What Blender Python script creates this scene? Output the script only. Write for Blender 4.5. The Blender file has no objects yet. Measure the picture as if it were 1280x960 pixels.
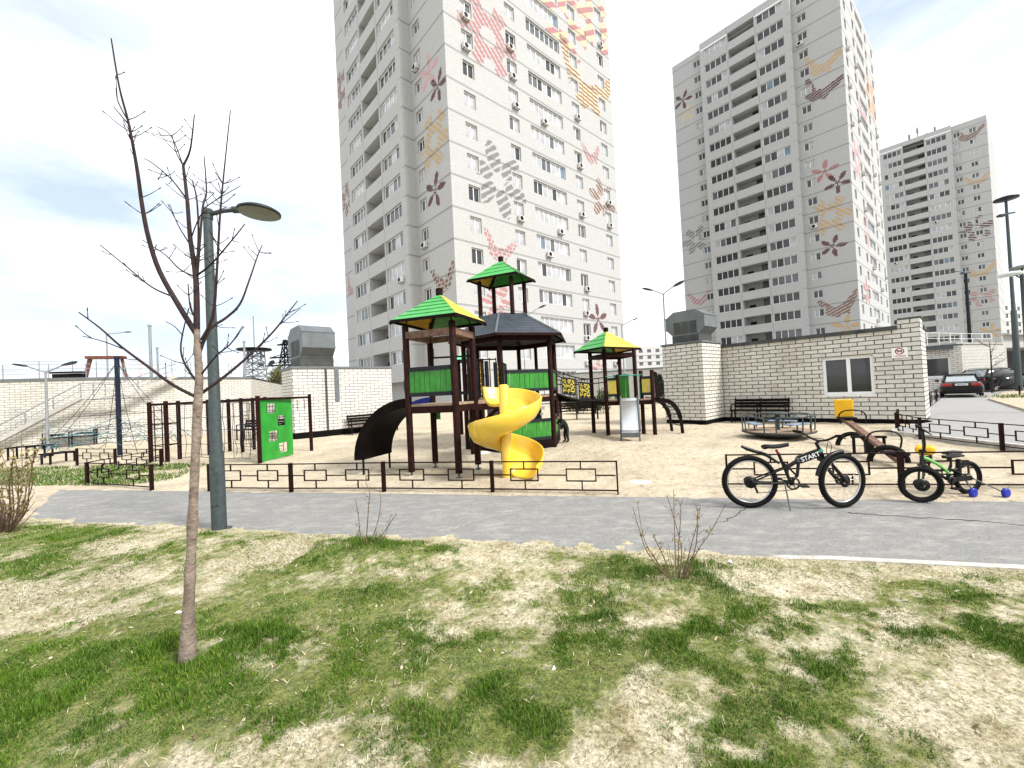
import bpy, bmesh, math, random
import numpy as np
from mathutils import Vector, Matrix
random.seed(7); RNG = np.random.default_rng(7)
rad = math.radians
S = bpy.context.scene
COL = S.collection

# ------------------------------------------------------------------ camera
F, PITCH, ROLL, EYE = 500.0/1280.0, rad(.92), rad(2.85), 1.5
cam = bpy.data.cameras.new('camera'); camo = bpy.data.objects.new('camera', cam); COL.objects.link(camo)
cam.sensor_fit = 'HORIZONTAL'; cam.sensor_width = 36; cam.lens = 36*F
cam.clip_start = .05; cam.clip_end = 3000
camo.matrix_world = Matrix.Translation((0, 0, EYE)) @ Matrix.Rotation(rad(90)+PITCH, 4, 'X') @ Matrix.Rotation(-ROLL, 4, 'Z')
S.camera = camo

# ------------------------------------------------------------------ light
SUN_DIR = Vector((.82, -.5, .95)).normalized()
sd = bpy.data.lights.new('sun', 'SUN'); so = bpy.data.objects.new('sun', sd); COL.objects.link(so)
sd.energy = 2.4; sd.angle = rad(13); sd.color = (1, .955, .89)
so.rotation_euler = (-SUN_DIR).to_track_quat('-Z', 'Y').to_euler(); so.location = (20, -20, 40)
S.view_settings.view_transform = 'Standard'; S.view_settings.look = 'None'
S.view_settings.exposure = 1.10; S.view_settings.gamma = 1

W = bpy.data.worlds.new('World'); S.world = W; W.use_nodes = True
def build_sky():
    nt = W.node_tree; N = nt.nodes; L = nt.links
    bg = N['Background']; bg.inputs[1].default_value = .1
    sky = N.new('ShaderNodeTexSky'); sky.sky_type = 'NISHITA'; sky.sun_disc = False
    sky.sun_elevation = math.asin(SUN_DIR.z); sky.sun_rotation = math.atan2(SUN_DIR.x, SUN_DIR.y)
    tc = N.new('ShaderNodeTexCoord')
    mp = N.new('ShaderNodeMapping'); mp.inputs['Scale'].default_value = (1, 1, 3.2); mp.inputs['Location'].default_value = (.35, .1, 0)
    L.new(tc.outputs['Generated'], mp.inputs['Vector'])
    n1 = N.new('ShaderNodeTexNoise'); n1.inputs['Scale'].default_value = 2.3; n1.inputs['Detail'].default_value = 7; n1.inputs['Roughness'].default_value = .55
    L.new(mp.outputs[0], n1.inputs['Vector'])
    # blue gaps: soft lobes round a few directions, broken up by the noise
    acc = None
    def vdir(x, z): return Vector((x, 1, z)).normalized()
    for (dx, dz, size, amt) in ((-1.08, .52, .22, .85), (-.55, .48, .16, .62), (-1.25, .28, .34, .8), (-.8, .18, .4, .62), (1.05, .95, .34, .95), (1.3, .42, .26, .8), (.27, .3, .14, .55), (-1.3, 1.0, .22, .35), (-.42, .1, .16, .6)):
        d = vdir(dx, dz)
        vm = N.new('ShaderNodeVectorMath'); vm.operation = 'MULTIPLY'
        vs = N.new('ShaderNodeVectorMath'); vs.operation = 'SUBTRACT'; vs.inputs[1].default_value = d
        L.new(tc.outputs['Generated'], vs.inputs[0]); L.new(vs.outputs[0], vm.inputs[0]); vm.inputs[1].default_value = (1, 1, 2.2)
        ln = N.new('ShaderNodeVectorMath'); ln.operation = 'LENGTH'; L.new(vm.outputs[0], ln.inputs[0])
        mr = N.new('ShaderNodeMapRange'); mr.interpolation_type = 'SMOOTHSTEP'
        mr.inputs[1].default_value = size*1.6; mr.inputs[2].default_value = 0; mr.inputs[3].default_value = 0; mr.inputs[4].default_value = amt
        L.new(ln.outputs['Value'], mr.inputs[0])
        if acc is None: acc = mr.outputs[0]
        else:
            a = N.new('ShaderNodeMath'); a.operation = 'MAXIMUM'; L.new(acc, a.inputs[0]); L.new(mr.outputs[0], a.inputs[1]); acc = a.outputs[0]
    ns = N.new('ShaderNodeMapRange'); ns.inputs[1].default_value = .34; ns.inputs[2].default_value = .66; ns.inputs[3].default_value = -.42; ns.inputs[4].default_value = .52
    L.new(n1.outputs[0], ns.inputs[0])
    ad = N.new('ShaderNodeMath'); ad.operation = 'ADD'; ad.use_clamp = True; L.new(acc, ad.inputs[0]); L.new(ns.outputs[0], ad.inputs[1])
    # the gap shows the sky itself, dimmed to a thin veil of cloud
    gain = N.new('ShaderNodeVectorMath'); gain.operation = 'MULTIPLY_ADD'; gain.inputs[1].default_value = (.40, .38, .38); gain.inputs[2].default_value = (2.6, 2.95, 3.55)
    L.new(sky.outputs[0], gain.inputs[0])
    cl = N.new('ShaderNodeRGB'); cl.outputs[0].default_value = (6.9, 7.1, 7.25, 1)
    mx = N.new('ShaderNodeMix'); mx.data_type = 'RGBA'
    L.new(ad.outputs[0], mx.inputs[0]); L.new(cl.outputs[0], mx.inputs[6]); L.new(gain.outputs[0], mx.inputs[7])
    L.new(mx.outputs[2], bg.inputs[0])
build_sky()

# ------------------------------------------------------------------ survey helpers (a pixel of the photo and a depth give a point in metres)
def ray(u, v):
    x = (u-640)/500; y = (480-v)/500
    a = x*math.cos(ROLL)+y*math.sin(ROLL); b = -x*math.sin(ROLL)+y*math.cos(ROLL)
    return Vector((a, math.cos(PITCH)-b*math.sin(PITCH), math.sin(PITCH)+b*math.cos(PITCH)))
def at(u, v, Y):
    d = ray(u, v); return Vector((0, 0, EYE))+d*(Y/d.y)
def gp(u, v, z=0.):
    d = ray(u, v); return Vector((0, 0, EYE))+d*((z-EYE)/d.z)
def project(p):
    x, y, z = p[0], p[1], p[2]-EYE
    b = -y*math.sin(PITCH)+z*math.cos(PITCH); f = y*math.cos(PITCH)+z*math.sin(PITCH)
    if f < .1: return (-9e3, -9e3)
    a = x/f; b /= f
    return 640+500*(a*math.cos(ROLL)-b*math.sin(ROLL)), 480-500*(a*math.sin(ROLL)+b*math.cos(ROLL))

# ------------------------------------------------------------------ materials
MATS = {}
def mat(name, col, rough=.7, metal=0., var=.12, scale=6., bump=0., bscale=40., spec=.3, coat=0., col2=None, dirt=None):
    """Principled with a low-contrast noise between two tones and an optional fine bump."""
    m = bpy.data.materials.new(name); m.use_nodes = True; nt = m.node_tree; N = nt.nodes; L = nt.links
    b = N['Principled BSDF']; b.inputs['Roughness'].default_value = rough; b.inputs['Metallic'].default_value = metal
    b.inputs['Specular IOR Level'].default_value = spec; b.inputs['Coat Weight'].default_value = coat
    tc = N.new('ShaderNodeTexCoord'); n = N.new('ShaderNodeTexNoise'); n.inputs['Scale'].default_value = scale; n.inputs['Detail'].default_value = 6
    L.new(tc.outputs['Object'], n.inputs['Vector'])
    r = N.new('ShaderNodeValToRGB'); r.color_ramp.elements[0].position = .32; r.color_ramp.elements[1].position = .68
    lo = col2 if col2 else tuple(c*(1-var) for c in col); hi = col if col2 else tuple(min(1, c*(1+var)) for c in col)
    r.color_ramp.elements[0].color = (*lo, 1); r.color_ramp.elements[1].color = (*hi, 1)
    L.new(n.outputs[0], r.inputs[0]); L.new(r.outputs[0], b.inputs['Base Color'])
    if bump:
        nb = N.new('ShaderNodeTexNoise'); nb.inputs['Scale'].default_value = bscale; nb.inputs['Detail'].default_value = 5
        L.new(tc.outputs['Object'], nb.inputs['Vector'])
        bp = N.new('ShaderNodeBump'); bp.inputs['Strength'].default_value = bump; bp.inputs['Distance'].default_value = .02
        L.new(nb.outputs[0], bp.inputs['Height']); L.new(bp.outputs[0], b.inputs['Normal'])
    MATS[name] = m; return m
def brick_mat(name, c1, c2, mortar, bw, rh, ms, stain=.5, staincol=(.16, .13, .08), contrast=1., offset=.5):
    m = bpy.data.materials.new(name); m.use_nodes = True; nt = m.node_tree; N = nt.nodes; L = nt.links
    b = N['Principled BSDF']; b.inputs['Roughness'].default_value = .85; b.inputs['Specular IOR Level'].default_value = .25
    uv = N.new('ShaderNodeUVMap'); br = N.new('ShaderNodeTexBrick')
    L.new(uv.outputs[0], br.inputs['Vector'])
    br.inputs['Color1'].default_value = (*c1, 1); br.inputs['Color2'].default_value = (*c2, 1); br.inputs['Mortar'].default_value = (*mortar, 1)
    br.inputs['Scale'].default_value = 1; br.inputs['Mortar Size'].default_value = ms; br.inputs['Brick Width'].default_value = bw; br.inputs['Row Height'].default_value = rh
    br.inputs['Mortar Smooth'].default_value = .15; br.offset = offset
    tc = N.new('ShaderNodeTexCoord')
    n = N.new('ShaderNodeTexNoise'); n.inputs['Scale'].default_value = .55; n.inputs['Detail'].default_value = 8; n.inputs['Roughness'].default_value = .62
    L.new(tc.outputs['Object'], n.inputs['Vector'])
    mr = N.new('ShaderNodeMapRange'); mr.inputs[1].default_value = .49; mr.inputs[2].default_value = .70; mr.inputs[4].default_value = stain
    L.new(n.outputs[0], mr.inputs[0])
    mx = N.new('ShaderNodeMix'); mx.data_type = 'RGBA'; mx.blend_type = 'MIX'
    L.new(mr.outputs[0], mx.inputs[0]); L.new(br.outputs['Color'], mx.inputs[6]); mx.inputs[7].default_value = (*staincol, 1)
    n2 = N.new('ShaderNodeTexNoise'); n2.inputs['Scale'].default_value = 14; n2.inputs['Detail'].default_value = 4; L.new(tc.outputs['Object'], n2.inputs['Vector'])
    m2 = N.new('ShaderNodeMix'); m2.data_type = 'RGBA'; m2.blend_type = 'MULTIPLY'; m2.inputs[0].default_value = .5
    r2 = N.new('ShaderNodeMapRange'); r2.inputs[1].default_value = .3; r2.inputs[2].default_value = .7; r2.inputs[3].default_value = .72; r2.inputs[4].default_value = 1.1
    L.new(n2.outputs[0], r2.inputs[0]); L.new(mx.outputs[2], m2.inputs[6]); L.new(r2.outputs[0], m2.inputs[7])
    L.new(m2.outputs[2], b.inputs['Base Color'])
    bp = N.new('ShaderNodeBump'); bp.inputs['Strength'].default_value = .55; bp.inputs['Distance'].default_value = .012; bp.invert = True
    L.new(br.outputs['Fac'], bp.inputs['Height']); L.new(bp.outputs[0], b.inputs['Normal'])
    MATS[name] = m; return m

M_STAIN = (.25, .205, .13)
brick_mat('cream_brick', (.66, .635, .575), (.585, .56, .50), (.085, .08, .073), .38, .128, .013, .62, M_STAIN)
brick_mat('white_brick', (.70, .68, .63), (.62, .60, .55), (.10, .09, .08), .36, .125, .011, .30, (.4, .36, .27))
brick_mat('terrace_brick', (.63, .615, .57), (.55, .535, .49), (.19, .185, .17), .33, .108, .009, .5, (.30, .25, .16))
brick_mat('tower_brick', (.475, .475, .468), (.445, .445, .438), (.395, .395, .388), .5, .15, .02, .10, (.42, .41, .39))
brick_mat('pale_block', (.50, .49, .46), (.46, .45, .42), (.33, .32, .30), .6, .2, .015, .3, (.38, .35, .3))
mat('tower_band', (.27, .27, .27), .8)
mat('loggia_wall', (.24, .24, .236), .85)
mat('roof_edge', (.42, .43, .44), .6)
mat('white_frame', (.80, .80, .80), .35, var=.04)
mat('plinth', (.007, .0065, .006), .9, bump=.4, spec=.05)
mat('zinc', (.13, .145, .152), .5, .1, var=.14, scale=3)
mat('zinc_dark', (.055, .057, .055), .65, .1, var=.3, scale=4)
mat('coping', (.075, .083, .094), .6, 0)
mat('concrete', (.42, .41, .39), .85, bump=.3)
mat('terrace_floor', (.40, .39, .37), .85)
mat('kerb', (.47, .45, .41), .85, bump=.4, var=.2, scale=12)
mat('brown_steel', (.015, .0045, .004), .6, 0, spec=.1, var=.35, scale=18, bump=.12, bscale=90)
mat('brown_wood', (.019, .0055, .0042), .65, spec=.1, var=.45, scale=9, bump=.25, bscale=60)
mat('brown_log', (.15, .085, .06), .7, var=.45, scale=11, bump=.3, bscale=50)
mat('orange_wood', (.15, .055, .033), .65, var=.3)
mat('dark_plank', (.009, .005, .0045), .7, spec=.08, var=.4, scale=9)
mat('black_steel', (.006, .006, .0075), .55, 0, spec=.12, var=.3)
mat('grey_steel', (.10, .11, .12), .5, .2, var=.15)
mat('lamp_green', (.045, .060, .062), .55, 0, var=.22, scale=22, bump=.1, bscale=120)
mat('lamp_head', (.017, .020, .020), .5, 0)
mat('lamp_lens', (.17, .175, .16), .4, var=.1)
mat('lamp_glass', (.62, .66, .66), .25, var=.05)
mat('galvanised', (.25, .265, .28), .55, .2)
mat('slat_green', (.026, .215, .018), .38, var=.2, scale=7, bump=.1, spec=.5)
mat('roof_green', (.065, .34, .085), .42, var=.14, scale=4, bump=.1)
mat('panel_green', (.018, .26, .026), .32, var=.2, scale=3, spec=.5)
mat('mint', (.16, .62, .33), .5)
mat('roof_yellow', (.62, .50, .075), .45, var=.14, scale=4)
mat('ochre', (.50, .30, .015), .5, var=.12)
mat('slide_yellow', (.76, .50, .045), .30, var=.09, scale=2.5, spec=.5, bump=.03, bscale=20, coat=.25)
mat('seat_yellow', (.72, .40, .012), .4, var=.1)
mat('seat_blue', (.20, .255, .34), .5); mat('rust', (.45, .13, .02), .6)
mat('roof_slate', (.038, .047, .060), .5, var=.22, scale=5, bump=.15)
mat('navy', (.006, .011, .028), .4, var=.2)
mat('navy_beam', (.007, .010, .015), .6, var=.25)
mat('slide_dark', (.005, .0033, .003), .6, spec=.06, var=.4, scale=4)
mat('slide_blue', (.010, .022, .20), .35, var=.1)
mat('steel_sheet', (.72, .73, .74), .26, .85, var=.06, scale=3)
mat('rope_teal', (.06, .16, .18), .7, var=.35)
mat('rope_dark', (.035, .04, .05), .7)
mat('board', (.33, .24, .17), .7, var=.35, scale=14)
mat('rubber', (.006, .006, .006), .75, spec=.12, var=.3, bump=.25, bscale=160)
mat('bike_black', (.006, .006, .0065), .35, 0, var=.2, spec=.25)
mat('bike_green', (.16, .50, .10), .35, coat=.3)
mat('bike_teal', (.04, .33, .25), .35)
mat('chrome', (.55, .55, .56), .2, .95, var=.05)
mat('saddle', (.007, .007, .007), .6, spec=.2)
mat('decal_white', (.78, .78, .78), .5, var=.02)
mat('wheel_blue', (.012, .022, .30), .35)
mat('red_paint', (.30, .014, .012), .4)
mat('sign_red', (.42, .02, .03), .5, var=.05)
mat('sign_white', (.82, .80, .79), .5, var=.03)
mat('car_black', (.004, .0045, .006), .12, 0, var=.1, spec=.35)
mat('car_glass', (.018, .022, .024), .04, var=.1, spec=1.)
mat('car_glass_pale', (.30, .33, .35), .06, var=.1, spec=1.)
mat('tail_red', (.35, .012, .012), .15, var=.25, scale=30, coat=1)
mat('bark', (.27, .215, .175), .85, col2=(.145, .108, .088), scale=16, bump=.7, bscale=45)
mat('twig', (.034, .019, .019), .8, var=.35, scale=20)
mat('shrub_stem', (.20, .125, .085), .8, col2=(.10, .06, .045), scale=25)
mat('bud', (.10, .11, .03), .7, var=.4)
mat('young_leaf', (.27, .23, .10), .8, var=.45, scale=12)
mat('haze_leaf', (.20, .20, .085), .8, var=.45, scale=.6)
mat('conifer', (.018, .030, .018), .85, var=.4)
mat('hedge_leaf', (.055, .085, .03), .8, var=.5, scale=4)
mat('far_facade', (.55, .55, .54), .8)
mat('mast_red', (.55, .45, .45), .6)
mat('mural_red', (.40, .20, .20), .85, var=.1)
mat('mural_pink', (.55, .33, .33), .85, var=.1)
mat('mural_maroon', (.13, .070, .075), .85, var=.15)
mat('mural_tan', (.50, .35, .19), .85, var=.1)
mat('mural_grey', (.20, .20, .20), .85, var=.1)
mat('mural_brown', (.22, .12, .085), .85, var=.15)
mat('mural_yellow', (.58, .47, .32), .85, var=.1)
mat('skin', (.45, .27, .19), .6, var=.05)
mat('dark_cloth', (.028, .030, .028), .9, col2=(.008, .008, .009), scale=28)
mat('hair', (.012, .009, .008), .6)
mat('ac_white', (.58, .57, .54), .5, var=.08)
mat('litter', (.72, .72, .70), .7); mat('lime_spill', (.66, .64, .60), .95, var=.15, scale=12)
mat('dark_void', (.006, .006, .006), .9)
def glass_mat(name, col, rough=.05):
    m = mat(name, col, rough, var=.25, scale=.9, spec=.6); return m
glass_mat('pane_dark', (.028, .030, .033)); glass_mat('pane_mid', (.10, .105, .115)); glass_mat('pane_curtain_glare', (.40, .405, .42), .1); glass_mat('pane_blue', (.12, .18, .25), .04)  # palest pane: curtains, plus bright sky reflection painted in on the right faces

# ------------------------------------------------------------------ mesh builder
def frame_of(d, up=Vector((0, 0, 1))):
    d = d.normalized()
    if abs(d.dot(up)) > .98: up = Vector((0, 1, 0))
    x = d.cross(up).normalized(); z = x.cross(d).normalized(); return x, z
class MB:
    def __init__(s): s.v = []; s.f = []; s.m = []; s.uv = []; s.sm = []; s.cur = 0; s.smooth = False
    def face(s, pts, uv=None):
        i = len(s.v); s.v += [tuple(p) for p in pts]; s.f.append(tuple(range(i, i+len(pts)))); s.m.append(s.cur); s.sm.append(s.smooth)
        s.uv.append(uv if uv else [(0, 0)]*len(pts))
    def faces(s, verts, faces, smooth=None):
        i = len(s.v); s.v += [tuple(p) for p in verts]
        for f in faces:
            s.f.append(tuple(i+k for k in f)); s.m.append(s.cur); s.sm.append(s.smooth if smooth is None else smooth); s.uv.append([(0, 0)]*len(f))
    def box(s, c, size, rz=0., bev=0.):
        c = Vector(c); hx, hy, hz = size[0]/2, size[1]/2, size[2]/2; R = Matrix.Rotation(rz, 3, 'Z')
        if bev <= 0:
            P = [c+R@Vector((sx*hx, sy*hy, sz*hz)) for sz in (-1, 1) for sx, sy in ((-1, -1), (1, -1), (1, 1), (-1, 1))]
            s.faces(P, [(3, 2, 1, 0), (4, 5, 6, 7), (0, 1, 5, 4), (1, 2, 6, 5), (2, 3, 7, 6), (3, 0, 4, 7)], False)
        else:
            bm = bmesh.new(); bmesh.ops.create_cube(bm, size=1, matrix=Matrix.Diagonal((*size, 1)))
            bmesh.ops.bevel(bm, geom=bm.edges[:], offset=bev, segments=2, affect='EDGES', profile=.5)
            s.bm(bm, Matrix.Translation(c) @ R.to_4x4())
    def bm(s, bm, M=Matrix.Identity(4), smooth=None):
        bm.verts.index_update(); s.faces([M@v.co for v in bm.verts], [tuple(v.index for v in f.verts) for f in bm.faces], smooth); bm.free()
    def beam(s, a, b, w, h, up=Vector((0, 0, 1))):
        a, b = Vector(a), Vector(b); x, z = frame_of(b-a, up); x = x*w/2; z = z*h/2
        P = [a-x-z, a+x-z, a+x+z, a-x+z, b-x-z, b+x-z, b+x+z, b-x+z]
        s.faces(P, [(0, 1, 2, 3), (7, 6, 5, 4), (0, 4, 5, 1), (1, 5, 6, 2), (2, 6, 7, 3), (3, 7, 4, 0)], False)
    def tube(s, pts, r, seg=8, cap=True, smooth=True):
        pts = [Vector(p) for p in pts]; n = len(pts)
        rs = [r]*n if not hasattr(r, '__len__') else list(r)
        V = []; x = None
        for i, p in enumerate(pts):
            d = (pts[min(i+1, n-1)]-pts[max(i-1, 0)]).normalized()
            if x is None: x, _ = frame_of(d)
            x = (x-d*x.dot(d)).normalized(); y = d.cross(x)
            for k in range(seg):
                a = 2*math.pi*k/seg; V.append(p+(x*math.cos(a)+y*math.sin(a))*rs[i])
        Fc = [(i*seg+k, i*seg+(k+1) % seg, (i+1)*seg+(k+1) % seg, (i+1)*seg+k) for i in range(n-1) for k in range(seg)]
        s.faces(V, Fc, smooth)
        if cap:
            s.faces(V[:seg], [tuple(range(seg))[::-1]], False); s.faces(V[-seg:], [tuple(range(seg))], False)
    def lathe(s, prof, c=(0, 0, 0), seg=20, axis='Z', M=None, smooth=True):
        V = []; c = Vector(c)
        for r, z in prof:
            for k in range(seg):
                a = 2*math.pi*k/seg; p = Vector((r*math.cos(a), r*math.sin(a), z))
                if M is not None: p = M@p
                elif axis == 'Y': p = Vector((p.x, p.z, p.y))
                elif axis == 'X': p = Vector((p.z, p.x, p.y))
                V.append(c+p)
        n = len(prof)
        s.faces(V, [(i*seg+k, i*seg+(k+1) % seg, (i+1)*seg+(k+1) % seg, (i+1)*seg+k) for i in range(n-1) for k in range(seg)], smooth)
    def torus(s, c, R, r, M=None, seg=28, ring=8, a0=0., a1=2*math.pi):
        M = M or Matrix.Identity(3); c = Vector(c); V = []; full = abs(a1-a0-2*math.pi) < 1e-6
        n = seg if full else seg+1
        for i in range(n):
            a = a0+(a1-a0)*i/seg
            for k in range(ring):
                b = 2*math.pi*k/ring; q = Vector(((R+r*math.cos(b))*math.cos(a), (R+r*math.cos(b))*math.sin(a), r*math.sin(b))); V.append(c+M@q)
        Fc = [(i*ring+k, ((i+1) % n)*ring+k, ((i+1) % n)*ring+(k+1) % ring, i*ring+(k+1) % ring) for i in range(n if full else n-1) for k in range(ring)]
        s.faces(V, Fc, True)
    def prism(s, poly, z0, z1):
        n = len(poly); V = [(p[0], p[1], z0) for p in poly]+[(p[0], p[1], z1) for p in poly]
        s.faces(V, [tuple(range(n))[::-1], tuple(range(n, 2*n))]+[(i, (i+1) % n, n+(i+1) % n, n+i) for i in range(n)], False)
    def plate(s, poly3, t):
        """flat polygon in space given a thickness t along its normal"""
        P = [Vector(p) for p in poly3]; nrm = (P[1]-P[0]).cross(P[2]-P[0]).normalized()*t; n = len(P)
        s.faces(P+[p+nrm for p in P], [tuple(range(n))[::-1], tuple(range(n, 2*n))]+[(i, (i+1) % n, n+(i+1) % n, n+i) for i in range(n)], False)
    def mesh(s, name, mats, off=None):
        me = bpy.data.meshes.new(name)
        V = s.v if off is None else [(p[0]-off[0], p[1]-off[1], p[2]-off[2]) for p in s.v]
        me.from_pydata(V, [], s.f)
        for m in (mats if isinstance(mats, (list, tuple)) else [mats]): me.materials.append(MATS[m] if isinstance(m, str) else m)
        me.polygons.foreach_set('material_index', s.m); me.polygons.foreach_set('use_smooth', s.sm)
        if any(any(q != (0, 0) for q in u) for u in s.uv):
            l = me.uv_layers.new(name='UVMap'); l.data.foreach_set('uv', [c for u in s.uv for q in u for c in q])
        me.update(); return me
    def build(s, name, mats, parent=None, off=None):
        if off is None and parent is not None: off = origin(parent)
        return link(name, s.mesh(name, mats, off), parent)
def link(name, me, parent=None, loc=None, rz=None):
    o = bpy.data.objects.new(name, me); COL.objects.link(o)
    if parent is not None: o.parent = parent
    if loc is not None: o.location = loc
    if rz is not None: o.rotation_euler = (0, 0, rz)
    return o
def origin(o):
    p = Vector((0, 0, 0))
    while o is not None: p = p+Vector(o.location); o = o.parent
    return p
def tag(o, label=None, cat=None, group=None, kind=None):
    if label: o['label'] = label
    if cat: o['category'] = cat
    if group: o['group'] = group
    if kind: o['kind'] = kind
    return o
def thing(name, loc, label, cat, group=None, rz=0.):
    o = bpy.data.objects.new(name, None); COL.objects.link(o); o.location = loc; o.rotation_euler = (0, 0, rz); o.empty_display_size = .2
    return tag(o, label, cat, group)
def dup(root, loc, rz, label, scale=None):
    r = root.copy(); COL.objects.link(r); r.location = loc; r.rotation_euler = (0, 0, rz); r['label'] = label
    if scale: r.scale = scale
    def kids(a, b):
        for c in list(a.children):
            d = c.copy(); COL.objects.link(d); d.parent = b; kids(c, d)
    kids(root, r); return r
def smooth_path(pts, k=6):
    P = [Vector(p) for p in pts]; out = []
    for i in range(len(P)-1):
        a = P[max(i-1, 0)]; b = P[i]; c = P[i+1]; d = P[min(i+2, len(P)-1)]
        for j in range(k):
            t = j/k; out.append(.5*((2*b)+(-a+c)*t+(2*a-5*b+4*c-d)*t*t+(-a+3*b-3*c+d)*t**3))
    out.append(P[-1]); return out
def interp(vals, n): return list(np.interp(np.linspace(0, len(vals)-1, n), range(len(vals)), vals))

# ------------------------------------------------------------------ facades
def facade(mb, P0, d, n, W, z0, z1, ops, depth=.24, uo=0., back=None):
    """wall W wide along d with openings (t0,t1,za,zb[,depth]); reveals run inwards (-n)."""
    P0 = Vector((P0[0], P0[1], 0)); d = Vector((d[0], d[1], 0)); n = Vector((n[0], n[1], 0))
    xs = sorted(set([0, W]+[o[0] for o in ops]+[o[1] for o in ops])); zs = sorted(set([z0, z1]+[o[2] for o in ops]+[o[3] for o in ops]))
    def pt(t, z, k=0.): return P0+d*t-n*k+Vector((0, 0, z))
    def solid(t, z): return not any(o[0] < t < o[1] and o[2] < z < o[3] for o in ops)
    for j in range(len(zs)-1):
        za, zb = zs[j], zs[j+1]; i = 0
        while i < len(xs)-1:
            if not solid((xs[i]+xs[i+1])/2, (za+zb)/2): i += 1; continue
            k = i
            while k < len(xs)-1 and solid((xs[k]+xs[k+1])/2, (za+zb)/2): k += 1
            a, b = xs[i], xs[k]
            mb.face([pt(a, za), pt(b, za), pt(b, zb), pt(a, zb)], [(a+uo, za), (b+uo, za), (b+uo, zb), (a+uo, zb)]); i = k
    for o in ops:
        a, b, za, zb = o[:4]; D = o[4] if len(o) > 4 else depth
        for (p, q) in (((a, za), (b, za)), ((b, za), (b, zb)), ((b, zb), (a, zb)), ((a, zb), (a, za))):
            mb.face([pt(*p), pt(*q), pt(*q, D), pt(*p, D)], [(p[0]+p[1]+uo, p[1]), (q[0]+q[1]+uo, q[1]), (q[0]+q[1]+uo+D, q[1]), (p[0]+p[1]+uo+D, p[1])])
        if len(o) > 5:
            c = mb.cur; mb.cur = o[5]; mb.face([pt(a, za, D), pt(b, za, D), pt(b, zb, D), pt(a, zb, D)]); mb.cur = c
def strip(mb, P0, d, n, t0, t1, za, zb, proud):
    P0 = Vector((P0[0], P0[1], 0)); d = Vector((d[0], d[1], 0)); n = Vector((n[0], n[1], 0)); Z = Vector((0, 0, 1))
    A = P0+d*t0+n*proud; B = P0+d*t1+n*proud; C = P0+d*t1-n*.02; D = P0+d*t0-n*.02
    V = [p+Z*z for z in (za, zb) for p in (A, B, C, D)]
    mb.faces(V, [(0, 1, 5, 4), (4, 5, 6, 7), (3, 2, 1, 0), (1, 2, 6, 5), (3, 0, 4, 7)], False)
WIN = {}
def window_mesh(w, h, muls, pane, fw=.075, transom=None):
    """frame mesh and pane mesh, x along the wall, y into the wall, z up, origin at the sill centre"""
    key = (round(w, 3), round(h, 3), tuple(muls), pane, fw, transom)
    if key in WIN: return WIN[key]
    f = MB(); y = .05
    f.box((0, y, fw/2), (w, .07, fw)); f.box((0, y, h-fw/2), (w, .07, fw))
    f.box((-w/2+fw/2, y, h/2), (fw, .07, h-2*fw)); f.box((w/2-fw/2, y, h/2), (fw, .07, h-2*fw))
    for m in muls: f.box((-w/2+m*w, y, h/2), (fw*1.1, .066, h-2*fw))
    f.box((0, -.015, -.02), (w+.06, .13, .035))
    p = MB(); edges = [0]+list(muls)+[1]
    pm = pane if isinstance(pane, tuple) else (pane,)*(len(edges)-1)
    names = sorted(set(pm))
    for i in range(len(edges)-1):
        p.cur = names.index(pm[i]); a, b = -w/2+edges[i]*w, -w/2+edges[i+1]*w
        p.face([(a+fw*.4, y+.01, fw*.6), (b-fw*.4, y+.01, fw*.6), (b-fw*.4, y+.01, h-fw*.6), (a+fw*.4, y+.01, h-fw*.6)])
    WIN[key] = (f.mesh('window_frame', ['white_frame']), p.mesh('window_pane', names)); return WIN[key]
def put_window(parent, name, P0, d, n, t, zs, w, h, muls, pane, inset=.17, org=None, **kw):
    fm, pm = window_mesh(w, h, muls, pane, **kw)
    p = Vector((P0[0]+d[0]*t-n[0]*inset, P0[1]+d[1]*t-n[1]*inset, zs))
    o = link(name, fm, parent, p-(org or Vector((0, 0, 0))), math.atan2(n[0], -n[1]))
    link('pane', pm, o); return o
# --- painted-brick murals
def inside(kind, x, y):
    r = math.hypot(x, y); a = math.atan2(y, x)
    if kind == 'petal':
        for k in range(5):
            q = rad(90+72*k+6); u = x*math.cos(q)+y*math.sin(q); v = -x*math.sin(q)+y*math.cos(q)
            if ((u-.62)/.37)**2+(v/.17)**2 < 1 or (0 < u < .3 and abs(v) < .045): return True
        return False
    if kind == 'leaf':
        for k in range(6):
            q = rad(96+60*k); u = x*math.cos(q)+y*math.sin(q); v = -x*math.sin(q)+y*math.cos(q)
            if ((u-.60)/.40)**2+(v/.225)**2 < 1: return True
        return False
    if kind == 'gear': return .27 < r < .76+.24*(1 if math.cos(6*a) > -.1 else -.6)
    if kind == 'wing': return r < 1 and y < .15*math.cos(3*x)
    P = [(-1, .62), (-.8, .66), (-.55, .42), (-.2, .02), (.15, .12), (.5, .42), (.9, .86), (1, .6), (.72, .1), (.5, -.22), (.46, -.5), (.1, -.42), (-.1, -.6), (-.58, -.36), (-.72, 0)]
    c = False; j = len(P)-1
    for i in range(len(P)):
        if (P[i][1] > y) != (P[j][1] > y) and x < (P[j][0]-P[i][0])*(y-P[i][1])/(P[j][1]-P[i][1])+P[i][0]: c = not c
        j = i
    return c
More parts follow.
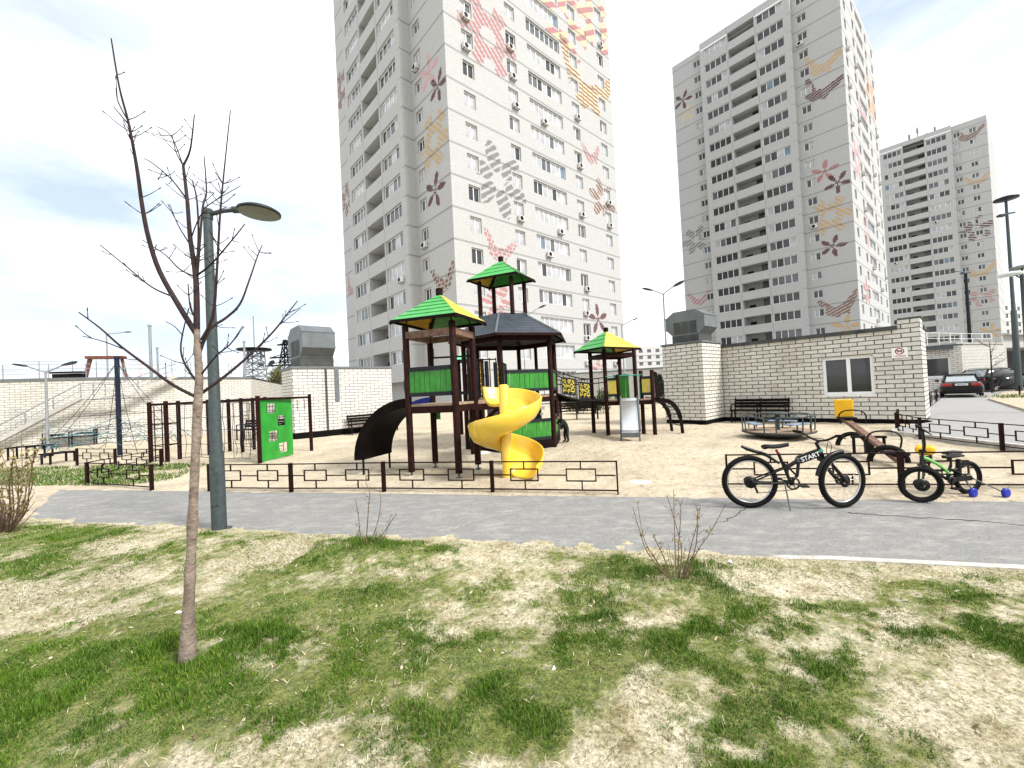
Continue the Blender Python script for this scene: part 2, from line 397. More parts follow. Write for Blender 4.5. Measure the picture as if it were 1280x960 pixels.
def mural(parent, P0, d, n, kind, t, z, R, ma, ops=(), stripe=None, rot=0., mb2=None, flip=1, tl=(0, 99), org=None):
    w, h = .15, .10; mb = MB(); ca, sa = math.cos(rad(rot)), math.sin(rad(rot))
    P = Vector((P0[0], P0[1], 0)); D = Vector((d[0], d[1], 0)); O = Vector((n[0], n[1], 0))*.012
    second = MB()
    for j in range(int(-R*1.1/h), int(R*1.1/h)+1):
        run = None; rows = []
        for i in range(int(-R*1.1/w), int(R*1.1/w)+2):
            x, y = i*w, j*h; on = 0
            X, Y = (x*ca+y*sa)/R*flip, (-x*sa+y*ca)/R
            tt, zz = t+x, z+y
            if inside(kind, X, Y) and tl[0]+w < tt < tl[1]-w and not any(o[0]-.1 < tt+w/2 and tt-w/2 < o[1]+.1 and o[2]-.1 < zz+h and zz < o[3]+.1 for o in ops):
                on = 1
                if stripe:
                    sx, sy, per, duty = stripe[:4]; ph = ((x*sx+y*sy)/per) % 1
                    if len(stripe) > 4:      # staggered bricks
                        ph2 = ((x+(.5*per if int(math.floor((x*sx+y*sy)/per)) % 2 else 0))/(per*stripe[4])) % 1
                        on = 1 if ph < duty and ph2 < .74 else 0
                    else: on = 1 if ph < duty else (2 if mb2 else 0)
            rows.append((x, on))
        rows.append((1e9, 0)); cur = 0; st = 0
        for k, (x, on) in enumerate(rows):
            if on != cur:
                if cur:
                    a, b = t+st-w/2, t+rows[k-1][0]+w/2; za, zb = z+j*h, z+j*h+h*.92
                    (mb if cur == 1 else second).face([P+D*a+O+Vector((0, 0, za)), P+D*b+O+Vector((0, 0, za)), P+D*b+O+Vector((0, 0, zb)), P+D*a+O+Vector((0, 0, zb))])
                cur = on; st = x
    nm = 'butterfly_mural' if kind in ('fly', 'wing') else 'flower_mural'
    if mb.f:
        n1 = len(mb.f); mb.faces(second.v, second.f) if second.f else None
        for q in range(n1, len(mb.f)): mb.m[q] = 1
        mb.build(nm, [ma]+([mb2] if mb2 else []), parent)
_ac = []
def ac_unit(parent, P0, d, n, t, z):
    if not _ac:
        m = MB(); m.box((0, -.2, .27), (.78, .3, .54), bev=.02); m.cur = 1
        m.lathe([(.22, -.362), (.20, -.372), (.03, -.372), (0.001, -.37)], (-.08, 0, .27), 18, 'Y'); m.cur = 2
        m.beam((-.3, .0, -.02), (-.3, -.4, -.02), .04, .04); m.beam((.3, 0, -.02), (.3, -.4, -.02), .04, .04)
        _ac.append(m.mesh('air_conditioner', ['ac_white', 'black_steel', 'grey_steel']))
    link('air_conditioner', _ac[0], parent, Vector((P0[0]+d[0]*t, P0[1]+d[1]*t, z))-origin(parent), math.atan2(n[0], -n[1]))
def in_view(p, m=25):
    u, v = project(p); return -m < u < 1280+m and -m < v < 960+m
HF = 2.865
def tower(label, C, l, r, RW, zb0, nfl, top, two_right, murals, acs, pale=.5, rightcols=True, stub=False):
    C = Vector((C[0], C[1], 0)); l = Vector((*l, 0)); r = Vector((*r, 0))
    nl = Vector((-l.y, l.x, 0)); nl = nl if nl.dot(-C) > 0 else -nl          # outward normals
    nr = Vector((r.y, -r.x, 0)); nr = nr if nr.dot(-C) > 0 else -nr
    if stub: nr = Vector((r.y, -r.x, 0))
    root = thing('apartment_tower', C, label, 'apartment block', 'patterned high-rise blocks'); wall = MB(); band = MB(); lg = 2.9
    rg = random.Random(int(C.x*10))
    PB = C+nl*1.2; T0, T1, TL = 5.85, 19.35, 24.9
    oA, oB, oL, oR = [], [], [], []; jobs = []
    def dark(): return rg.choices(['pane_dark', 'pane_mid', 'pane_curtain_glare', 'pane_blue'], [1-pale*.55, .5*pale+.1, pale*.8, .06])[0]
    for k in range(nfl):
        z = zb0+k*HF
        if z+HF > top-.3: break
        cols = [(1.72, 2.92), (4.40, 5.57)] if two_right else [(4.06, 5.28)]
        for a, b in cols:
            if in_view(C+l*a+Vector((0, 0, z+1.8))):
                oA.append((a, b, z+1.22, z+2.36)); jobs.append(('window', C, l, nl, (a+b)/2, z+1.22, b-a, 1.14, (.5,)))
        if in_view(C+l*20.5+Vector((0, 0, z+1.8))) and not two_right and not rightcols == 'noleft':
            oL.append((19.85-T1, 21.0-T1, z+1.22, z+2.36)); jobs.append(('window', C, l, nl, 20.42, z+1.22, 1.15, 1.14, (.5,)))
        if z > lg-.8:
            for a, b in ((6.75, 10.4), (15.05, 18.65)):
                if in_view(PB+l*(a+b)/2+Vector((0, 0, z+1.8)), 60):
                    oB.append((a-T0, b-T0, z+1.16, z+2.56)); jobs.append(('balcony_glazing', PB, l, nl, (a+b)/2, z+1.16, b-a, 1.4, (.25, .5, .75)))
            if in_view(PB+l*12.7+Vector((0, 0, z+1.8)), 60):
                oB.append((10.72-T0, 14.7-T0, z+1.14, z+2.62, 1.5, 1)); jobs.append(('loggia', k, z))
        if rightcols:
            for a, b in ((1.83, 3.12), (7.25, 8.57), (17.1, 18.4), (22.45, 23.75)):
                if in_view(C+r*a+Vector((0, 0, z+1.8))):
                    oR.append((a, b, z+1.0, z+2.42)); jobs.append(('window', C, r, nr, (a+b)/2, z+1.0, b-a, 1.42, (.5,)))
            if in_view(C+r*12.7+Vector((0, 0, z+1.8)), 60):
                oR.append((10.2, 15.35, z+1.2, z+2.62)); jobs.append(('balcony_glazing', C, r, nr, 12.78, z+1.2, 5.15, 1.42, tuple(i/7 for i in range(1, 7))))
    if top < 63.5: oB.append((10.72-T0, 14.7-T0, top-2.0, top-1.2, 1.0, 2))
    facade(wall, C, l, nl, T0, 0, top, oA); facade(wall, PB+l*T0, l, nl, T1-T0, lg, top, oB); facade(wall, C+l*T1, l, nl, TL-T1, 0, top, oL)
    for t in (T0, T1): facade(wall, C+l*t, nl, l, 1.2, lg, top, [])
    wall.face([C+l*T0+Vector((0, 0, lg)), PB+l*T0+Vector((0, 0, lg)), PB+l*T1+Vector((0, 0, lg)), C+l*T1+Vector((0, 0, lg))])
    facade(wall, C+l*T0, l, nl, T1-T0, 0, lg, [])
    facade(wall, C, r, nr, RW, 0, top, oR)
    D = C+l*TL; E = C+r*RW; G = D+r*RW
    for a, b in ((D, G), (G, E)):
        q = b-a; facade(wall, a, q.normalized(), q.normalized().cross(Vector((0, 0, 1))), q.length, 0, top, [])
    wall.cur = 3
    wall.face([p+Vector((0, 0, top-.4)) for p in (C, E, G, D)]); wall.face([p+Vector((0, 0, top-.41)) for p in (PB+l*T0, PB+l*T1, C+l*T1, C+l*T0)])
    wall.cur = 4; band = wall
    for k in range(nfl+1):
        z = zb0+k*HF
        if z > top-1: break
        for P, dd, nn, a, b in ((C, l, nl, 0, T0), (C, l, nl, T1, TL), (C, r, nr, 0, RW)):
            strip(band, P, dd, nn, a, b, z-.11, z+.05, .012)
        if z > lg:
            for s in (T0,): strip(band, C+l*s, nl, -l, 0, 1.2, z-.11, z+.05, .012)
            strip(band, PB, l, nl, T0, T0+.5, z-.11, z-.04, .008); strip(band, PB, l, nl, 10.5, 10.58, z-.7, z+1.1, .006); strip(band, PB, l, nl, 14.82, 14.9, z-.7, z+1.1, .006)
    wall.build('wall', ['tower_brick', 'loggia_wall', 'dark_void', 'roof_edge', 'tower_band'], root)
    cop = MB()
    strip(cop, PB, l, nl, T0+.1, 10.6, top-1.45, top-1.2, .03); strip(cop, PB, l, nl, 14.8, T1-.1, top-1.45, top-1.2, .03)
    cop.build('parapet_trim', ['white_frame'], root)
    cnt = {'window': 0, 'balcony_glazing': 0}; rest = MB()
    jobs.sort(key=lambda j: 0 if j[0] == 'loggia' else (1 if j[3] == nl else 2))
    for j in jobs:
        if j[0] == 'loggia':
            z = j[2]; m = MB(); P = PB-nl*1.46
            def bx(a, b, za, zb, y): 
                q = [P+l*a+Vector((0, 0, za)), P+l*b+Vector((0, 0, za)), P+l*b+Vector((0, 0, zb)), P+l*a+Vector((0, 0, zb))]; m.plate([p+nl*y for p in q], .03)
            bx(10.8, 12.0, z+1.15, z+2.5, 0); m.build('loggia_door', ['pane_dark'], root); m = MB(); bx(13.2, 14.15, z+1.15, z+1.85, .0); m.build('loggia_window', ['dark_void'], root)
            continue
        nm, P, dd, nn, t, z, w, h, mu = j; cnt[nm] += 1
        bright = (nn == nr)  # right faces get mostly pale panes, sky reflection put into the pane colour
        pn = ['pane_dark', 'pane_mid', 'pane_curtain_glare', 'pane_blue']
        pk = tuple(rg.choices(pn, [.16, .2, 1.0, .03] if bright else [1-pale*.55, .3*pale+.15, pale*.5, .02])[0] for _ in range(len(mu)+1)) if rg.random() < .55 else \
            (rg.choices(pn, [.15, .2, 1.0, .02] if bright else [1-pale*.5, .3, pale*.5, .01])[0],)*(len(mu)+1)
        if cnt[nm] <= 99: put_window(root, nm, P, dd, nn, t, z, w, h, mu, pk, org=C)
        else:
            q = P+dd*t-nn*.1; rest.box((q.x, q.y, z+h/2), (w, .05, h), math.atan2(nn.x, -nn.y))
    if rest.f: tag(rest.build('far_window', ['pane_mid'], root), kind='stuff')
    for (face, kind, t, z, R, ma, st, rot, mb2, flip) in murals:
        P, dd, nn, ops, tl = (C, l, nl, oA, (0, T0)) if face == 'L' else ((C, l, nl, [(a+T1, b+T1, c, d_) for a, b, c, d_ in oL], (T1, TL)) if face == 'B' else (C, r, nr, oR, (0, RW)))
        mural(root, P, dd, nn, kind, t, z, R, ma, ops, st, rot, mb2, flip, tl)
    for face, t, k in acs:
        P, dd, nn = (C, r, nr) if face == 'R' else ((C, l, nl) if face == 'L' else (PB, l, nl))
        if in_view(P+dd*t+Vector((0, 0, zb0+k*HF+.5))): ac_unit(root, P, dd, nn, t, zb0+k*HF+.42)
    return root
DG = (.75, .75, .6, .58); DG2 = (-.75, .75, .75, .55); HZ = (.25, 1, .8, .6); BR = (.1, 1, .42, .74, 1.5)
T1 = tower('nearest white high-rise with striped flower patterns behind the green roofed play tower', (-4.40, 34.5), (-.681, .732), (.755, .655), 25.2, .66, 20, 62, False, [
    ('R', 'gear', 5.0, 35.4, 3.5, 'mural_red', (.8, .8, .62, .6), 0, None, 1), ('R', 'leaf', 5.4, 21.6, 3.7, 'mural_grey', (-.6, .8, .62, .6), 8, None, 1),
    ('R', 'fly', 5.1, 14.9, 2.1, 'mural_red', BR, -12, None, 1), ('R', 'gear', 15.9, 43.4, 4.6, 'mural_red', (-.55, .83, 1.2, .45), 0, 'mural_yellow', 1),
    ('R', 'gear', 22.6, 46.8, 3.6, 'mural_red', (-.55, .83, 1.2, .45), 0, 'mural_yellow', 1), ('R', 'fly', 20.2, 37.6, 5.3, 'mural_brown', (.1, 1, .5, .42), -8, 'mural_yellow', 1),
    ('R', 'fly', 20.4, 29.3, 1.9, 'mural_red', DG, 10, None, 1), ('R', 'leaf', 22.1, 24.3, 2.7, 'mural_brown', (.6, .8, .5, .6), 12, None, 1),
    ('R', 'petal', 19.9, 9.4, 1.9, 'mural_maroon', None, 0, None, 1), ('R', 'leaf', 4.6, 9.9, 2.0, 'mural_red', (.2, 1, .6, .7), 20, None, 1), ('R', 'petal', 1.4, 5.2, 1.6, 'mural_red', None, 0, None, 1), ('R', 'leaf', 19.6, 3.2, 1.8, 'mural_red', (.2, 1, .6, .7), 0, None, 1),
    ('L', 'petal', 2.75, 31.2, 1.7, 'mural_pink', None, 0, None, 1), ('L', 'petal', 1.35, 29.1, 1.5, 'mural_maroon', None, 20, None, 1),
    ('L', 'gear', 2.45, 24.6, 2.6, 'mural_tan', (-.8, .8, .5, .6), 10, None, 1), ('L', 'petal', 2.6, 20.1, 1.7, 'mural_maroon', None, 10, None, 1), ('L', 'fly', 2.0, 11.7, 2.0, 'mural_brown', BR, 0, None, 1),
    ('B', 'leaf', 23.3, 27.2, 2.2, 'mural_brown', (.6, .8, .5, .6), 0, None, 1), ('B', 'fly', 23.3, 15.8, 1.6, 'mural_red', BR, 40, None, 1), ('B', 'gear', 23.0, 42, 2.6, 'mural_brown', (.6, .8, .5, .6), 0, None, 1)],
    [('R', 2.3, 12), ('R', 2.2, 11), ('R', 7.7, 12), ('R', 7.9, 11), ('R', 8.1, 10), ('R', 8.0, 6), ('R', 12.2, 10), ('R', 13.9, 6), ('R', 11.9, 5), ('R', 17.9, 11), ('R', 17.9, 9), ('R', 17.8, 7), ('R', 17.6, 3), ('R', 17.5, 2), ('R', 17.4, 1), ('R', 18, 4), ('R', 23.2, 15), ('R', 23.3, 8), ('R', 23.2, 7), ('R', 22.9, 1), ('L', 4.7, 11), ('L', 4.6, 5), ('P', 7.2, 4), ('P', 18.6, 1)], .85)
T2 = tower('tall grey high-rise with flower patterns rising behind the brick garage with the window', (50.65, 57.6), (-.681, .732), (.775, .632), 25.2, .66, 21, 61.9, False, [
    ('L', 'fly', 2.5, 48.1, 2.6, 'mural_tan', (.5, .85, .55, .62), 15, None, -1), ('L', 'fly', 2.9, 44.4, 2.7, 'mural_maroon', (.35, 1, .40, .70), 25, None, -1),
    ('L', 'petal', 2.95, 32.0, 1.8, 'mural_red', None, 0, None, 1), ('L', 'petal', 1.55, 29.8, 1.7, 'mural_maroon', None, 30, None, 1),
    ('L', 'gear', 2.7, 25.2, 2.8, 'mural_tan', (-.75, .75, .55, .6), 0, None, 1), ('L', 'petal', 2.6, 20.6, 1.7, 'mural_maroon', None, 15, None, 1),
    ('L', 'fly', 2.3, 11.4, 2.5, 'mural_brown', (.5, 1, .45, .62), -5, None, -1), ('L', 'petal', 1.5, 8.3, 1.9, 'mural_tan', None, 0, None, 1),
    ('B', 'petal', 23.2, 54.5, 1.8, 'mural_maroon', None, 20, None, 1), ('B', 'petal', 22.5, 51.7, 1.7, 'mural_yellow', None, 0, None, 1), ('B', 'leaf', 22.3, 27.7, 2.7, 'mural_grey', (.5, 1, .6, .6), 20, None, 1), ('B', 'fly', 22.4, 16.6, 2.0, 'mural_red', (.7, .8, .6, .6), 0, None, 1),
    ('R', 'gear', 5, 34, 3, 'mural_pink', DG, 0, None, 1), ('R', 'gear', 20, 50, 4, 'mural_tan', HZ, 0, 'mural_pink', 1), ('R', 'fly', 12, 44, 4, 'mural_pink', BR, 0, None, 1), ('R', 'petal', 6, 14, 2.4, 'mural_red', None, 0, None, 1), ('R', 'leaf', 9, 24, 3, 'mural_pink', DG, 0, None, 1)],
    [('L', 5.0, 18), ('L', 4.6, 8), ('B', 0, 0)]+[('R', t, k) for t, k in ((2.4, 17), (2.4, 15), (2.4, 13), (8, 17), (8, 14), (8, 11), (8, 9), (18, 12), (18, 9), (18, 5), (23, 15), (23, 12), (2.6, 4), (8, 2), (12, 6), (23, 6), (12.5, 3))], .45)
T3 = tower('farthest high-rise with masts on its roof right of the tall grey block', (119.28, 97.), (-.681, .732), (.80, .60), 25.2, 1.6, 21, 63.2, True, [
    ('L', 'fly', 3.0, 59.6, 2.5, 'mural_brown', (.5, 1, .6, .7), 10, None, -1), ('L', 'fly', 2.1, 47.8, 2.3, 'mural_tan', DG, 0, None, -1), ('L', 'leaf', 2.9, 36.0, 3.2, 'mural_maroon', (-.4, 1, .62, .6), 10, None, 1),
    ('L', 'fly', 2.6, 25.0, 2.5, 'mural_tan', (.3, 1, .6, .7), 0, None, -1), ('L', 'leaf', 2.9, 19.0, 2.7, 'mural_red', (-.4, 1, .62, .55), 0, None, 1), ('L', 'petal', 1.5, 10.2, 2.0, 'mural_tan', None, 0, None, 1)],
    [('P', 9.5, 13), ('P', 17.5, 10)], .5, rightcols=False, stub=True)
def antennas():
    l = Vector((-.681, .732, 0)); nl = Vector((.732, .681, 0)); B = Vector((119.28, 97, 62.8))+l*11.2+nl*3
    t = thing('roof_antennas', B, 'cluster of grey antenna masts on the roof of the farthest high-rise', 'antenna')
    for i, (a, h) in enumerate(((-2.6, 3.2), (-1.1, 2.0), (.6, 4.8), (2.2, 3.6), (1.4, 1.8))):
        m = MB(); q = B+l*a; m.tube([q, q+Vector((0, 0, h))], .09, 6); m.box((q.x, q.y, q.z+h*.75), (.35, .25, 1.3)); m.tube([q+Vector((0, 0, .4)), q+l*.9+Vector((0, 0, 0))], .06, 5)
        m.build('mast', ['grey_steel'], t)
antennas()

# ------------------------------------------------------------------ ground
def vnoise(x, y, seed=0):
    """smooth value noise for numpy arrays"""
    xi = np.floor(x).astype(int); yi = np.floor(y).astype(int); fx = x-xi; fy = y-yi
    fx = fx*fx*(3-2*fx); fy = fy*fy*(3-2*fy)
    def h(a, b):
        n = (a*374761393+b*668265263+seed*982451653) & 0x7fffffff; n = (n ^ (n >> 13))*1274126177 & 0x7fffffff; return ((n ^ (n >> 16)) & 0xffff)/65535.
    return (h(xi, yi)*(1-fx)+h(xi+1, yi)*fx)*(1-fy)+(h(xi, yi+1)*(1-fx)+h(xi+1, yi+1)*fx)*fy
def fbm(x, y, o=4, seed=0): return sum(vnoise(x*2**k, y*2**k, seed+k)*.5**k for k in range(o))/sum(.5**k for k in range(o))
def path_near(x): return 3.87-.2584*x
def path_far(x): return 5.68-.2387*x
# green patches of the lawn, (x, y, half width, half depth, amount), metres
GREEN = [(-5.4, 4.75, .8, .45, 1.1), (-4.9, 3.9, .6, .3, .8), (-3.1, 4.5, .55, .16, 1.0), (-3.6, 4.05, .6, .15, .7), (-1.9, 3.65, .45, .3, 1.0), (-1.37, 3.8, .5, .3, 1.2), (-.9, 3.65, .3, .2, .8), (-2.0, 2.75, .8, .35, 1.0), (-2.6, 2.3, .8, .4, 1.0),
    (-1.6, 2.9, .7, .3, .95), (-1.2, 2.75, .7, .25, .8), (-1.7, 2.2, .8, .35, 1.0), (-2.3, 1.95, .8, .25, .85), (-1.2, 2.05, .4, .25, .8), (-.8, 2.35, .5, .25, .75), (.24, 3.15, .25, .12, .8), (.83, 3.13, .32, .18, 1.05), (1.43, 2.88, .3, .25, 1.2), (1.55, 2.6, .3, .15, .8),
    (-.15, 1.97, .5, .3, 1.0), (-.35, 2.25, .5, .22, .85), (.2, 2.3, .55, .25, .9), (.4, 2.7, .4, .2, .75), (.9, 2.35, .5, .25, .9), (.75, 2.1, .3, .2, .7), (1.0, 1.87, .4, .2, 1.05), (.75, 1.62, .3, .15, 1.0), (1.25, 1.65, .3, .2, .8), (-.75, 3.0, .4, .2, .5),
    (2.75, 2.7, .3, .1, 1.0), (2.69, 2.48, .35, .12, .8), (2.5, 2.1, .3, .15, 1.1), (2.16, 2.68, .25, .08, .7), (1.67, 1.95, .5, .25, .65), (1.7, 2.3, .5, .25, .5), (2.0, 2.1, .4, .2, .4)]
BARE = [(-4.4, 4.5, .6, .25, .9), (-3.3, 3.4, .9, .35, .5), (-3.6, 2.95, .7, .35, .45), (-2.35, 3.85, .5, .22, 1.1), (-.36, 3.55, .5, .15, .7), (-.55, 2.75, .25, .2, .6), (.44, 1.85, .3, .2, 1.1), (.86, 1.76, .1, .08, 1.2), (1.75, 1.62, .5, .25, 1.1), (2.0, 2.9, .7, .12, .9), (-.4, 1.65, .35, .15, .8),
    (.15, 1.65, .3, .12, .9), (1.75, 2.6, .25, .15, .6), (3.0, 2.35, .2, .1, .7), (-1.15, 1.75, .3, .1, .6), (.65, 2.6, .2, .15, .5), (2.1, 1.9, .3, .2, .7)]
def green(x, y):
    wx = x+(fbm(x*2.3, y*2.3, 3, 5)-.5)*.7; wy = y+(fbm(x*2.3+9, y*2.3, 3, 6)-.5)*.5
    g = np.zeros_like(x); b = np.zeros_like(x)
    for (a, c, rx, ry, k) in GREEN: g = np.maximum(g, k*np.exp(-(((wx-a)/rx)**2+((wy-c)/ry)**2)*1.1))
    for (a, c, rx, ry, k) in BARE: b = np.maximum(b, k*np.exp(-(((wx-a)/rx)**2+((wy-c)/ry)**2)))
    far = np.clip((np.abs(x)-4.5)/3, 0, 1)+np.clip((1.3-y)/.4, 0, 1)
    g = np.maximum(g, .6*np.clip(far, 0, 1)*fbm(x*.8, y*.8, 3, 8)*1.4)
    n = fbm(x*3.1, y*3.1, 4, 3)
    edge = np.clip((path_near(x)-y-.04)/.25, 0, 1)
    n2 = .55*fbm(x*9, y*9, 3, 13)+.45*fbm(x*24, y*24, 3, 15)
    return np.clip((g*.74+(n-.5)*1.0+(n2-.5)*1.7+.30-b*.62), 0, 1)*(.25+.75*edge)
def lawn_z(x, y):
    e = np.clip((path_near(x)+.02-y)/.35, 0, 1); e = e*e*(3-2*e)
    z = (fbm(x*1.1, y*1.1, 4, 21)-.5)*.06+(fbm(x*6, y*6, 3, 22)-.5)*.018
    z = z+.05*np.exp(-(((x+1.45)/.6)**2+((y-3.85)/.4)**2))+.05*np.exp(-(((x-1.2)/.5)**2+((y-2.95)/.3)**2))
    t = path_near(x)-y
    return z*e+.020+.022*np.clip(t, -.3, .3)/.3+(fbm(x*5, y*5, 4, 23)-.5)*np.where(x < 1.8, .034, .008)*(1-e)
def sand_z(x, y):
    s = np.maximum(y-path_far(x), -6.9-(y-5.65)*.93-x); e = np.clip(s/.5, 0, 1)
    return ((fbm(x*.9, y*.9, 3, 31)-.5)*.07+(fbm(x*4.2, y*4.2, 3, 32)-.5)*.035)*e+.014*np.exp(-np.clip(s, 0, 9)/1.2)+.028*np.clip(s, -.3, .25)/.25*np.exp(-np.clip(s, 0, 9)/1.2)+(fbm(x*4, y*4, 4, 33)-.5)*.036*(1-e)
def grid_sheet(name, xs, ys, zf, m, keep=None, attr=None):
    X, Y = np.meshgrid(xs, ys); Z = zf(X, Y); nx, ny = len(xs), len(ys)
    V = np.stack([X, Y, Z], -1).reshape(-1, 3)
    I = np.arange(nx*ny).reshape(ny, nx); Q = np.stack([I[:-1, :-1], I[:-1, 1:], I[1:, 1:], I[1:, :-1]], -1).reshape(-1, 4)
    if keep is not None:
        cx = (X[:-1, :-1]+X[1:, 1:]).reshape(-1)/2; cy = (Y[:-1, :-1]+Y[1:, 1:]).reshape(-1)/2; Q = Q[keep(cx, cy)]
    me = bpy.data.meshes.new(name); me.from_pydata(V.tolist(), [], Q.tolist()); me.materials.append(m)
    me.polygons.foreach_set('use_smooth', [True]*len(me.polygons))
    if attr is not None:
        a = me.attributes.new('green', 'FLOAT', 'POINT'); a.data.foreach_set('value', attr(V[:, 0], V[:, 1]).astype(np.float32))
    o = link(name, me); o['kind'] = 'structure'; return o
def sand_material(name, hi, lo, litter=True):
    m = bpy.data.materials.new(name); m.use_nodes = True; nt = m.node_tree; N = nt.nodes; L = nt.links
    b = N['Principled BSDF']; b.inputs['Roughness'].default_value = .95; b.inputs['Specular IOR Level'].default_value = .1
    tc = N.new('ShaderNodeTexCoord')
    def noise(sc, det, rough=.6, dist=0.):
        n = N.new('ShaderNodeTexNoise'); n.inputs['Scale'].default_value = sc; n.inputs['Detail'].default_value = det; n.inputs['Roughness'].default_value = rough; n.inputs['Distortion'].default_value = dist
        L.new(tc.outputs['Object'], n.inputs['Vector']); return n
    n1 = noise(.9, 9, .68, .3); r = N.new('ShaderNodeValToRGB'); r.color_ramp.elements[0].position = .33; r.color_ramp.elements[1].position = .62
    r.color_ramp.elements[0].color = (*lo, 1); r.color_ramp.elements[1].color = (*hi, 1); L.new(n1.outputs[0], r.inputs[0])
    n2 = noise(9, 6, .7, .5); r2 = N.new('ShaderNodeValToRGB'); r2.color_ramp.elements[0].position = .30; r2.color_ramp.elements[1].position = .46
    r2.color_ramp.elements[0].color = (.45, .40, .36, 1); r2.color_ramp.elements[1].color = (1, 1, 1, 1); L.new(n2.outputs[0], r2.inputs[0])
    mx = N.new('ShaderNodeMix'); mx.data_type = 'RGBA'; mx.blend_type = 'MULTIPLY'; mx.inputs[0].default_value = .92
    L.new(r.outputs[0], mx.inputs[6]); L.new(r2.outputs[0], mx.inputs[7]); L.new(mx.outputs[2], b.inputs['Base Color'])
    n3 = noise(5.5, 8, .65); bp = N.new('ShaderNodeBump'); bp.inputs['Strength'].default_value = 1; bp.inputs['Distance'].default_value = .09
    L.new(n3.outputs[0], bp.inputs['Height']); L.new(bp.outputs[0], b.inputs['Normal'])
    MATS[name] = m; return m
def lawn_material():
    m = bpy.data.materials.new('lawn_soil'); m.use_nodes = True; nt = m.node_tree; N = nt.nodes; L = nt.links
    b = N['Principled BSDF']; b.inputs['Roughness'].default_value = .95; b.inputs['Specular IOR Level'].default_value = .08
    tc = N.new('ShaderNodeTexCoord'); at_ = N.new('ShaderNodeAttribute'); at_.attribute_name = 'green'
    def noise(sc, det, rough=.65, stretch=None):
        n = N.new('ShaderNodeTexNoise'); n.inputs['Scale'].default_value = sc; n.inputs['Detail'].default_value = det; n.inputs['Roughness'].default_value = rough
        if stretch:
            mp = N.new('ShaderNodeMapping'); mp.inputs['Scale'].default_value = stretch; mp.inputs['Rotation'].default_value = (0, 0, .5); L.new(tc.outputs['Object'], mp.inputs[0]); L.new(mp.outputs[0], n.inputs['Vector'])
        else: L.new(tc.outputs['Object'], n.inputs['Vector'])
        return n
    a = noise(4.5, 9, .72); r = N.new('ShaderNodeValToRGB'); e = r.color_ramp.elements
    e[0].position = .33; e[0].color = (.30, .255, .15, 1); e[1].position = .58; e[1].color = (.74, .68, .56, 1)
    k = e.new(.44); k.color = (.56, .50, .365, 1); L.new(a.outputs[0], r.inputs[0])
    f = noise(46, 9, .82); r2 = N.new('ShaderNodeValToRGB'); r2.color_ramp.elements[0].position = .37; r2.color_ramp.elements[1].position = .55
    r2.color_ramp.elements[0].color = (.22, .21, .12, 1); r2.color_ramp.elements[1].color = (1.05, 1.02, .97, 1); L.new(f.outputs[0], r2.inputs[0])
    mx = N.new('ShaderNodeMix'); mx.data_type = 'RGBA'; mx.blend_type = 'MULTIPLY'; mx.inputs[0].default_value = .95; L.new(r.outputs[0], mx.inputs[6]); L.new(r2.outputs[0], mx.inputs[7])
    g = noise(30, 4); rg = N.new('ShaderNodeValToRGB'); rg.color_ramp.elements[0].position = .35; rg.color_ramp.elements[1].position = .62; rg.color_ramp.elements[0].color = (.055, .085, .014, 1); rg.color_ramp.elements[1].color = (.21, .235, .055, 1); L.new(g.outputs[0], rg.inputs[0])
    gm = N.new('ShaderNodeMapRange'); gm.inputs[1].default_value = .06; gm.inputs[2].default_value = .62; gm.inputs[3].default_value = .08; gm.inputs[4].default_value = .88; L.new(at_.outputs['Fac'], gm.inputs[0])
    m2 = N.new('ShaderNodeMix'); m2.data_type = 'RGBA'; L.new(gm.outputs[0], m2.inputs[0]); L.new(mx.outputs[2], m2.inputs[6]); L.new(rg.outputs[0], m2.inputs[7]); L.new(m2.outputs[2], b.inputs['Base Color'])
    n3 = noise(22, 8, .7); bp = N.new('ShaderNodeBump'); bp.inputs['Strength'].default_value = 1; bp.inputs['Distance'].default_value = .03; L.new(n3.outputs[0], bp.inputs['Height']); L.new(bp.outputs[0], b.inputs['Normal'])
    MATS['lawn_soil'] = m; return m
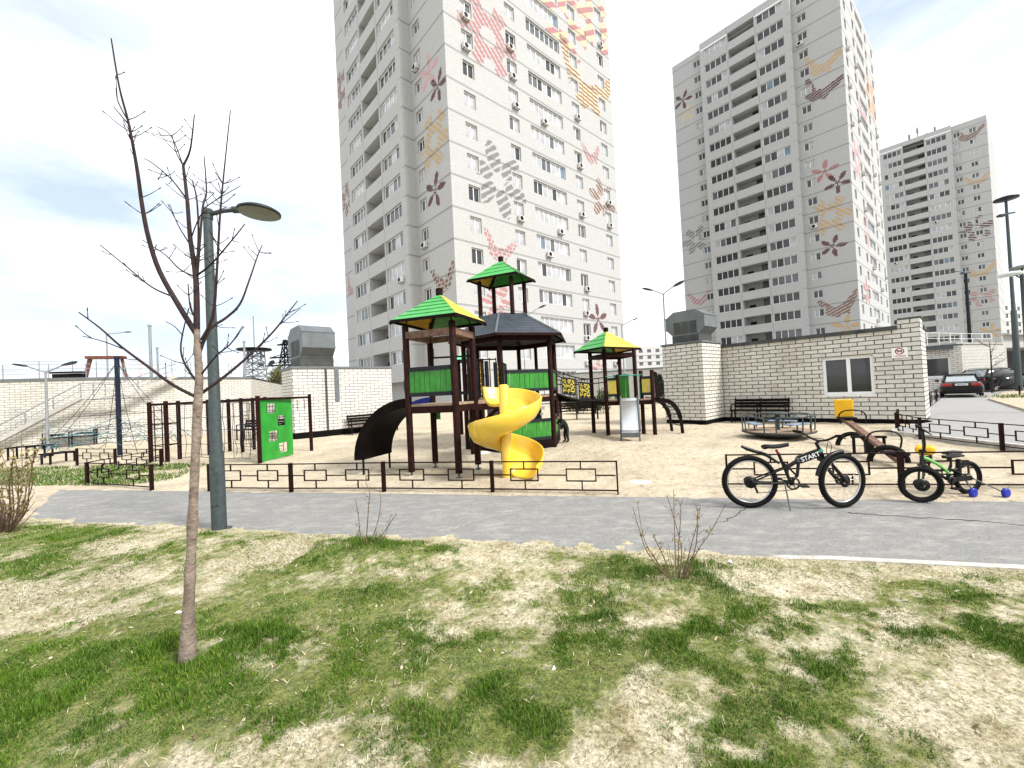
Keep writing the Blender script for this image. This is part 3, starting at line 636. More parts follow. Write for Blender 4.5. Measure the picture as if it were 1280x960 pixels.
def asphalt_material(name, hi, lo, sandy=.5, cracks=True):
    m = bpy.data.materials.new(name); m.use_nodes = True; nt = m.node_tree; N = nt.nodes; L = nt.links
    b = N['Principled BSDF']; b.inputs['Roughness'].default_value = .9; b.inputs['Specular IOR Level'].default_value = .2
    tc = N.new('ShaderNodeTexCoord')
    def noise(sc, det, rough=.6, st=None):
        n = N.new('ShaderNodeTexNoise'); n.inputs['Scale'].default_value = sc; n.inputs['Detail'].default_value = det; n.inputs['Roughness'].default_value = rough
        if st:
            mp = N.new('ShaderNodeMapping'); mp.inputs['Scale'].default_value = st; mp.inputs['Rotation'].default_value = (0, 0, .24); L.new(tc.outputs['Object'], mp.inputs[0]); L.new(mp.outputs[0], n.inputs['Vector'])
        else: L.new(tc.outputs['Object'], n.inputs['Vector'])
        return n
    g = noise(48, 8, .85); r = N.new('ShaderNodeValToRGB'); r.color_ramp.elements[0].position = .3; r.color_ramp.elements[1].position = .72
    r.color_ramp.elements[0].color = (*lo, 1); r.color_ramp.elements[1].color = (*hi, 1); L.new(g.outputs[0], r.inputs[0])
    s = noise(4.2, 14, .86, (.7, 1.5, 1)); sm = N.new('ShaderNodeMapRange'); sm.inputs[1].default_value = .48; sm.inputs[2].default_value = .70; sm.inputs[4].default_value = sandy; L.new(s.outputs[0], sm.inputs[0])
    mx = N.new('ShaderNodeMix'); mx.data_type = 'RGBA'; L.new(sm.outputs[0], mx.inputs[0]); L.new(r.outputs[0], mx.inputs[6]); mx.inputs[7].default_value = (.56, .53, .47, 1)
    last = mx.outputs[2]
    if cracks:
        vo = N.new('ShaderNodeTexVoronoi'); vo.feature = 'DISTANCE_TO_EDGE'; vo.inputs['Scale'].default_value = .42; vo.inputs['Randomness'].default_value = 1
        wv = noise(3, 4); ad = N.new('ShaderNodeVectorMath'); ad.operation = 'MULTIPLY_ADD'; ad.inputs[1].default_value = (.3, .3, .3); L.new(wv.outputs['Color'], ad.inputs[0]); L.new(tc.outputs['Object'], ad.inputs[2]); L.new(ad.outputs[0], vo.inputs['Vector'])
        cr = N.new('ShaderNodeMapRange'); cr.inputs[1].default_value = 0; cr.inputs[2].default_value = .006; cr.inputs[3].default_value = .55; cr.inputs[4].default_value = 0; L.new(vo.outputs['Distance'], cr.inputs[0])
        m3 = N.new('ShaderNodeMix'); m3.data_type = 'RGBA'; L.new(cr.outputs[0], m3.inputs[0]); L.new(last, m3.inputs[6]); m3.inputs[7].default_value = (.06, .055, .05, 1); last = m3.outputs[2]
    L.new(last, b.inputs['Base Color'])
    bp = N.new('ShaderNodeBump'); bp.inputs['Strength'].default_value = .35; bp.inputs['Distance'].default_value = .01; L.new(g.outputs[0], bp.inputs['Height']); L.new(bp.outputs[0], b.inputs['Normal'])
    MATS[name] = m; return m
sand_material('sand', (.57, .495, .375), (.42, .355, .26)); sand_material('far_ground', (.46, .43, .37), (.36, .34, .30)); lawn_material()
asphalt_material('asphalt', (.30, .298, .29), (.12, .12, .118), .5, False); asphalt_material('asphalt_far', (.34, .335, .33), (.22, .22, .222), .35, False)
mat('leaf_brown', (.13, .085, .05), .9, var=.5, scale=8); mat('path_grit', (.45, .42, .36), .95, var=.3, scale=30); mat('grass_blade', (.085, .17, .022), .6, col2=(.045, .115, .012), scale=5)

gm = MB(); gm.face([(-900, -300, -.08), (900, -300, -.08), (900, 1500, -.08), (-900, 1500, -.08)]); gm.build('ground', ['far_ground'])['kind'] = 'structure'
grid_sheet('lawn', np.concatenate([np.linspace(-30, -7, 60), np.linspace(-6.9, 6, 520), np.linspace(6.1, 30, 60)]), np.concatenate([np.linspace(-25, .9, 40), np.linspace(1, 7.4, 330), np.linspace(7.6, 11.5, 20)]), lawn_z, MATS['lawn_soil'], lambda x, y: y < path_near(x)+np.where(x < 1.8, .3, -.01), green)
grid_sheet('playground_sand', np.concatenate([np.linspace(-34, -12.2, 90), np.linspace(-12, 10, 330), np.linspace(10.1, 14, 24)]), np.concatenate([np.linspace(2.2, 16, 220), np.linspace(16.2, 32, 50)]), sand_z, MATS['sand'], lambda x, y: (y > path_far(x)-.28) | ((x < -6.55-(y-5.65)*.93) & (y > path_near(x)+.1)))
def flat_poly(name, pts, z, m):
    b = MB(); b.face([(p[0], p[1], z) for p in pts]); o = b.build(name, [m]); o['kind'] = 'structure'; return o
xs = np.linspace(-8.9, 26, 90)
near = [(x, path_near(x)-.12 if x < 1.8 else path_near(x)-.02) for x in np.linspace(-6.9, 26, 160)]
far = [(x, path_far(x)+.05*(fbm(np.array([x*1.9]), np.array([7.3]), 4, 9)[0]-.5)) for x in np.linspace(26, -8.9, 160)]
pm = MB(); NQ = 160
for i in range(NQ-1):
    a, b_, c, d_ = near[i], near[i+1], far[NQ-2-i], far[NQ-1-i]; pm.face([(*a, .016), (*b_, .016), (*c, .016), (*d_, .016)])
pm.build('footpath', ['asphalt'])['kind'] = 'structure'
kb = MB(); kb.beam((1.0, path_near(1.0)+.01, -.075), (2.5, path_near(2.5)+.01, -.012), .07, .09); kb.beam((2.5, path_near(2.5)+.01, -.012), (12, path_near(12)+.01, -.006), .07, .09); kb.build('path_kerb', ['kerb'])['kind'] = 'structure'
# roadway on the right, a step above the sand, with its white kerb
RX = lambda y: 8.62 if y < 9.6 else 8.62
flat_poly('roadway', [(8.9, 4.0), (60, -8), (90, 20), (90, 70), (24, 60), (22.5, 27), (12.4, 12.4), (11.5, 11.0), (9.75, 10.2), (8.9, 9.2)], .075, 'asphalt_far')
kb = MB(); kb.beam((8.78, 4.4, .03), (8.86, 9.35, .03), .1, .17); kb.beam((8.86, 9.35, .03), (9.7, 10.25, .03), .1, .17); kb.build('road_kerb', ['kerb'])['kind'] = 'structure'
sp = MB(); sp.prism([(20.4, 17.2), (15.6, 12.2), (16, 8), (40, 4), (38, 19.6), (26.6, 21.6)], .06, .14); sp.build('verge', ['sand'])['kind'] = 'structure'
sp = MB(); sp.prism([(26.0, 23.6), (45, 20.6), (45, 23.0), (26.3, 24.8)], .06, .16); sp.build('far_verge', ['lawn_soil'])['kind'] = 'structure'
sp = MB(); sp.beam((25.8, 23.5, .10), (46, 20.3, .10), .25, .12); sp.build('far_kerb', ['kerb'])['kind'] = 'structure'

# ------------------------------------------------------------------ grass
def blade_mesh(name, P, hgt, wid, lean, mats, mi):
    n = len(P); a = RNG.uniform(0, 2*np.pi, n); b = RNG.uniform(0, 2*np.pi, n)
    side = np.stack([np.cos(a), np.sin(a), np.zeros(n)], -1)*wid[:, None]/2
    tip = np.stack([np.cos(b)*lean*hgt, np.sin(b)*lean*hgt, hgt*np.sqrt(np.clip(1-lean**2, .02, 1))], -1)
    mid = P+tip*.55+np.stack([np.zeros(n), np.zeros(n), hgt*.10], -1)
    V = np.stack([P-side, P+side, mid+side*.7, mid-side*.7, P+tip], 1).reshape(-1, 3)
    base = (np.arange(n)*5)[:, None]
    quads = base+np.array([[0, 1, 2, 3]]); tris = base+np.array([[3, 2, 4]])
    me = bpy.data.meshes.new(name); me.vertices.add(len(V)); me.vertices.foreach_set('co', V.astype(np.float32).ravel())
    loops = np.concatenate([quads.ravel(), tris.ravel()]); me.loops.add(len(loops)); me.loops.foreach_set('vertex_index', loops.astype(np.int32))
    me.polygons.add(2*n); me.polygons.foreach_set('loop_start', np.concatenate([np.arange(n)*4, 4*n+np.arange(n)*3]).astype(np.int32))
    me.polygons.foreach_set('material_index', np.concatenate([mi, mi]).astype(np.int32))
    for m in mats: me.materials.append(MATS[m])
    me.update(calc_edges=True); me.validate(); return me
mat('blade_a', (.105, .205, .011), .65, col2=(.055, .13, .007), scale=3); mat('blade_b', (.052, .115, .007), .65, col2=(.026, .072, .004), scale=3); mat('blade_c', (.20, .255, .045), .7, col2=(.14, .19, .04), scale=3)
mat('straw_a', (.60, .53, .38), .85, col2=(.42, .36, .24), scale=4); mat('straw_b', (.19, .16, .08), .9, col2=(.10, .085, .045), scale=4)
def scatter(n, x0, x1, y0, y1, prob):
    x = RNG.uniform(x0, x1, n); y = RNG.uniform(y0, y1, n); k = RNG.random(n) < prob(x, y); return x[k], y[k]
def grow_lawn():
    def vis(x, y): return (y < path_near(x)-.03) & (np.abs(x) < y*1.45+.6)
    X, Y = [], []
    for (n, ya, yb) in ((480000, 1.1, 2.6), (430000, 2.6, 6.2)):
        x, y = scatter(n, -8.5 if ya > 2 else -4.6, 4.6, ya, yb, lambda x, y: vis(x, y)*np.clip(green(x, y)*.95+.13+(fbm(x*9, y*9, 3, 71)-.5)*1.1, .10, 1)); X.append(x); Y.append(y)
    x = np.concatenate(X); y = np.concatenate(Y); g = green(x, y)
    tuft = np.clip(fbm(x*5, y*5, 3, 41)*2-.55, .25, 1.4)
    lush = sum(k*np.exp(-(((x-a)/rx)**2+((y-c)/ry)**2)) for a, c, rx, ry, k in ((-1.4, 3.85, .6, .3, 1), (1.42, 3.0, .33, .22, 1), (.75, 3.18, .3, .18, .6), (-1.68, 2.5, .18, .14, 1), (2.95, 2.65, .3, .1, .6), (-2.2, 2.4, .5, .3, .35), (1.2, 1.8, .3, .3, .4), (-3.3, 4.55, .5, .15, .4)))
    h = (.012+.036*g)*tuft*RNG.uniform(.5, 1.25, len(x))*(1+1.7*np.clip(lush, 0, 1.1)); P = np.stack([x, y, lawn_z(x, y)-.004], -1)
    mi = RNG.choice(3, len(x), p=[.45, .38, .17]); w = np.clip(.0018+.0010*y, .0026, .007)*RNG.uniform(.7, 1.3, len(x))
    tag(link('grass', blade_mesh('grass', P, h, w, RNG.uniform(.1, .85, len(x)), ['blade_a', 'blade_b', 'blade_c'], mi)), kind='stuff')
    x, y = scatter(330000, -8, 4.6, 1.1, 6.0, lambda x, y: vis(x, y)*np.clip(.95-green(x, y)*.9, .06, 1)*np.clip(fbm(x*2.2, y*2.2, 4, 51)*2.6-.75, .03, 1)*.62)
    P = np.stack([x, y, lawn_z(x, y)+.002], -1)
    tag(link('dry_grass', blade_mesh('dry_grass', P, RNG.uniform(.012, .045, len(x)), np.clip(.0018+.0009*y, .002, .005)*RNG.uniform(.6, 1.3, len(x)), RNG.uniform(.82, .99, len(x)), ['straw_a', 'straw_b', 'blade_c'], RNG.choice(3, len(x), p=[.30, .44, .26]))), kind='stuff')
    x, y = scatter(4200, -7, 4.4, 1.2, 5.5, lambda x, y: vis(x, y)*np.clip(fbm(x*1.6, y*1.6, 3, 81)*2.4-.7, .05, 1))
    P = np.stack([x, y, lawn_z(x, y)+.004], -1)
    tag(link('leaf_litter', blade_mesh('leaf_litter', P, RNG.uniform(.012, .035, len(x)), RNG.uniform(.008, .02, len(x)), RNG.uniform(.9, .995, len(x)), ['leaf_brown', 'straw_a', 'straw_b'], RNG.choice(3, len(x), p=[.5, .3, .2]))), kind='stuff')
    # rough grass inside the fence on the left and thin verges by the road
    x, y = scatter(220000, -17, -6.4, 6.9, 13, lambda x, y: (y > path_far(x)+.25)*np.clip(1.25-(((x+11.6)/4.4)**4+((y-(9.3-.12*(x+11)))/1.55)**4), 0, 1)*np.clip(fbm(x*1.2, y*1.2, 3, 61)*2.6-.6, .05, 1)*(x < -7.6-.35*(y-8)+.6))
    P = np.stack([x, y, sand_z(x, y)-.004], -1)
    tag(link('fence_grass', blade_mesh('fence_grass', P, RNG.uniform(.03, .11, len(x)), RNG.uniform(.008, .016, len(x)), RNG.uniform(.3, .9, len(x)), ['blade_a', 'blade_b', 'straw_a'], RNG.choice(3, len(x), p=[.42, .38, .2]))), kind='stuff')
    x1, y1 = scatter(9000, 20, 27, 14, 21, lambda x, y: np.exp(-(((x-21.7)/.9)**2+((y-17.0)/1.0)**2)*1.5)); x2, y2 = scatter(9000, 26.2, 42, 20.5, 25.0, lambda x, y: (y > 23.75-.158*(x-26))*(y < 24.9-.1*(x-26))*.8)
    x = np.concatenate([x1, x2]); y = np.concatenate([y1, y2]); P = np.stack([x, y, np.full(len(x), .14)], -1)
    tag(link('verge_grass', blade_mesh('verge_grass', P, RNG.uniform(.06, .2, len(x)), RNG.uniform(.02, .035, len(x)), RNG.uniform(.1, .7, len(x)), ['blade_a', 'blade_b', 'straw_a'], RNG.choice(3, len(x), p=[.35, .35, .3]))), kind='stuff')
grow_lawn()

def crack(pts, w, m, seed):
    rgc = random.Random(seed); P = [gp(u, v) for u, v in pts]; Q = smooth_path(P, 8); b = MB()
    off = [V for V in Q]; L = []
    for i, q in enumerate(Q): L.append(Vector((q.x+rgc.uniform(-.018, .018), q.y+rgc.uniform(-.018, .018), .0195)))
    for i in range(len(L)-1):
        d = (L[i+1]-L[i]).normalized(); n = Vector((-d.y, d.x, 0)); w0, w1 = w*rgc.uniform(.5, 1.2), w*rgc.uniform(.5, 1.2); b.face([L[i]-n*w0, L[i+1]-n*w1, L[i+1]+n*w1, L[i]+n*w0])
    b.build('path_crack', [m])['kind'] = 'structure'
crack([(548, 668), (575, 660), (602, 650), (640, 640)], .006, 'path_grit', 1); crack([(1060, 643), (1130, 648), (1200, 652), (1285, 660)], .006, 'plinth', 2); crack([(905, 655), (925, 642), (940, 630)], .004, 'plinth', 3)

# ------------------------------------------------------------------ brick buildings
LD, RD = Vector((-.681, .732, 0)), Vector((.755, .655, 0))          # the two street directions
NL, NR = Vector((-.732, -.681, 0)), Vector((.655, -.755, 0))        # outward normals of walls along LD / RD
def t_on(P, D, u, v):
    q = ray(u, v); det = q.x*(-D.y)+D.x*q.y
    s = (P[0]*(-D.y)+D.x*P[1])/det; return (q.x*P[1]-q.y*P[0])/-det if False else ((q.x*s-P[0])*D.x+(q.y*s-P[1])*D.y)/(D.x**2+D.y**2)
def block(name, label, cat, Q, a, b, z1, m, ops=(), plinth=.14, coping=.09, group=None, uo=0., cm='coping', notch=None):
    """brick box: corner Q nearest the street, walls along LD (length a) and RD (length b)"""
    Q = Vector((Q[0], Q[1], 0)); root = thing(name, Q, label, cat, group); w = MB()
    facade(w, Q, LD, NL, a, plinth, z1, [o[1:] for o in ops if o[0] == 'L'], .12, uo); facade(w, Q, RD, NR, b, plinth, z1, [o[1:] for o in ops if o[0] == 'R'], .12, uo+.17)
    A, B, E = Q+LD*a, Q+RD*b, Q+LD*a+RD*b
    facade(w, A, RD, -NR, b, plinth, z1, []); facade(w, B, LD, -NL, a, plinth, z1, [])
    w.build('brick_wall', [m], root)
    p = MB(); o = .02
    p.prism([(x.x, x.y) for x in (Q+NL*o*0-NL*-.0+LD*-o*0, B, E, A)], 0, plinth)
    for i in range(len(p.v)): pass
    p = MB(); c = (Q+E)/2
    R2 = [c+(x-c)*(1-.02/max(1, (x-c).length)) for x in (Q, B, E, A)]; p.prism([(x.x, x.y) for x in R2], -.05, plinth)
    p.build('plinth', ['plinth'], root)
    k = MB(); R3 = [Q+NL*.04+NR*.04, B+NR*.04-NL*.04, E-NL*.04-NR*.04, A+NL*.04-NR*.04]
    if notch: R3 = [Q+LD*notch[0]+NL*.04, Q+LD*notch[0]+RD*notch[1], Q+RD*notch[1]+NR*.04]+R3[1:]
    k.prism([(x.x, x.y) for x in R3], z1+.002, z1+coping); k.build('roof_coping', [cm], root)
    return root
def shop_window(parent, P, d, n, t, z, w, h, muls=(.52,)):
    o = put_window(parent, 'window', P, d, n, t, z, w, h, muls, 'pane_dark', inset=.07, org=Vector(origin(parent)), fw=.085)
    return o
# garage with the window
K = Vector((11.25, 10.95, 0))
tw0, tw1 = t_on(K, LD, 1093, 470), t_on(K, LD, 1028, 470)
garage = block('garage', 'cream brick garage with a white double window and a no dogs sign', 'garage', K, 5.3, max(1.2, t_on(K, RD, 1161, 490)), 2.70, 'cream_brick', [('L', tw0, tw1, .86, 2.03)], coping=.085, notch=(t_on(K, LD, 1121, 400)+.002, .902))
shop_window(garage, K, LD, NL, (tw0+tw1)/2, .86, tw1-tw0, 1.17)
pr = MB(); tp = t_on(K, LD, 1121, 400)
facade(pr, K+LD*0, LD, NL, tp, 2.69, 2.96, []); facade(pr, K, RD, NR, .9, 2.69, 2.96, [], uo=.17); facade(pr, K+LD*tp, RD, -NR, .9, 2.69, 2.96, []); facade(pr, K+RD*.9, LD, -NL, tp, 2.69, 2.96, [])
pr.cur = 1; c0 = [K+NL*.02+NR*.03, K+RD*.9+NR*.03, K+RD*.9+LD*tp, K+LD*tp+NL*.02]; pr.prism([(p.x, p.y) for p in c0], 2.962, 2.985)
pr.build('corner_pier', ['cream_brick', 'coping'], garage)
fl = MB(); fl.beam(K+LD*(tp+.01)+NL*.055+Vector((0, 0, 2.735)), K+LD*5.15+NL*.055+Vector((0, 0, 2.735)), .03, .11); fl.build('roof_flashing', ['zinc_dark'], garage)
def no_dogs_sign():
    t = t_on(K, LD, 1124.5, 440); P = K+LD*t+NL*.012+Vector((0, 0, 2.02)); rz = math.atan2(NL.x, -NL.y)
    s = thing('warning_sign', P, 'white no dogs sign with a red ring on the brick garage', 'sign', rz=rz); O = Vector((0, 0, 0))
    m = MB(); m.box((0, 0, 0), (.33, .014, .29)); m.build('sign_plate', ['sign_white'], s, O)
    m = MB(); m.lathe([(.094, -.009), (.094, -.013), (.072, -.013), (.072, -.009)], (0, 0, .04), 28, 'Y')
    m.beam((-.058, -.0125, .098), (.058, -.0125, -.018), .004, .016, Vector((0, 1, 0))); m.build('ring', ['sign_red'], s, O)
    m = MB(); D = [(-.055, .045), (-.062, .07), (-.045, .085), (-.035, .062), (.03, .062), (.055, .085), (.06, .075), (.048, .05), (.044, .0), (.03, .0), (.026, .032), (-.02, .032), (-.026, 0), (-.04, 0), (-.04, .04)]
    m.plate([(x, -.0085, z) for x, z in D], .003); m.build('dog_symbol', ['dark_void'], s, O)
    m = MB()
    for z, w in ((-.085, .25), (-.112, .2)): 
        x = -w/2
        while x < w/2: q = random.uniform(.012, .03); m.box((x+q/2, -.008, z), (q, .003, .013)); x += q+.007
    m.build('small_print', ['sign_red'], s, O)
no_dogs_sign()
# vent housing in front of the garage
VQ = at(877, 426, 13.6); VQ.z = 0
vt = block('vent_housing', 'stained cream brick vent housing left of the garage wall', 'vent housing', VQ, 1.42, 1.55, 2.83, 'cream_brick', plinth=.16, coping=.06, uo=.6, cm='zinc')
pm = MB(); e = K+LD*5.22+NL*.06; pm.tube([e+Vector((0, 0, .1)), e+Vector((0, 0, 2.66))], .035, 8); pm.tube([e+Vector((0, 0, 2.66)), e+NL*.12+Vector((0, 0, 2.72))], .04, 8); tag(pm.build('downpipe', ['zinc']), 'thin zinc downpipe in the corner beside the vent housing', 'downpipe')
def hood(label, c, z, s, length):
    """zinc roof ventilator: bulged profile across LD, run along RD, louvres on the ends"""
    c = Vector((c[0], c[1], z)); root = thing('roof_ventilator', c, label, 'ventilator', 'zinc roof ventilators')
    prof = [(-.5, 0), (-.5, .30), (-.74, .55), (-.74, 1.0), (-.42, 1.22), (.42, 1.22), (.74, 1.0), (.74, .55), (.5, .30), (.5, 0)]
    m = MB(); n = len(prof); V = [c+LD*(x*s)+RD*y+Vector((0, 0, zz*s)) for y in (-length/2, length/2) for x, zz in prof]
    m.faces(V, [(i, (i+1) % n, n+(i+1) % n, n+i) for i in range(n)]+[tuple(range(n))[::-1], tuple(range(n, 2*n))], False)
    for x, zz, q in ((-.74, 1.0, .02), (.74, 1.0, .02), (-.74, .55, .012), (.74, .55, .012)):
        a = c+LD*(x*s)+Vector((0, 0, zz*s)); m.beam(a-RD*(length/2+.03), a+RD*(length/2+.03), .035, .03)
    m.build('casing', ['zinc'], root)
    for y in (-1, 1):
        b = MB()
        # dark louvre openings in the long sides under the bulge (end faces)
        P = c+RD*(y*(length/2+.004))
        for k in range(3):
            x0 = (-.44+.30*k)*s; a = P+LD*x0; w = .27*s
            b.plate([a+Vector((0, 0, .34*s)), a+LD*w+Vector((0, 0, .34*s)), a+LD*w+Vector((0, 0, .80*s)), a+Vector((0, 0, .80*s))], .006*y)
        
        b.build('louvre', ['zinc_dark'], root)
    b = MB(); b.faces([c+LD*(x*.505*s)+RD*(y*(length/2+.012))+Vector((0, 0, q)) for q in (.0, .285*s) for x, y in ((-1, -1), (1, -1), (1, 1), (-1, 1))], [(0, 1, 5, 4), (1, 2, 6, 5), (2, 3, 7, 6), (3, 0, 4, 7)], False); b.build('base_band', ['zinc_dark'], root)
    return root
hood('zinc roof ventilator on the vent housing by the garage', VQ+LD*.64+RD*.72, 2.892, .93, 1.05)
MQ = Vector((-8.55, 15.6, 0)); mb_len = t_on(MQ, RD, 490, 490)
mid = block('vent_building', 'white brick building with a tall zinc ventilator between terrace and play tower', 'brick building', MQ, max(1.6, t_on(MQ, LD, 357, 490)), mb_len, 2.78, 'white_brick', plinth=.24, coping=.085, cm='zinc')
hood('larger zinc roof ventilator on the white brick building', MQ+LD*.85+RD*.98, 2.868, 1.38, 1.25)
cv = MB(); a = MQ+RD*t_on(MQ, RD, 408, 490)+NR*.03; cv.beam(a+Vector((0, 0, .24)), a+Vector((0, 0, 2.78)), .07, .05, NR); cv.build('downpipe', ['zinc_dark'], mid)
cv = MB(); a = MQ+RD*t_on(MQ, RD, 421, 480)+NR*.02; cv.beam(a+Vector((0, 0, 1.42)), a+Vector((0, 0, 2.78)), .17, .04, NR); cv.build('cable_cover', ['zinc'], mid)
cw = MB(); a = MQ+RD*t_on(MQ, RD, 407, 460)+NR*-.3; cw.tube(smooth_path([a+Vector((0, 0, 3.25)), a+RD*.3+Vector((0, 0, 3.2)), a+RD*.55+Vector((0, 0, 3.02)), a+RD*.6+Vector((0, 0, 2.86))]), .012, 5); cw.build('cable', ['grey_steel'], mid)
# second garage further along the road
K2 = Vector((27.05, 24.0, 0)); b2 = t_on(K2, LD, 1189, 470)
g2 = block('garage', 'farther brick garage with a half hidden window beside the black sedan', 'garage', K2, 7, 7, 2.9, 'white_brick', [('L', b2, b2+2.1, 1.0, 2.25)], plinth=.1, coping=.07)
shop_window(g2, K2, LD, NL, b2+1.05, 1.0, 2.1, 1.25, (.5,))
fl = MB(); tq = t_on(K2, LD, 1192, 440); fl.beam(K2+LD*tq+NL*.25+Vector((0, 0, 2.78)), K2+LD*7+NL*.25+Vector((0, 0, 2.78)), .5, .16); fl.build('eaves', ['coping'], g2)
def yard_wall():
    A, B = Vector((27.35, 24.6, 0)), Vector((33.4, 27.1, 0)); d = (B-A).normalized(); n = Vector((d.y, -d.x, 0))
    t = thing('yard_wall', A, 'pale block wall behind the parked black crossover', 'wall'); w = MB()
    facade(w, A, d, n, (B-A).length, 0, 3.0, []); facade(w, A+Vector((-.25, .6, 0)), d, -n, (B-A).length, 0, 3.0, []); facade(w, B, -n, d, .65, 0, 3.0, []); w.build('block_wall', ['pale_block'], t)
    c = MB(); c.beam(A-n*.3+Vector((0, 0, 3.04)), B-n*.3+Vector((0, 0, 3.04)), .75, .08); c.build('coping', ['concrete'], t)
    r = MB(); L = (B-A).length+9
    for i in range(12): q = A-d*9+d*(L*i/11)-n*.5; r.tube([q+Vector((0, 0, 3.0)), q+Vector((0, 0, 3.75))], .018, 5)
    for z in (3.4, 3.75): r.tube([A-d*9-n*.5+Vector((0, 0, z)), B-n*.5+Vector((0, 0, z))], .013, 5)
    r.build('railing', ['white_frame'], t)
    C = B+Vector((.1, .1, 0)); e = Vector((.93, .37, 0)); m2 = Vector((e.y, -e.x, 0))
    p = thing('underpass', C, 'concrete portal with a dark opening behind the tall lamp post', 'garage'); w = MB()
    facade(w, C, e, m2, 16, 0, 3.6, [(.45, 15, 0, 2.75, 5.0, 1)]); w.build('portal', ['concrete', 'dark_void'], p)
    w = MB(); w.beam(C+m2*.1+Vector((0, 0, 3.66)), C+e*16+m2*.1+Vector((0, 0, 3.66)), .5, .12); w.build('roof_slab', ['concrete'], p)
yard_wall()
# retaining wall of the raised terrace on the left, with its stair
TW = [Vector((-30.5, 14.4, 0)), Vector((-26, 15.7, 0)), Vector((-21.75, 17.0, 0)), Vector((-19.4, 18.2, 0)), Vector((-17.6, 20.0, 0)), Vector((-16.4, 21.7, 0)), Vector((-15.4, 23.6, 0))]
TZ = 3.06
def terrace():
    t = thing('terrace', TW[3], 'long stained brick retaining wall of the raised terrace with stair', 'retaining wall'); w = MB(); u = 0
    P = smooth_path(TW, 4)
    for a, b in zip(P, P[1:]):
        L = (b-a).length; w.face([a, b, b+Vector((0, 0, TZ-.1)), a+Vector((0, 0, TZ-.1))], [(u, 0), (u+L, 0), (u+L, TZ-.1), (u, TZ-.1)]); u += L
    e = P[-1]; f = Vector((-22, 40, 0)); L = (f-e).length; w.face([e, f, f+Vector((0, 0, TZ-.1)), e+Vector((0, 0, TZ-.1))], [(u, 0), (u+L, 0), (u+L, TZ), (u, TZ)])
    w.build('brick_wall', ['terrace_brick'], t)
    c = MB()
    for a, b in zip(P, P[1:]):
        d = (b-a).normalized(); n = Vector((d.y, -d.x, 0))
        c.face([a+n*.06+Vector((0, 0, TZ-.1)), b+n*.06+Vector((0, 0, TZ-.1)), b+n*.06+Vector((0, 0, TZ)), a+n*.06+Vector((0, 0, TZ))]); c.face([a+n*.06+Vector((0, 0, TZ)), b+n*.06+Vector((0, 0, TZ)), b-n*.3+Vector((0, 0, TZ)), a-n*.3+Vector((0, 0, TZ))])
        c.face([a+n*.06+Vector((0, 0, TZ-.1)), b+n*.06+Vector((0, 0, TZ-.1)), b-n*.05+Vector((0, 0, TZ-.1)), a-n*.05+Vector((0, 0, TZ-.1))])
    c.build('coping', ['zinc'], t)
    d = MB(); d.face([p+Vector((0, 0, TZ-.012)) for p in P]+[Vector((-22, 40, TZ-.012)), Vector((-60, 60, TZ-.012)), Vector((-80, 20, TZ-.012))]); d.build('deck', ['terrace_floor'], t)
    # stair string along the wall
    S0 = [(at(0, 552, 16.85)), at(105, 497, 17.75), at(150, 497, 18.45), at(222, 470, 20.3)]; S0 = [at(-60, 584, 16.4)]+S0
    nw = Vector((.35, -.93, 0)); s = MB()
    S1 = [p+nw*.12 for p in S0]
    for a, b in zip(S1, S1[1:]): s.beam(a, b, .24, .14)
    s.build('stair_string', ['concrete'], t)
    r = MB(); rr = [p+nw*.2+Vector((0, 0, .62)) for p in S0]
    r.tube(rr, .022, 6); r.tube([p-Vector((0, 0, .3)) for p in rr], .014, 6)
    for a, b in zip(rr, rr[1:]):
        for k in range(3): q = a.lerp(b, k/3); r.tube([q, q-Vector((0, 0, .6))], .02, 6)
    r.build('handrail', ['galvanised'], t)
    rail = MB()
    for off, hs in ((.15, (.2, .42, .62)), (2.2, (.5, .95))):
        Q = []
        for i, p in enumerate(P):
            dd = (P[min(i+1, len(P)-1)]-P[max(i-1, 0)]).normalized(); n = Vector((dd.y, -dd.x, 0)); Q.append(p-n*off+Vector((0, 0, TZ)))
        for h in hs: rail.tube([q+Vector((0, 0, h)) for q in Q], .014, 5)
        for q in Q[::2]: rail.tube([q, q+Vector((0, 0, hs[-1]))], .02, 5)
    tag(rail.build('railing', ['galvanised'], t))
    return t
terrace()
def swing_frame():
    P = [at(106, 466, 19.2), at(113, 447, 19.2), at(152, 447, 19.6), at(158, 469, 19.6)]; b = P[0].copy(); b.z = TZ
    t = thing('pergola', b, 'orange brown trapezoid timber frame standing on the terrace edge', 'pergola')
    m = MB(); m.beam(P[1]+Vector((-.15, 0, 0)), P[2]+Vector((.15, 0, 0)), .35, .14); m.build('top_board', ['orange_wood'], t)
    m = MB(); q = P[0].copy(); q.z = TZ-.02; m.beam(q, P[1], .12, .12); m.build('leg', ['orange_wood'], t); m = MB(); q = P[3].copy(); q.z = TZ-.02; m.beam(q, P[2], .09, .09); m.build('leg', ['orange_wood'], t)
    A, B = at(66, 470, 18.6), at(106, 468, 19.0); A.z = B.z = TZ
    t = thing('bench', A, 'long dark plank bench on the terrace behind the railing', 'bench', 'benches round the playground')
    m = MB(); m.beam(A+Vector((0, 0, .32)), B+Vector((0, 0, .32)), .45, .07); m.build('seat', ['dark_plank'], t)
    m = MB(); m.beam(A+Vector((.06, 0, .0)), B+Vector((-.06, 0, .0)), .3, .5); m.build('base', ['dark_plank'], t)
swing_frame()

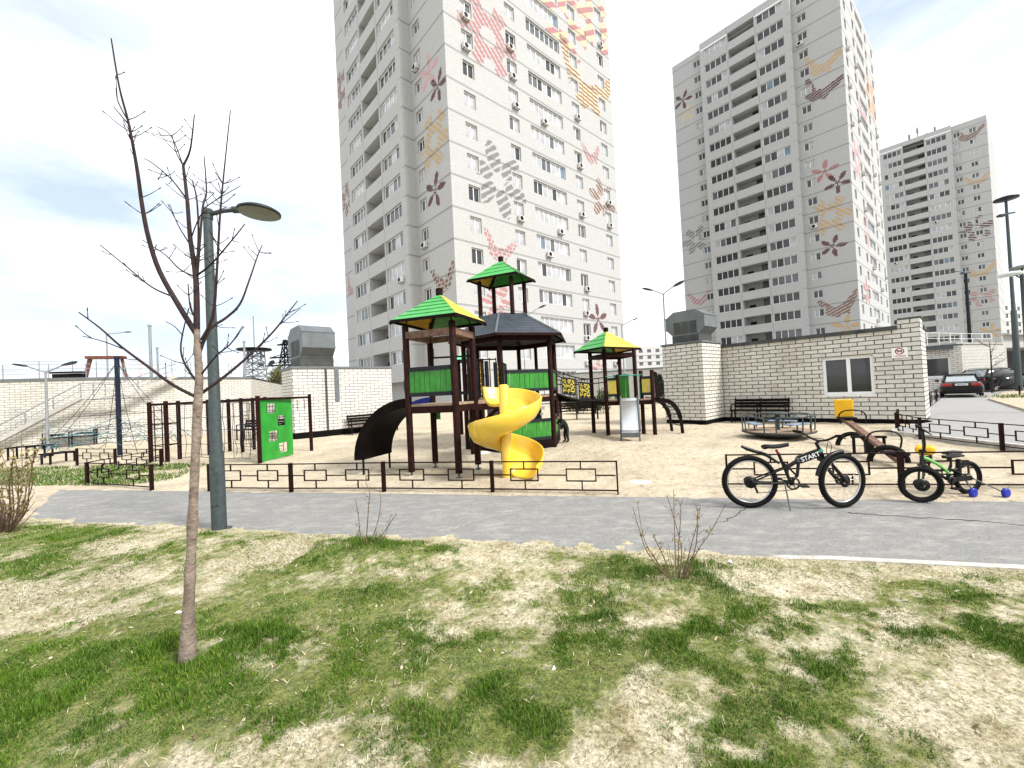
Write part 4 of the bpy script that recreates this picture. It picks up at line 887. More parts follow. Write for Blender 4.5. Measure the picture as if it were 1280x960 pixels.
# ------------------------------------------------------------------ far background
def far_block(name, label, P, d, W, H, nf, cols, m, depth=14, win='pane_mid'):
    P = Vector((P[0], P[1], 0)); d = Vector((*d, 0)).normalized(); n = Vector((d.y, -d.x, 0)); n = n if n.dot(-P) > 0 else -n
    t = thing(name, P, label, 'apartment block'); w = MB(); ops = []; fh = H/(nf+.4)
    for k in range(nf):
        for c in range(cols): a = (c+.28)*W/cols; ops.append((a, a+W/cols*.46, k*fh+fh*.4, k*fh+fh*.92, .25))
    facade(w, P, d, n, W, 0, H, ops); facade(w, P, -n, -d, depth, 0, H, []); facade(w, P+d*W, -n, d, depth, 0, H, [])
    w.face([P+Vector((0, 0, H)), P+d*W+Vector((0, 0, H)), P+d*W-n*depth+Vector((0, 0, H)), P-n*depth+Vector((0, 0, H))]); w.build('wall', [m], t)
    for o in ops:
        f = MB(); q = P-n*.2; f.plate([q+d*o[0]+Vector((0, 0, o[2])), q+d*o[1]+Vector((0, 0, o[2])), q+d*o[1]+Vector((0, 0, o[3])), q+d*o[0]+Vector((0, 0, o[3]))], .05); f.build('window', [win], t)
    b = MB()
    for k in range(nf): b.beam(P+n*.06+Vector((0, 0, k*fh)), P+d*W+n*.06+Vector((0, 0, k*fh)), .14, .18)
    b.build('floor_band', ['concrete'], t); return t
a = at(796, 450, 170); far_block('apartment_house', 'low white apartment house far off between two high-rises', (a.x, 170), (.95, .1), 30, 17.5, 6, 8, 'far_facade')
a = at(1247, 400, 135); far_block('apartment_house', 'distant pale apartment house with balconies at the right edge', (a.x, 135), (.9, .35), 40, 23.5, 8, 9, 'far_facade', win='pane_dark')
lw = thing('low_wall', (6.9, 31, 0), 'low pale concrete wall behind the right play deck', 'wall'); m = MB(); m.beam(Vector((3.5, 33, 1.25)), Vector((15, 27, 1.25)), .3, 2.6); m.build('concrete_panel', ['concrete'], lw); m = MB(); m.beam(Vector((3.5, 33, 2.6)), Vector((15, 27, 2.6)), .4, .1); m.build('coping', ['zinc'], lw)
def lattice(name, label, x, Y, H, w0, w1, arms, plat, m, r=.14, leg_top=1., cat='lattice tower'):
    t = thing(name, (x, Y, 0), label, cat); b = MB(); n = 9
    def c(k, f): w = (w0+(w1-w0)*f)/2; return Vector((x+(-w, w, w, -w)[k], Y+(-w, -w, w, w)[k], H*f))
    for k in range(4): b.tube([c(k, 0), c(k, 1)], r, 4)
    for i in range(n):
        f0, f1 = i/n, (i+1)/n
        for k in range(4): b.tube([c(k, f0), c((k+1) % 4, f1)], r*.6, 4); b.tube([c((k+1) % 4, f0), c(k, f1)], r*.6, 4); b.tube([c(k, f1), c((k+1) % 4, f1)], r*.6, 4)
    b.build('lattice', [m], t); a = MB()
    for f, half in arms: p = Vector((x, Y, H*f)); a.beam(p-Vector((half, 0, 0)), p+Vector((half, 0, 0)), r*2.4, r*2.4); a.tube([p+Vector((-half, 0, 0)), Vector((x, Y, H*f+half*.25)), p+Vector((half, 0, 0))], r*.7, 4)
    if a.f: a.build('crossarm', [m], t)
    if plat:
        q = MB(); q.lathe([(0.01, -.2), (plat, -.2), (plat, .2), (.01, .2)], (x, Y, H), 20); q.build('platform', ['black_steel'], t)
        q = MB(); q.tube([(x, Y, H), (x, Y, H+8)], .14, 5)
        for s in (-1, 1): q.tube([(x+s*1.6, Y, H), (x+s*1.6, Y, H-3)], .25, 5)
        q.build('antenna', [m], t)
a = at(318, 437, 95); lattice('telecom_tower', 'open lattice telecom tower with a round platform left of the pylon', a.x, 95, a.z, 4.2, 2.8, [], 3.6, 'galvanised', .16)
a = at(356.5, 425, 130); lattice('power_pylon', 'dark lattice power pylon beside the white brick building', a.x, 130, a.z, 6.5, .8, [(.93, 2.6), (.74, 5.2), (.62, 6.8), (.5, 5.2)], 0, 'black_steel', .2, cat='pylon')
a = at(174.5, 431, 320); lattice('radio_mast', 'very distant pinkish radio mast above the terrace railing', a.x, 320, a.z, 2.6, 1.6, [], 0, 'mast_red', .16, cat='mast')

# ------------------------------------------------------------------ trees and shrubs
def leafcloud(mb, c, R, n, size, rg, flat=1.0):
    for _ in range(n):
        v = Vector((rg.gauss(0, 1), rg.gauss(0, 1), rg.gauss(0, 1)*flat)).normalized()*(rg.random()**.45)
        p = Vector((c[0]+v.x*R[0], c[1]+v.y*R[1], c[2]+v.z*R[2])); a = Vector((rg.uniform(-1, 1), rg.uniform(-1, 1), rg.uniform(-1, 1))).normalized()*size*rg.uniform(.5, 1.3); b = a.cross(Vector((rg.uniform(-1, 1), rg.uniform(-1, 1), rg.uniform(-1, 1)))).normalized()*size*rg.uniform(.3, .8)
        mb.face([p-a, p+b, p+a, p-b])
def far_tree(name, label, x, Y, z0, H, R, m, n, size, seed, group=None):
    rg = random.Random(seed); t = thing(name, (x, Y, z0), label, 'tree', group); tr = MB()
    tr.tube([(x, Y, z0-.3), (x+.1, Y, z0+H*.4), (x, Y, z0+H*.8)], [H*.03, H*.022, H*.008], 6)
    for k in range(7): a = rg.uniform(0, 6.3); z = z0+H*rg.uniform(.3, .65); tr.tube([(x, Y, z), (x+math.cos(a)*R*.7, Y+math.sin(a)*R*.7, z+H*.22)], [H*.012, H*.004], 5)
    tr.build('trunk', ['twig'], t); c = MB()
    for k in range(9): a = rg.uniform(0, 6.3); q = R*rg.uniform(.1, .62); leafcloud(c, (x+math.cos(a)*q, Y+math.sin(a)*q, z0+H*rg.uniform(.38, .86)), (R*.45, R*.45, H*.17), n//9, size, rg)
    c.build('crown', [m], t)
for i, (u, Y, H, R, lb) in enumerate(((331, 62, 5.2, 1.9, 'shortest yellowish budding tree, closest to the terrace end'), (341, 60, 6.4, 2.0, 'yellowish budding tree in the middle behind the double street lamp'), (352, 58, 7.0, 2.2, 'tallest yellowish budding tree next to the white brick building'))):
    p = at(u, 500, Y); far_tree('budding_tree', lb, p.x, Y, 0, H, R, 'haze_leaf', 1500, .16, 40+i, 'budding trees in the distance')
p = at(828.5, 505, 24); far_tree('conifer', 'small dark conifer beside the vent housing', p.x, 24, 0, 2.0, .42, 'conifer', 1400, .09, 77)
for i, (u, Y, h, w, lb) in enumerate(((722, 23, 1.2, 1.1, 'lower green bush seen under the rope bridge'), (744, 22, 1.5, 1.0, 'taller green bush behind the deck with the steel slide'))):
    p = at(u, 505, Y); rg = random.Random(90+i); t = thing('bush', (p.x, Y, 0), lb, 'bush', 'bushes behind the playground'); c = MB()
    for k in range(8): leafcloud(c, (p.x+rg.uniform(-w, w)*.6, Y+rg.uniform(-.3, .3), h*rg.uniform(.3, .75)), (w*.4, .4, h*.3), 170, .07, rg)
    c.build('foliage', ['hedge_leaf'], t); c = MB(); c.tube([(p.x, Y, -.05), (p.x, Y, h*.6)], .04, 6); c.build('stem', ['twig'], t)
def limb(mb, pts, r0, r1, seg=6, k=4):
    P = smooth_path(pts, k); mb.tube(P, interp([r0, r1], len(P)), seg); return P
def twigs(mb, P, rg, n, ln, r, m0=.25, bud=True, up=.6):
    """short opposite side shoots with end buds"""
    for _ in range(n):
        i = int((m0+(1-m0)*rg.random())*(len(P)-2)); p = P[i]; d = (P[i+1]-P[i]).normalized()
        s = Vector((rg.uniform(-1, 1), rg.uniform(-1, 1), rg.uniform(-.2, .5))); s = (s-d*s.dot(d)).normalized()
        for sg in ((1, -1) if rg.random() < .55 else (1,)):
            L = ln*rg.uniform(.45, 1.2); e = p+(d*up+s*sg*.75).normalized()*L; mid = p.lerp(e, .5)+Vector((0, 0, -L*.05))
            mb.tube([p, mid, e], [r, r*.8, r*.55], 5)
            if bud: mb.tube([e-(e-mid)*.02, e+(e-mid).normalized()*.012, e+(e-mid).normalized()*.022], [r*.7, r*1.15, r*.3], 5)
def bare_tree():
    A = lambda pts, Y0, Y1: [at(u, v, Y0+(Y1-Y0)*i/max(1, len(pts)-1)) for i, (u, v) in enumerate(pts)]
    rg = random.Random(5); b = gp(234, 842); t = thing('young_tree', b, 'young bare maple with an upright crown on the lawn in front of the lamp', 'tree')
    m = MB(); T = A([(234, 846), (235.5, 770), (239, 690), (243, 600), (246.5, 520), (249, 470), (247, 440), (246, 412)], 2.28, 2.36); P = smooth_path(T, 5); R = interp([.050, .0285, .0245, .0222, .0215, .0200, .0175, .0155], len(P))
    R = [r*(1+.10*math.sin(i*1.7)*rg.random()+(.16 if i % 9 == 3 else 0)) for i, r in enumerate(R)]; m.tube(P, R, 12)
    for i in range(8, len(P)-3, 3):      # branch scars
        a = rg.uniform(0, 6.28); o = Vector((math.cos(a), math.sin(a), .1)); m.tube([P[i]+o*R[i]*.7, P[i]+o*(R[i]*1.08), P[i]+o*(R[i]*1.22)], [.009, .008, .003], 6)
    m.build('trunk', ['bark'], t)
    defs = [([(246, 415), (245, 350), (238, 300), (234, 250), (229, 207)], 2.36, 2.42, .017, .0075, 12), ([(229, 207), (238, 186), (243, 143)], 2.42, 2.43, .007, .003, 5), ([(229, 207), (214, 170), (196, 158)], 2.42, 2.5, .004, .0022, 2), ([(229, 207), (220, 190), (215, 168)], 2.42, 2.38, .004, .002, 1),
        ([(246, 418), (226, 386), (200, 340), (186, 298), (178, 258), (172, 215), (166, 180), (160, 150), (149, 108), (139, 48)], 2.36, 2.1, .016, .003, 20), ([(163, 158), (150, 143), (141, 132)], 2.18, 2.16, .004, .002, 0), ([(161, 153), (148, 128), (145, 110)], 2.17, 2.2, .004, .002, 1),
        ([(247, 497), (216, 481), (182, 456), (150, 432), (125, 410), (98, 390)], 2.34, 2.02, .010, .0026, 4), ([(156, 437), (130, 427), (103, 420)], 2.12, 2.02, .0035, .002, 1),
        ([(217, 371), (190, 359), (158, 333), (125, 306)], 2.29, 2.14, .0055, .0022, 5), ([(251, 492), (280, 471), (312, 444), (342, 414), (360, 391), (372, 376)], 2.35, 2.6, .010, .0028, 9),
        ([(348, 407), (360, 398), (376, 385)], 2.52, 2.58, .003, .002, 1), ([(249, 442), (262, 412), (283, 397), (300, 380), (311, 352), (322, 320), (328, 306)], 2.35, 2.62, .010, .0026, 12), ([(252, 425), (266, 395), (271, 340), (275, 270), (280, 215), (288, 138)], 2.35, 2.2, .0095, .0024, 14),
        ([(246, 350), (253, 262), (258, 240), (255, 195)], 2.38, 2.55, .008, .003, 9), ([(244, 348), (248, 300), (246, 250), (240, 225)], 2.38, 2.3, .007, .003, 7), ([(245, 345), (264, 330), (290, 300), (306, 280)], 2.38, 2.2, .0065, .0026, 7), ([(243, 346), (224, 336), (206, 318), (178, 300)], 2.38, 2.52, .0055, .0024, 6),
        ([(234, 250), (215, 225), (192, 205), (180, 198)], 2.41, 2.5, .005, .0022, 5), ([(246, 400), (238, 385), (235, 355)], 2.36, 2.28, .005, .003, 2), ([(248, 480), (231, 455), (226, 430), (236, 385)], 2.34, 2.28, .0075, .003, 4), ([(250, 470), (270, 445), (288, 430), (303, 408)], 2.34, 2.22, .006, .0025, 5),
        ([(229, 420), (218, 408), (207, 402)], 2.3, 2.26, .003, .002, 0), ([(253, 262), (270, 250), (301, 232)], 2.5, 2.6, .004, .002, 4), ([(238, 300), (250, 270), (262, 262)], 2.4, 2.3, .004, .002, 3), ([(237, 305), (222, 280), (212, 255)], 2.4, 2.46, .004, .002, 3)]
    for i, (pts, a, b_, r0, r1, n) in enumerate(defs):
        m = MB(); P = limb(m, A(pts, a, b_), r0, r1, 7 if r0 > .008 else 5); twigs(m, P, rg, (n*2+2)//3, .10, .0027, .2); m.build('branch', ['twig'], t)
bare_tree()
def shrub(name, label, base, stems, rg, mstem, leafy, spread_stubs=22, h=.2, r=.0045):
    t = thing(name, base, label, 'shrub', 'bare shrubs at the lawn edge'); 
    for pts, tw in stems:
        m = MB(); P = limb(m, pts, r, r*.42, 6); twigs(m, P, rg, tw, .05, .0018, .3, True, .8); m.build('stem', [mstem], t)
    m = MB()
    for _ in range(spread_stubs):
        a = rg.uniform(0, 6.28); q = rg.uniform(0, .07); p = base+Vector((math.cos(a)*q, math.sin(a)*q, -.02)); m.tube([p, p+Vector((math.cos(a)*h*.45, math.sin(a)*h*.45, h*rg.uniform(.5, 1.1)))], [r*.7, r*.35], 5)
    m.build('stubs', [mstem], t)
    if leafy:
        m = MB()
        for pts, tw in stems:
            P = smooth_path(pts, 5)
            for _ in range(leafy):
                p = P[rg.randrange(len(P)//3, len(P))]; leafcloud(m, p+Vector((rg.uniform(-.02, .02), rg.uniform(-.02, .02), rg.uniform(0, .02))), (.014, .014, .014), 5, .011 if r < .006 else .02, rg)
        m.build('leaf_buds', ['young_leaf'], t)
B = lambda pts, Y0, Y1: [at(u, v, Y0+(Y1-Y0)*i/max(1, len(pts)-1)) for i, (u, v) in enumerate(pts)]
shrub('shrub', 'bare reddish shrub with upright twigs in grass before the larger bike', gp(845, 731), [(B([(846, 733), (812, 695), (800, 665), (791, 634)], 2.93, 2.9), 4), (B([(842, 731), (817, 696), (804, 670), (797, 628)], 2.95, 3.05), 3), (B([(850, 733), (848, 690), (851, 640), (847, 622)], 2.93, 3.0), 6), (B([(848, 733), (852, 690), (846, 660), (834, 620)], 2.93, 2.8), 6), (B([(846, 733), (844, 690), (842, 612)], 2.95, 3.05), 6), (B([(848, 735), (868, 690), (872, 650), (871, 632)], 2.92, 2.85), 7), (B([(852, 733), (862, 690), (870, 660), (875, 638)], 2.95, 3.0), 4), (B([(858, 735), (868, 696), (890, 662), (907, 630)], 2.92, 2.8), 6), (B([(842, 731), (830, 697), (822, 680), (817, 670)], 2.93, 2.85), 3)], random.Random(3), 'shrub_stem', 3, 26, .24)
shrub('shrub', 'thin shrub with a few stems growing in a tall grass tuft by the path', gp(459, 688), [(B([(457, 692), (459, 660), (461, 630), (462, 615), (457, 600), (466, 585)], 3.85, 3.75), 6), (B([(455, 690), (450, 665), (448, 645), (444, 622)], 3.85, 3.9), 3), (B([(458, 690), (470, 660), (476, 630), (474, 610)], 3.85, 3.95), 1), (B([(460, 690), (478, 668), (487, 655), (494, 645)], 3.85, 3.8), 3), (B([(459, 690), (480, 672), (489, 642)], 3.85, 3.9), 2)], random.Random(4), 'shrub_stem', 3, 12, .2, .0055)
shrub('shrub', 'bushy shrub with many stems budding yellow green at the end of the path', gp(6, 668), [(B([(4+6*math.sin(i*3), 672), (8+i*2.1-14, 640), (i*3.8-26+8*math.sin(i*1.7), 600+8*math.cos(i*2.1)), (i*4.7-36+10*math.sin(i*2.3), 566+16*math.cos(i*1.3))], 5.1, 5.1+.5*math.sin(i*2.7)), 9) for i in range(19)], random.Random(6), 'shrub_stem', 15, 20, .5, .0085)
p = Vector((24.6, 22.9, .1))
def verge_tree():
    b = gp(1240, 490); b = at(1239.5, 480, 21.8); b.z = .1; rg = random.Random(12); t = thing('young_tree', b, 'small leafless sapling on the verge in front of the crossover', 'tree')
    m = MB(); top = at(1237, 428, 21.8); P = limb(m, [b-Vector((0, 0, .1)), b.lerp(top, .5)+Vector((.03, 0, 0)), top], .05, .012); m.build('trunk', ['twig'], t)
    for i in range(11):
        m = MB(); q = P[2+i*len(P)//16 if 2+i*len(P)//16 < len(P) else -2]; a = rg.uniform(0, 6.3); L = rg.uniform(.4, .8); e = q+Vector((math.cos(a)*L, math.sin(a)*L, L*.8)); Q = limb(m, [q, q.lerp(e, .5)+Vector((0, 0, -.05)), e], .014, .006, 5); twigs(m, Q, rg, 3, .25, .005, .3, False); m.build('branch', ['twig'], t)
verge_tree()

# ------------------------------------------------------------------ fences
def fence_run(label, pts, thin_ends=(), h=.47, rects=2, skip_post=()):
    pts = [Vector((p[0], p[1], 0)) for p in pts]; t = thing('low_fence', pts[0], label, 'fence', 'low brown steel fences'); k = 0
    for i, p in enumerate(pts):
        if i in skip_post: continue
        w = .022 if i in thin_ends else .05; m = MB(); m.box((p.x, p.y, h/2-.02), (w, w, h+.06), math.atan2(pts[1].y-pts[0].y, pts[1].x-pts[0].x))
        if w > .03: m.box((p.x, p.y, h+.012), (w*1.04, w*1.04, .008), math.atan2(pts[1].y-pts[0].y, pts[1].x-pts[0].x))
        m.build('post', ['brown_steel'], t)
    Z = Vector((0, 0, 1)); s = .017
    for a, b in zip(pts, pts[1:]):
        L = (b-a).length; d = (b-a)/L; m = MB()
        q = lambda x, z: a+d*x+Z*z
        m.beam(q(0, h), q(L, h), s, s); m.beam(q(0, .075), q(L, .075), s, s)
        nr = rects if L > 1.1 else 1; rw = min(.40, L*.27); x0 = .02
        for j in range(nr):
            c = L*(j+.5)/nr if nr > 1 else L/2; c += (.04 if j == 0 else -.04)*(L > 1)
            zl, zh = .20, .365; a0, a1 = c-rw/2, c+rw/2
            m.beam(q(a0, zl), q(a1, zl), s, s); m.beam(q(a0, zh), q(a1, zh), s, s); m.beam(q(a0, zl-s/2), q(a0, zh+s/2), s, s, d); m.beam(q(a1, zl-s/2), q(a1, zh+s/2), s, s, d)
            m.beam(q(x0, .28), q(a0, .28), s, s); x0 = a1; m.beam(q(c, zh), q(c, h), s, s, d); m.beam(q(c+.01, .075), q(c+.01, zl), s, s, d)
        m.beam(q(x0, .28), q(L-.02, .28), s, s); m.build('panel', ['brown_steel'], t)
    return t
fence_run('low brown fence along the path in front of the play towers', [(-5.33, 6.97), (-3.71, 6.60), (-2.08, 6.28), (-.36, 5.88), (1.36, 5.44)], (4,))
fence_run('low brown fence behind the two bicycles', [(2.88, 5.50), (4.84, 5.06), (6.62, 4.66), (8.35, 4.28)], (0,))
fence_run('single low fence panel left of the lamp post with grass at its foot', [(-8.62, 8.06), (-6.62, 7.28)], ())
fence_run('low fence side panel leading back from the path through the grass', [(-8.68, 8.12), (-8.82, 9.98)], (0,), skip_post=(0,))
fence_run('low fence panels in front of the rope net pyramid', [(-8.88, 10.0), (-10.6, 10.62), (-12.3, 11.25)], (), skip_post=(0,))
fence_run('low brown fence along the white kerb of the roadway', [(9.32, 9.78), (8.71, 8.62), (8.67, 7.15), (8.64, 5.7)], ())
fence_run('short low fence seen end on at the garage corner', [(9.38, 9.85), (9.85, 10.3), (10.3, 10.75)], (), rects=1)
a, b = gp(1163, 508, .08), gp(1177, 497, .08); dv = (b-a)
fence_run('low fence beside the road between garage corner and black sedan', [a, a+dv*.5, a+dv, a+dv*1.6], (), h=.6)
a = gp(1275, 497, .1); fence_run('low fence on the verge at the foot of the tall lamp', [a, a+Vector((1.1, -1.0, 0)), a+Vector((2.2, -2.0, 0))], (), h=.6)

# ------------------------------------------------------------------ play tower complex
PC = Vector((0, 9.5, 0))
play = thing('play_complex', PC, 'large wooden play complex with green roofed towers, dark hexagon house, bridge and slides', 'playground')
def post(x, y, z0, z1, r=.062, foot=True):
    m = MB(); m.tube([(x, y, z0), (x, y, z1-.012), (x, y, z1)], [r, r, r*.86], 10)
    for k in range(0): pass
    if foot: m.cur = 1; m.tube([(x, y, -.1), (x, y, z0+.02)], .018, 6); m.box((x, y, .012), (.10, .10, .012))
    m.smooth = False; return m.build('post', ['brown_wood', 'grey_steel'], play)
def plank(name, a, b, w, h, m, parent=None, up=Vector((0, 0, 1))):
    k = MB(); k.beam(a, b, w, h, up); return k.build(name, [m], parent or play)
V3 = lambda x, y, z: Vector((x, y, z))
def slat_panel(a, b, zb, zt, m, n, beam_h=.075, boards_gap=.012, lean=0., t=.022):
    """upright boards between two dark beams; a, b are plan points"""
    a, b = Vector((a[0], a[1], 0)), Vector((b[0], b[1], 0)); L = (b-a).length; d = (b-a)/L; nrm = Vector((d.y, -d.x, 0)); Z = Vector((0, 0, 1)); k = MB(); w = L/n
    for i in range(n):
        c = a+d*(w*(i+.5))+nrm*random.uniform(-.002, .002); tl = random.uniform(-.006, .006)
        P = [c-d*(w/2-boards_gap/2)+Z*zb, c+d*(w/2-boards_gap/2)+Z*zb, c+d*(w/2-boards_gap/2+tl)+Z*zt, c-d*(w/2-boards_gap/2-tl)+Z*zt]; k.plate(P, t)
    o = k.build('slat_panel', [m], play)
    if beam_h:
        for zz in (zb-beam_h/2, zt+beam_h/2): e = MB(); e.beam(a+Z*zz+nrm*.02, b+Z*zz+nrm*.02, .05, beam_h); e.build('panel_beam', ['navy_beam'], play)
    return o
def hip_roof(corners, apex, mats, boards=5, finial=True, name='tower_roof', lip=.05, top=None, ridge='dark_plank', thick=.022):
    """lapped boards on every side of a pyramid (or a frustum when top is given)"""
    n = len(corners); r = None; C = [Vector(c) for c in corners]; A = Vector(apex); root = None
    T = [A.lerp(C[i], .035) for i in range(n)] if top is None else [Vector(p) for p in top]
    e = bpy.data.objects.new(name, None); COL.objects.link(e); e.parent = play; e.location = A-PC
    for i in range(n):
        a, b, ta, tb = C[i], C[(i+1) % n], T[i], T[(i+1) % n]; m = MB(); nrm = (b-a).cross(ta-a).normalized(); nrm = nrm if nrm.z > 0 else -nrm
        for k in range(boards):
            f0, f1 = k/boards, (k+1.12)/boards if k < boards-1 else 1
            p0, p1, p2, p3 = a.lerp(ta, f0), b.lerp(tb, f0), b.lerp(tb, f1), a.lerp(ta, f1)
            up = nrm*.012
            V = [p0, p1, p2, p3, p0+nrm*thick, p1+nrm*thick, p2+nrm*.008, p3+nrm*.008]
            m.faces(V, [(3, 2, 1, 0), (4, 5, 6, 7), (0, 1, 5, 4), (1, 2, 6, 5), (2, 3, 7, 6), (3, 0, 4, 7)], False)
        m.build('roof_panel', [mats[i % len(mats)]], e)
    m = MB()
    for i in range(n):
        m.beam(C[i]+(C[i]-A).normalized()*.03-V3(0, 0, .035), T[i]-V3(0, 0, .035), .04, .05); a, b = C[i], C[(i+1) % n]; m.beam(a-V3(0, 0, .012), b-V3(0, 0, .012), .03, lip)
    m.build('roof_frame', [ridge], e)
    if finial: f = MB(); f.box((A.x, A.y, A.z+.055), (.11, .11, .13), .6, .012); f.build('finial', ['dark_plank'], e)
    return e
# left tower: four posts, deck, green roof with yellow sides
TA = [V3(-1.93, 7.41, 0), V3(-1.01, 7.07, 0), V3(-.74, 7.86, 0), V3(-1.65, 8.24, 0)]; TC = sum(TA, Vector())/4
for p in TA: post(p.x, p.y, .09, 2.79)
DK = 1.33
def deck(poly, z, name='deck'):
    m = MB(); m.prism(poly, z-.04, z); m.build(name, ['board'], play); e = MB(); n = len(poly)
    for i in range(n): a, b = poly[i], poly[(i+1) % n]; e.beam((a[0], a[1], z-.105), (b[0], b[1], z-.105), .045, .12)
    e.build('deck_frame', ['brown_wood'], play)
deck([(p.x, p.y) for p in TA], DK)
slat_panel(TA[0]+V3(.05, -.02, 0), TA[1]+V3(-.05, .02, 0), 1.545, 1.935, 'slat_green', 8)
for i in range(4):
    a, b = TA[i], TA[(i+1) % 4]; plank('tie_beam', a+V3(0, 0, 2.61), b+V3(0, 0, 2.61), .10, .12, 'brown_log')
plank('hand_rail', TA[3]+V3(0, 0, 2.25), TA[2]+V3(0, 0, 2.22), .035, .035, 'black_steel'); plank('hand_rail', TA[3]+V3(0, 0, 1.5), TA[2]+V3(0, 0, 1.5), .05, .06, 'navy_beam')
RC = [V3(-2.2, 7.42, 2.90), V3(-.90, 6.80, 2.86), V3(-.47, 7.86, 2.86), V3(-1.72, 8.62, 2.88)]; RA = V3(-1.31, 7.66, 3.41)
hip_roof(RC, RA, ['roof_green', 'roof_yellow', 'slat_green', 'ochre'], 6)
st = MB()
for p in TA: st.tube([p+V3(0, 0, 2.78), p.lerp(TC, .12)+V3(0, 0, 2.98)], .014, 6)
st.build('roof_support', ['black_steel'], play)
# dark chute curving down to the left
def dark_slide():
    s0, s1 = V3(-1.93, 7.46, 0), V3(-1.66, 8.20, 0); hd = V3(-1.0, .2, 0); N = 14; secs = []
    for i in range(N+1):
        th = rad(90)*i/N; f = math.sin(th); z = 1.32-(1.0)*(1-math.cos(th)) if i < N else .32
        secs.append((s0+hd*f, s1+hd*f, z, th))
    m = MB()
    def ring(a, b, z, th):
        w = (b-a); o = V3(hd.x*math.sin(th)*.0, 0, 0); up = (V3(0, 0, math.cos(th))+hd.normalized()*math.sin(th))
        A = a+V3(0, 0, z); B = b+V3(0, 0, z); return [A+up*.13, A, B, B+up*.13, B+up*.13+w.normalized()*.05, B-up*.045+w.normalized()*.05, A-up*.045-w.normalized()*.05, A+up*.13-w.normalized()*.05]
    R = [ring(*s) for s in secs]
    for i in range(N):
        for k in range(8):
            m.cur = 1 if k in (0, 1, 2) else 0; m.smooth = k in (1, 5); m.face([R[i][k], R[i][(k+1) % 8], R[i+1][(k+1) % 8], R[i+1][k]])
    m.cur = 0; m.smooth = False; m.face(R[0][::-1]); m.face(R[-1])
    m.build('curved_slide', ['slide_dark', 'slide_blue'], play)
    l = MB()
    for a in (secs[-1][0], secs[-1][1]): l.tube([a+V3(.02, 0, -.05), a+V3(.02, 0, .42)], .022, 8)
    l.build('slide_leg', ['black_steel'], play)
    b = MB(); b.tube(smooth_path([s0+V3(-.04, 0, 1.42), s0+V3(-.08, 0, 1.75), s0+V3(.04, 0, 1.95)]), .016, 6); b.build('grab_rail', ['grey_steel'], play)
dark_slide()
tag(slat_panel(V3(-1.72, 8.3, 0), V3(-1.5, 8.26, 0), .98, 1.25, 'slat_green', 2, 0))
# link deck between left tower and hexagon house
LK = [(-.74, 7.86), (-.25, 8.05), (-.10, 9.78), (-.95, 9.70)]
deck(LK, 1.31, 'link_deck')
post(-1.02, 9.68, 0, 2.55, .055, False); post(-.25, 8.35, 0, 1.25, .05, False); plank('brace', V3(-.72, 7.95, .80), V3(-.26, 8.3, 1.2), .05, .06, 'brown_wood')
def bar_rail(a, b, z0, z1, n, m='black_steel', r=.011, wide=None):
    k = MB(); a, b = Vector((a[0], a[1], 0)), Vector((b[0], b[1], 0)); Z = Vector((0, 0, 1))
    for z in (z0, z1): k.tube([a+Z*z, b+Z*z], r*1.3, 6)
    for i in range(n+1): q = a.lerp(b, i/n); k.tube([q+Z*(z0-.08), q+Z*(z1+.03)], r, 6)
    k.build('railing', [m], play)
bar_rail((-.72, 7.93), (-.95, 9.6), 1.42, 2.1, 6); bar_rail((-.2, 8.9), (-.12, 9.7), 1.42, 2.12, 4); bar_rail((-.68, 7.9), (-.3, 8.0), 1.42, 2.14, 3)
tl = MB()
for (x, y) in ((-.70, 8.02), (-.50, 8.12), (-.34, 8.55)): tl.tube([(x, y, 1.36), (x, y, 2.12)], .042, 10)
tl.build('play_tube', ['navy'], play)
for i, (x, y) in enumerate(((-.62, 8.0), (-.42, 8.05), (-.28, 8.3))):
    m = MB()
    for k in range(6): m.lathe([(.001, -.015), (.015, 0), (.001, .015)], (x, y, 1.45+k*.11), 8)
    m.tube([(x, y, 1.36), (x, y, 2.1)], .003, 4); m.build('bead_string', ['roof_yellow'], play)
# hexagon house
HC = V3(0, 11.1, 0); HR = 1.325; HX = [HC+V3(HR*math.cos(rad(-101+60*k)), HR*math.sin(rad(-101+60*k)), 0) for k in range(6)]
for p in HX: post(p.x, p.y, -.05, 2.86, .062, False)
for k in range(6):
    p = HX[k].lerp(HX[(k+1) % 6], .5)
    if k in (2, 3, 4): post(p.x, p.y, 1.3, 2.84, .05, False)
deck([(p.x, p.y) for p in HX], 1.34, 'hexagon_deck')
for k in range(6):
    a, b = HX[k], HX[(k+1) % 6]; a2, b2 = a.lerp(b, .06), a.lerp(b, .94)
    plank('eave_beam', a+V3(0, 0, 2.80), b+V3(0, 0, 2.80), .09, .13, 'brown_wood')
    if k in (0, 1, 2, 4): slat_panel(a2, b2, 1.53, 1.93, 'slat_green', 9 if k == 0 else 8)
    if k in (0, 1, 4, 5): slat_panel(a2, b2, .30, .68, 'slat_green', 9 if k == 0 else 8); plank('base_beam', a+V3(0, 0, .11), b+V3(0, 0, .11), .09, .22, 'dark_plank')
bar_rail(HX[5].lerp(HX[0], .1), HX[5].lerp(HX[0], .55), 1.45, 2.0, 5)
dv = MB(); dv.box((HC.x, HC.y, .95), (1.2, 1.2, .5), .3); dv.build('inner_bench', ['navy'], play)
RH = [HC+V3(1.69*math.cos(rad(-101+60*k)), 1.69*math.sin(rad(-101+60*k)), 2.87) for k in range(6)]; RT = [HC+V3(-.12, 0, 0)+V3(.66*math.cos(rad(-101+60*k)), .66*math.sin(rad(-101+60*k)), 3.54) for k in range(6)]
hip_roof(RH, HC+V3(-.12, 0, 3.62), ['roof_slate'], 8, False, 'hexagon_roof', .06, RT, 'brown_wood', .012)
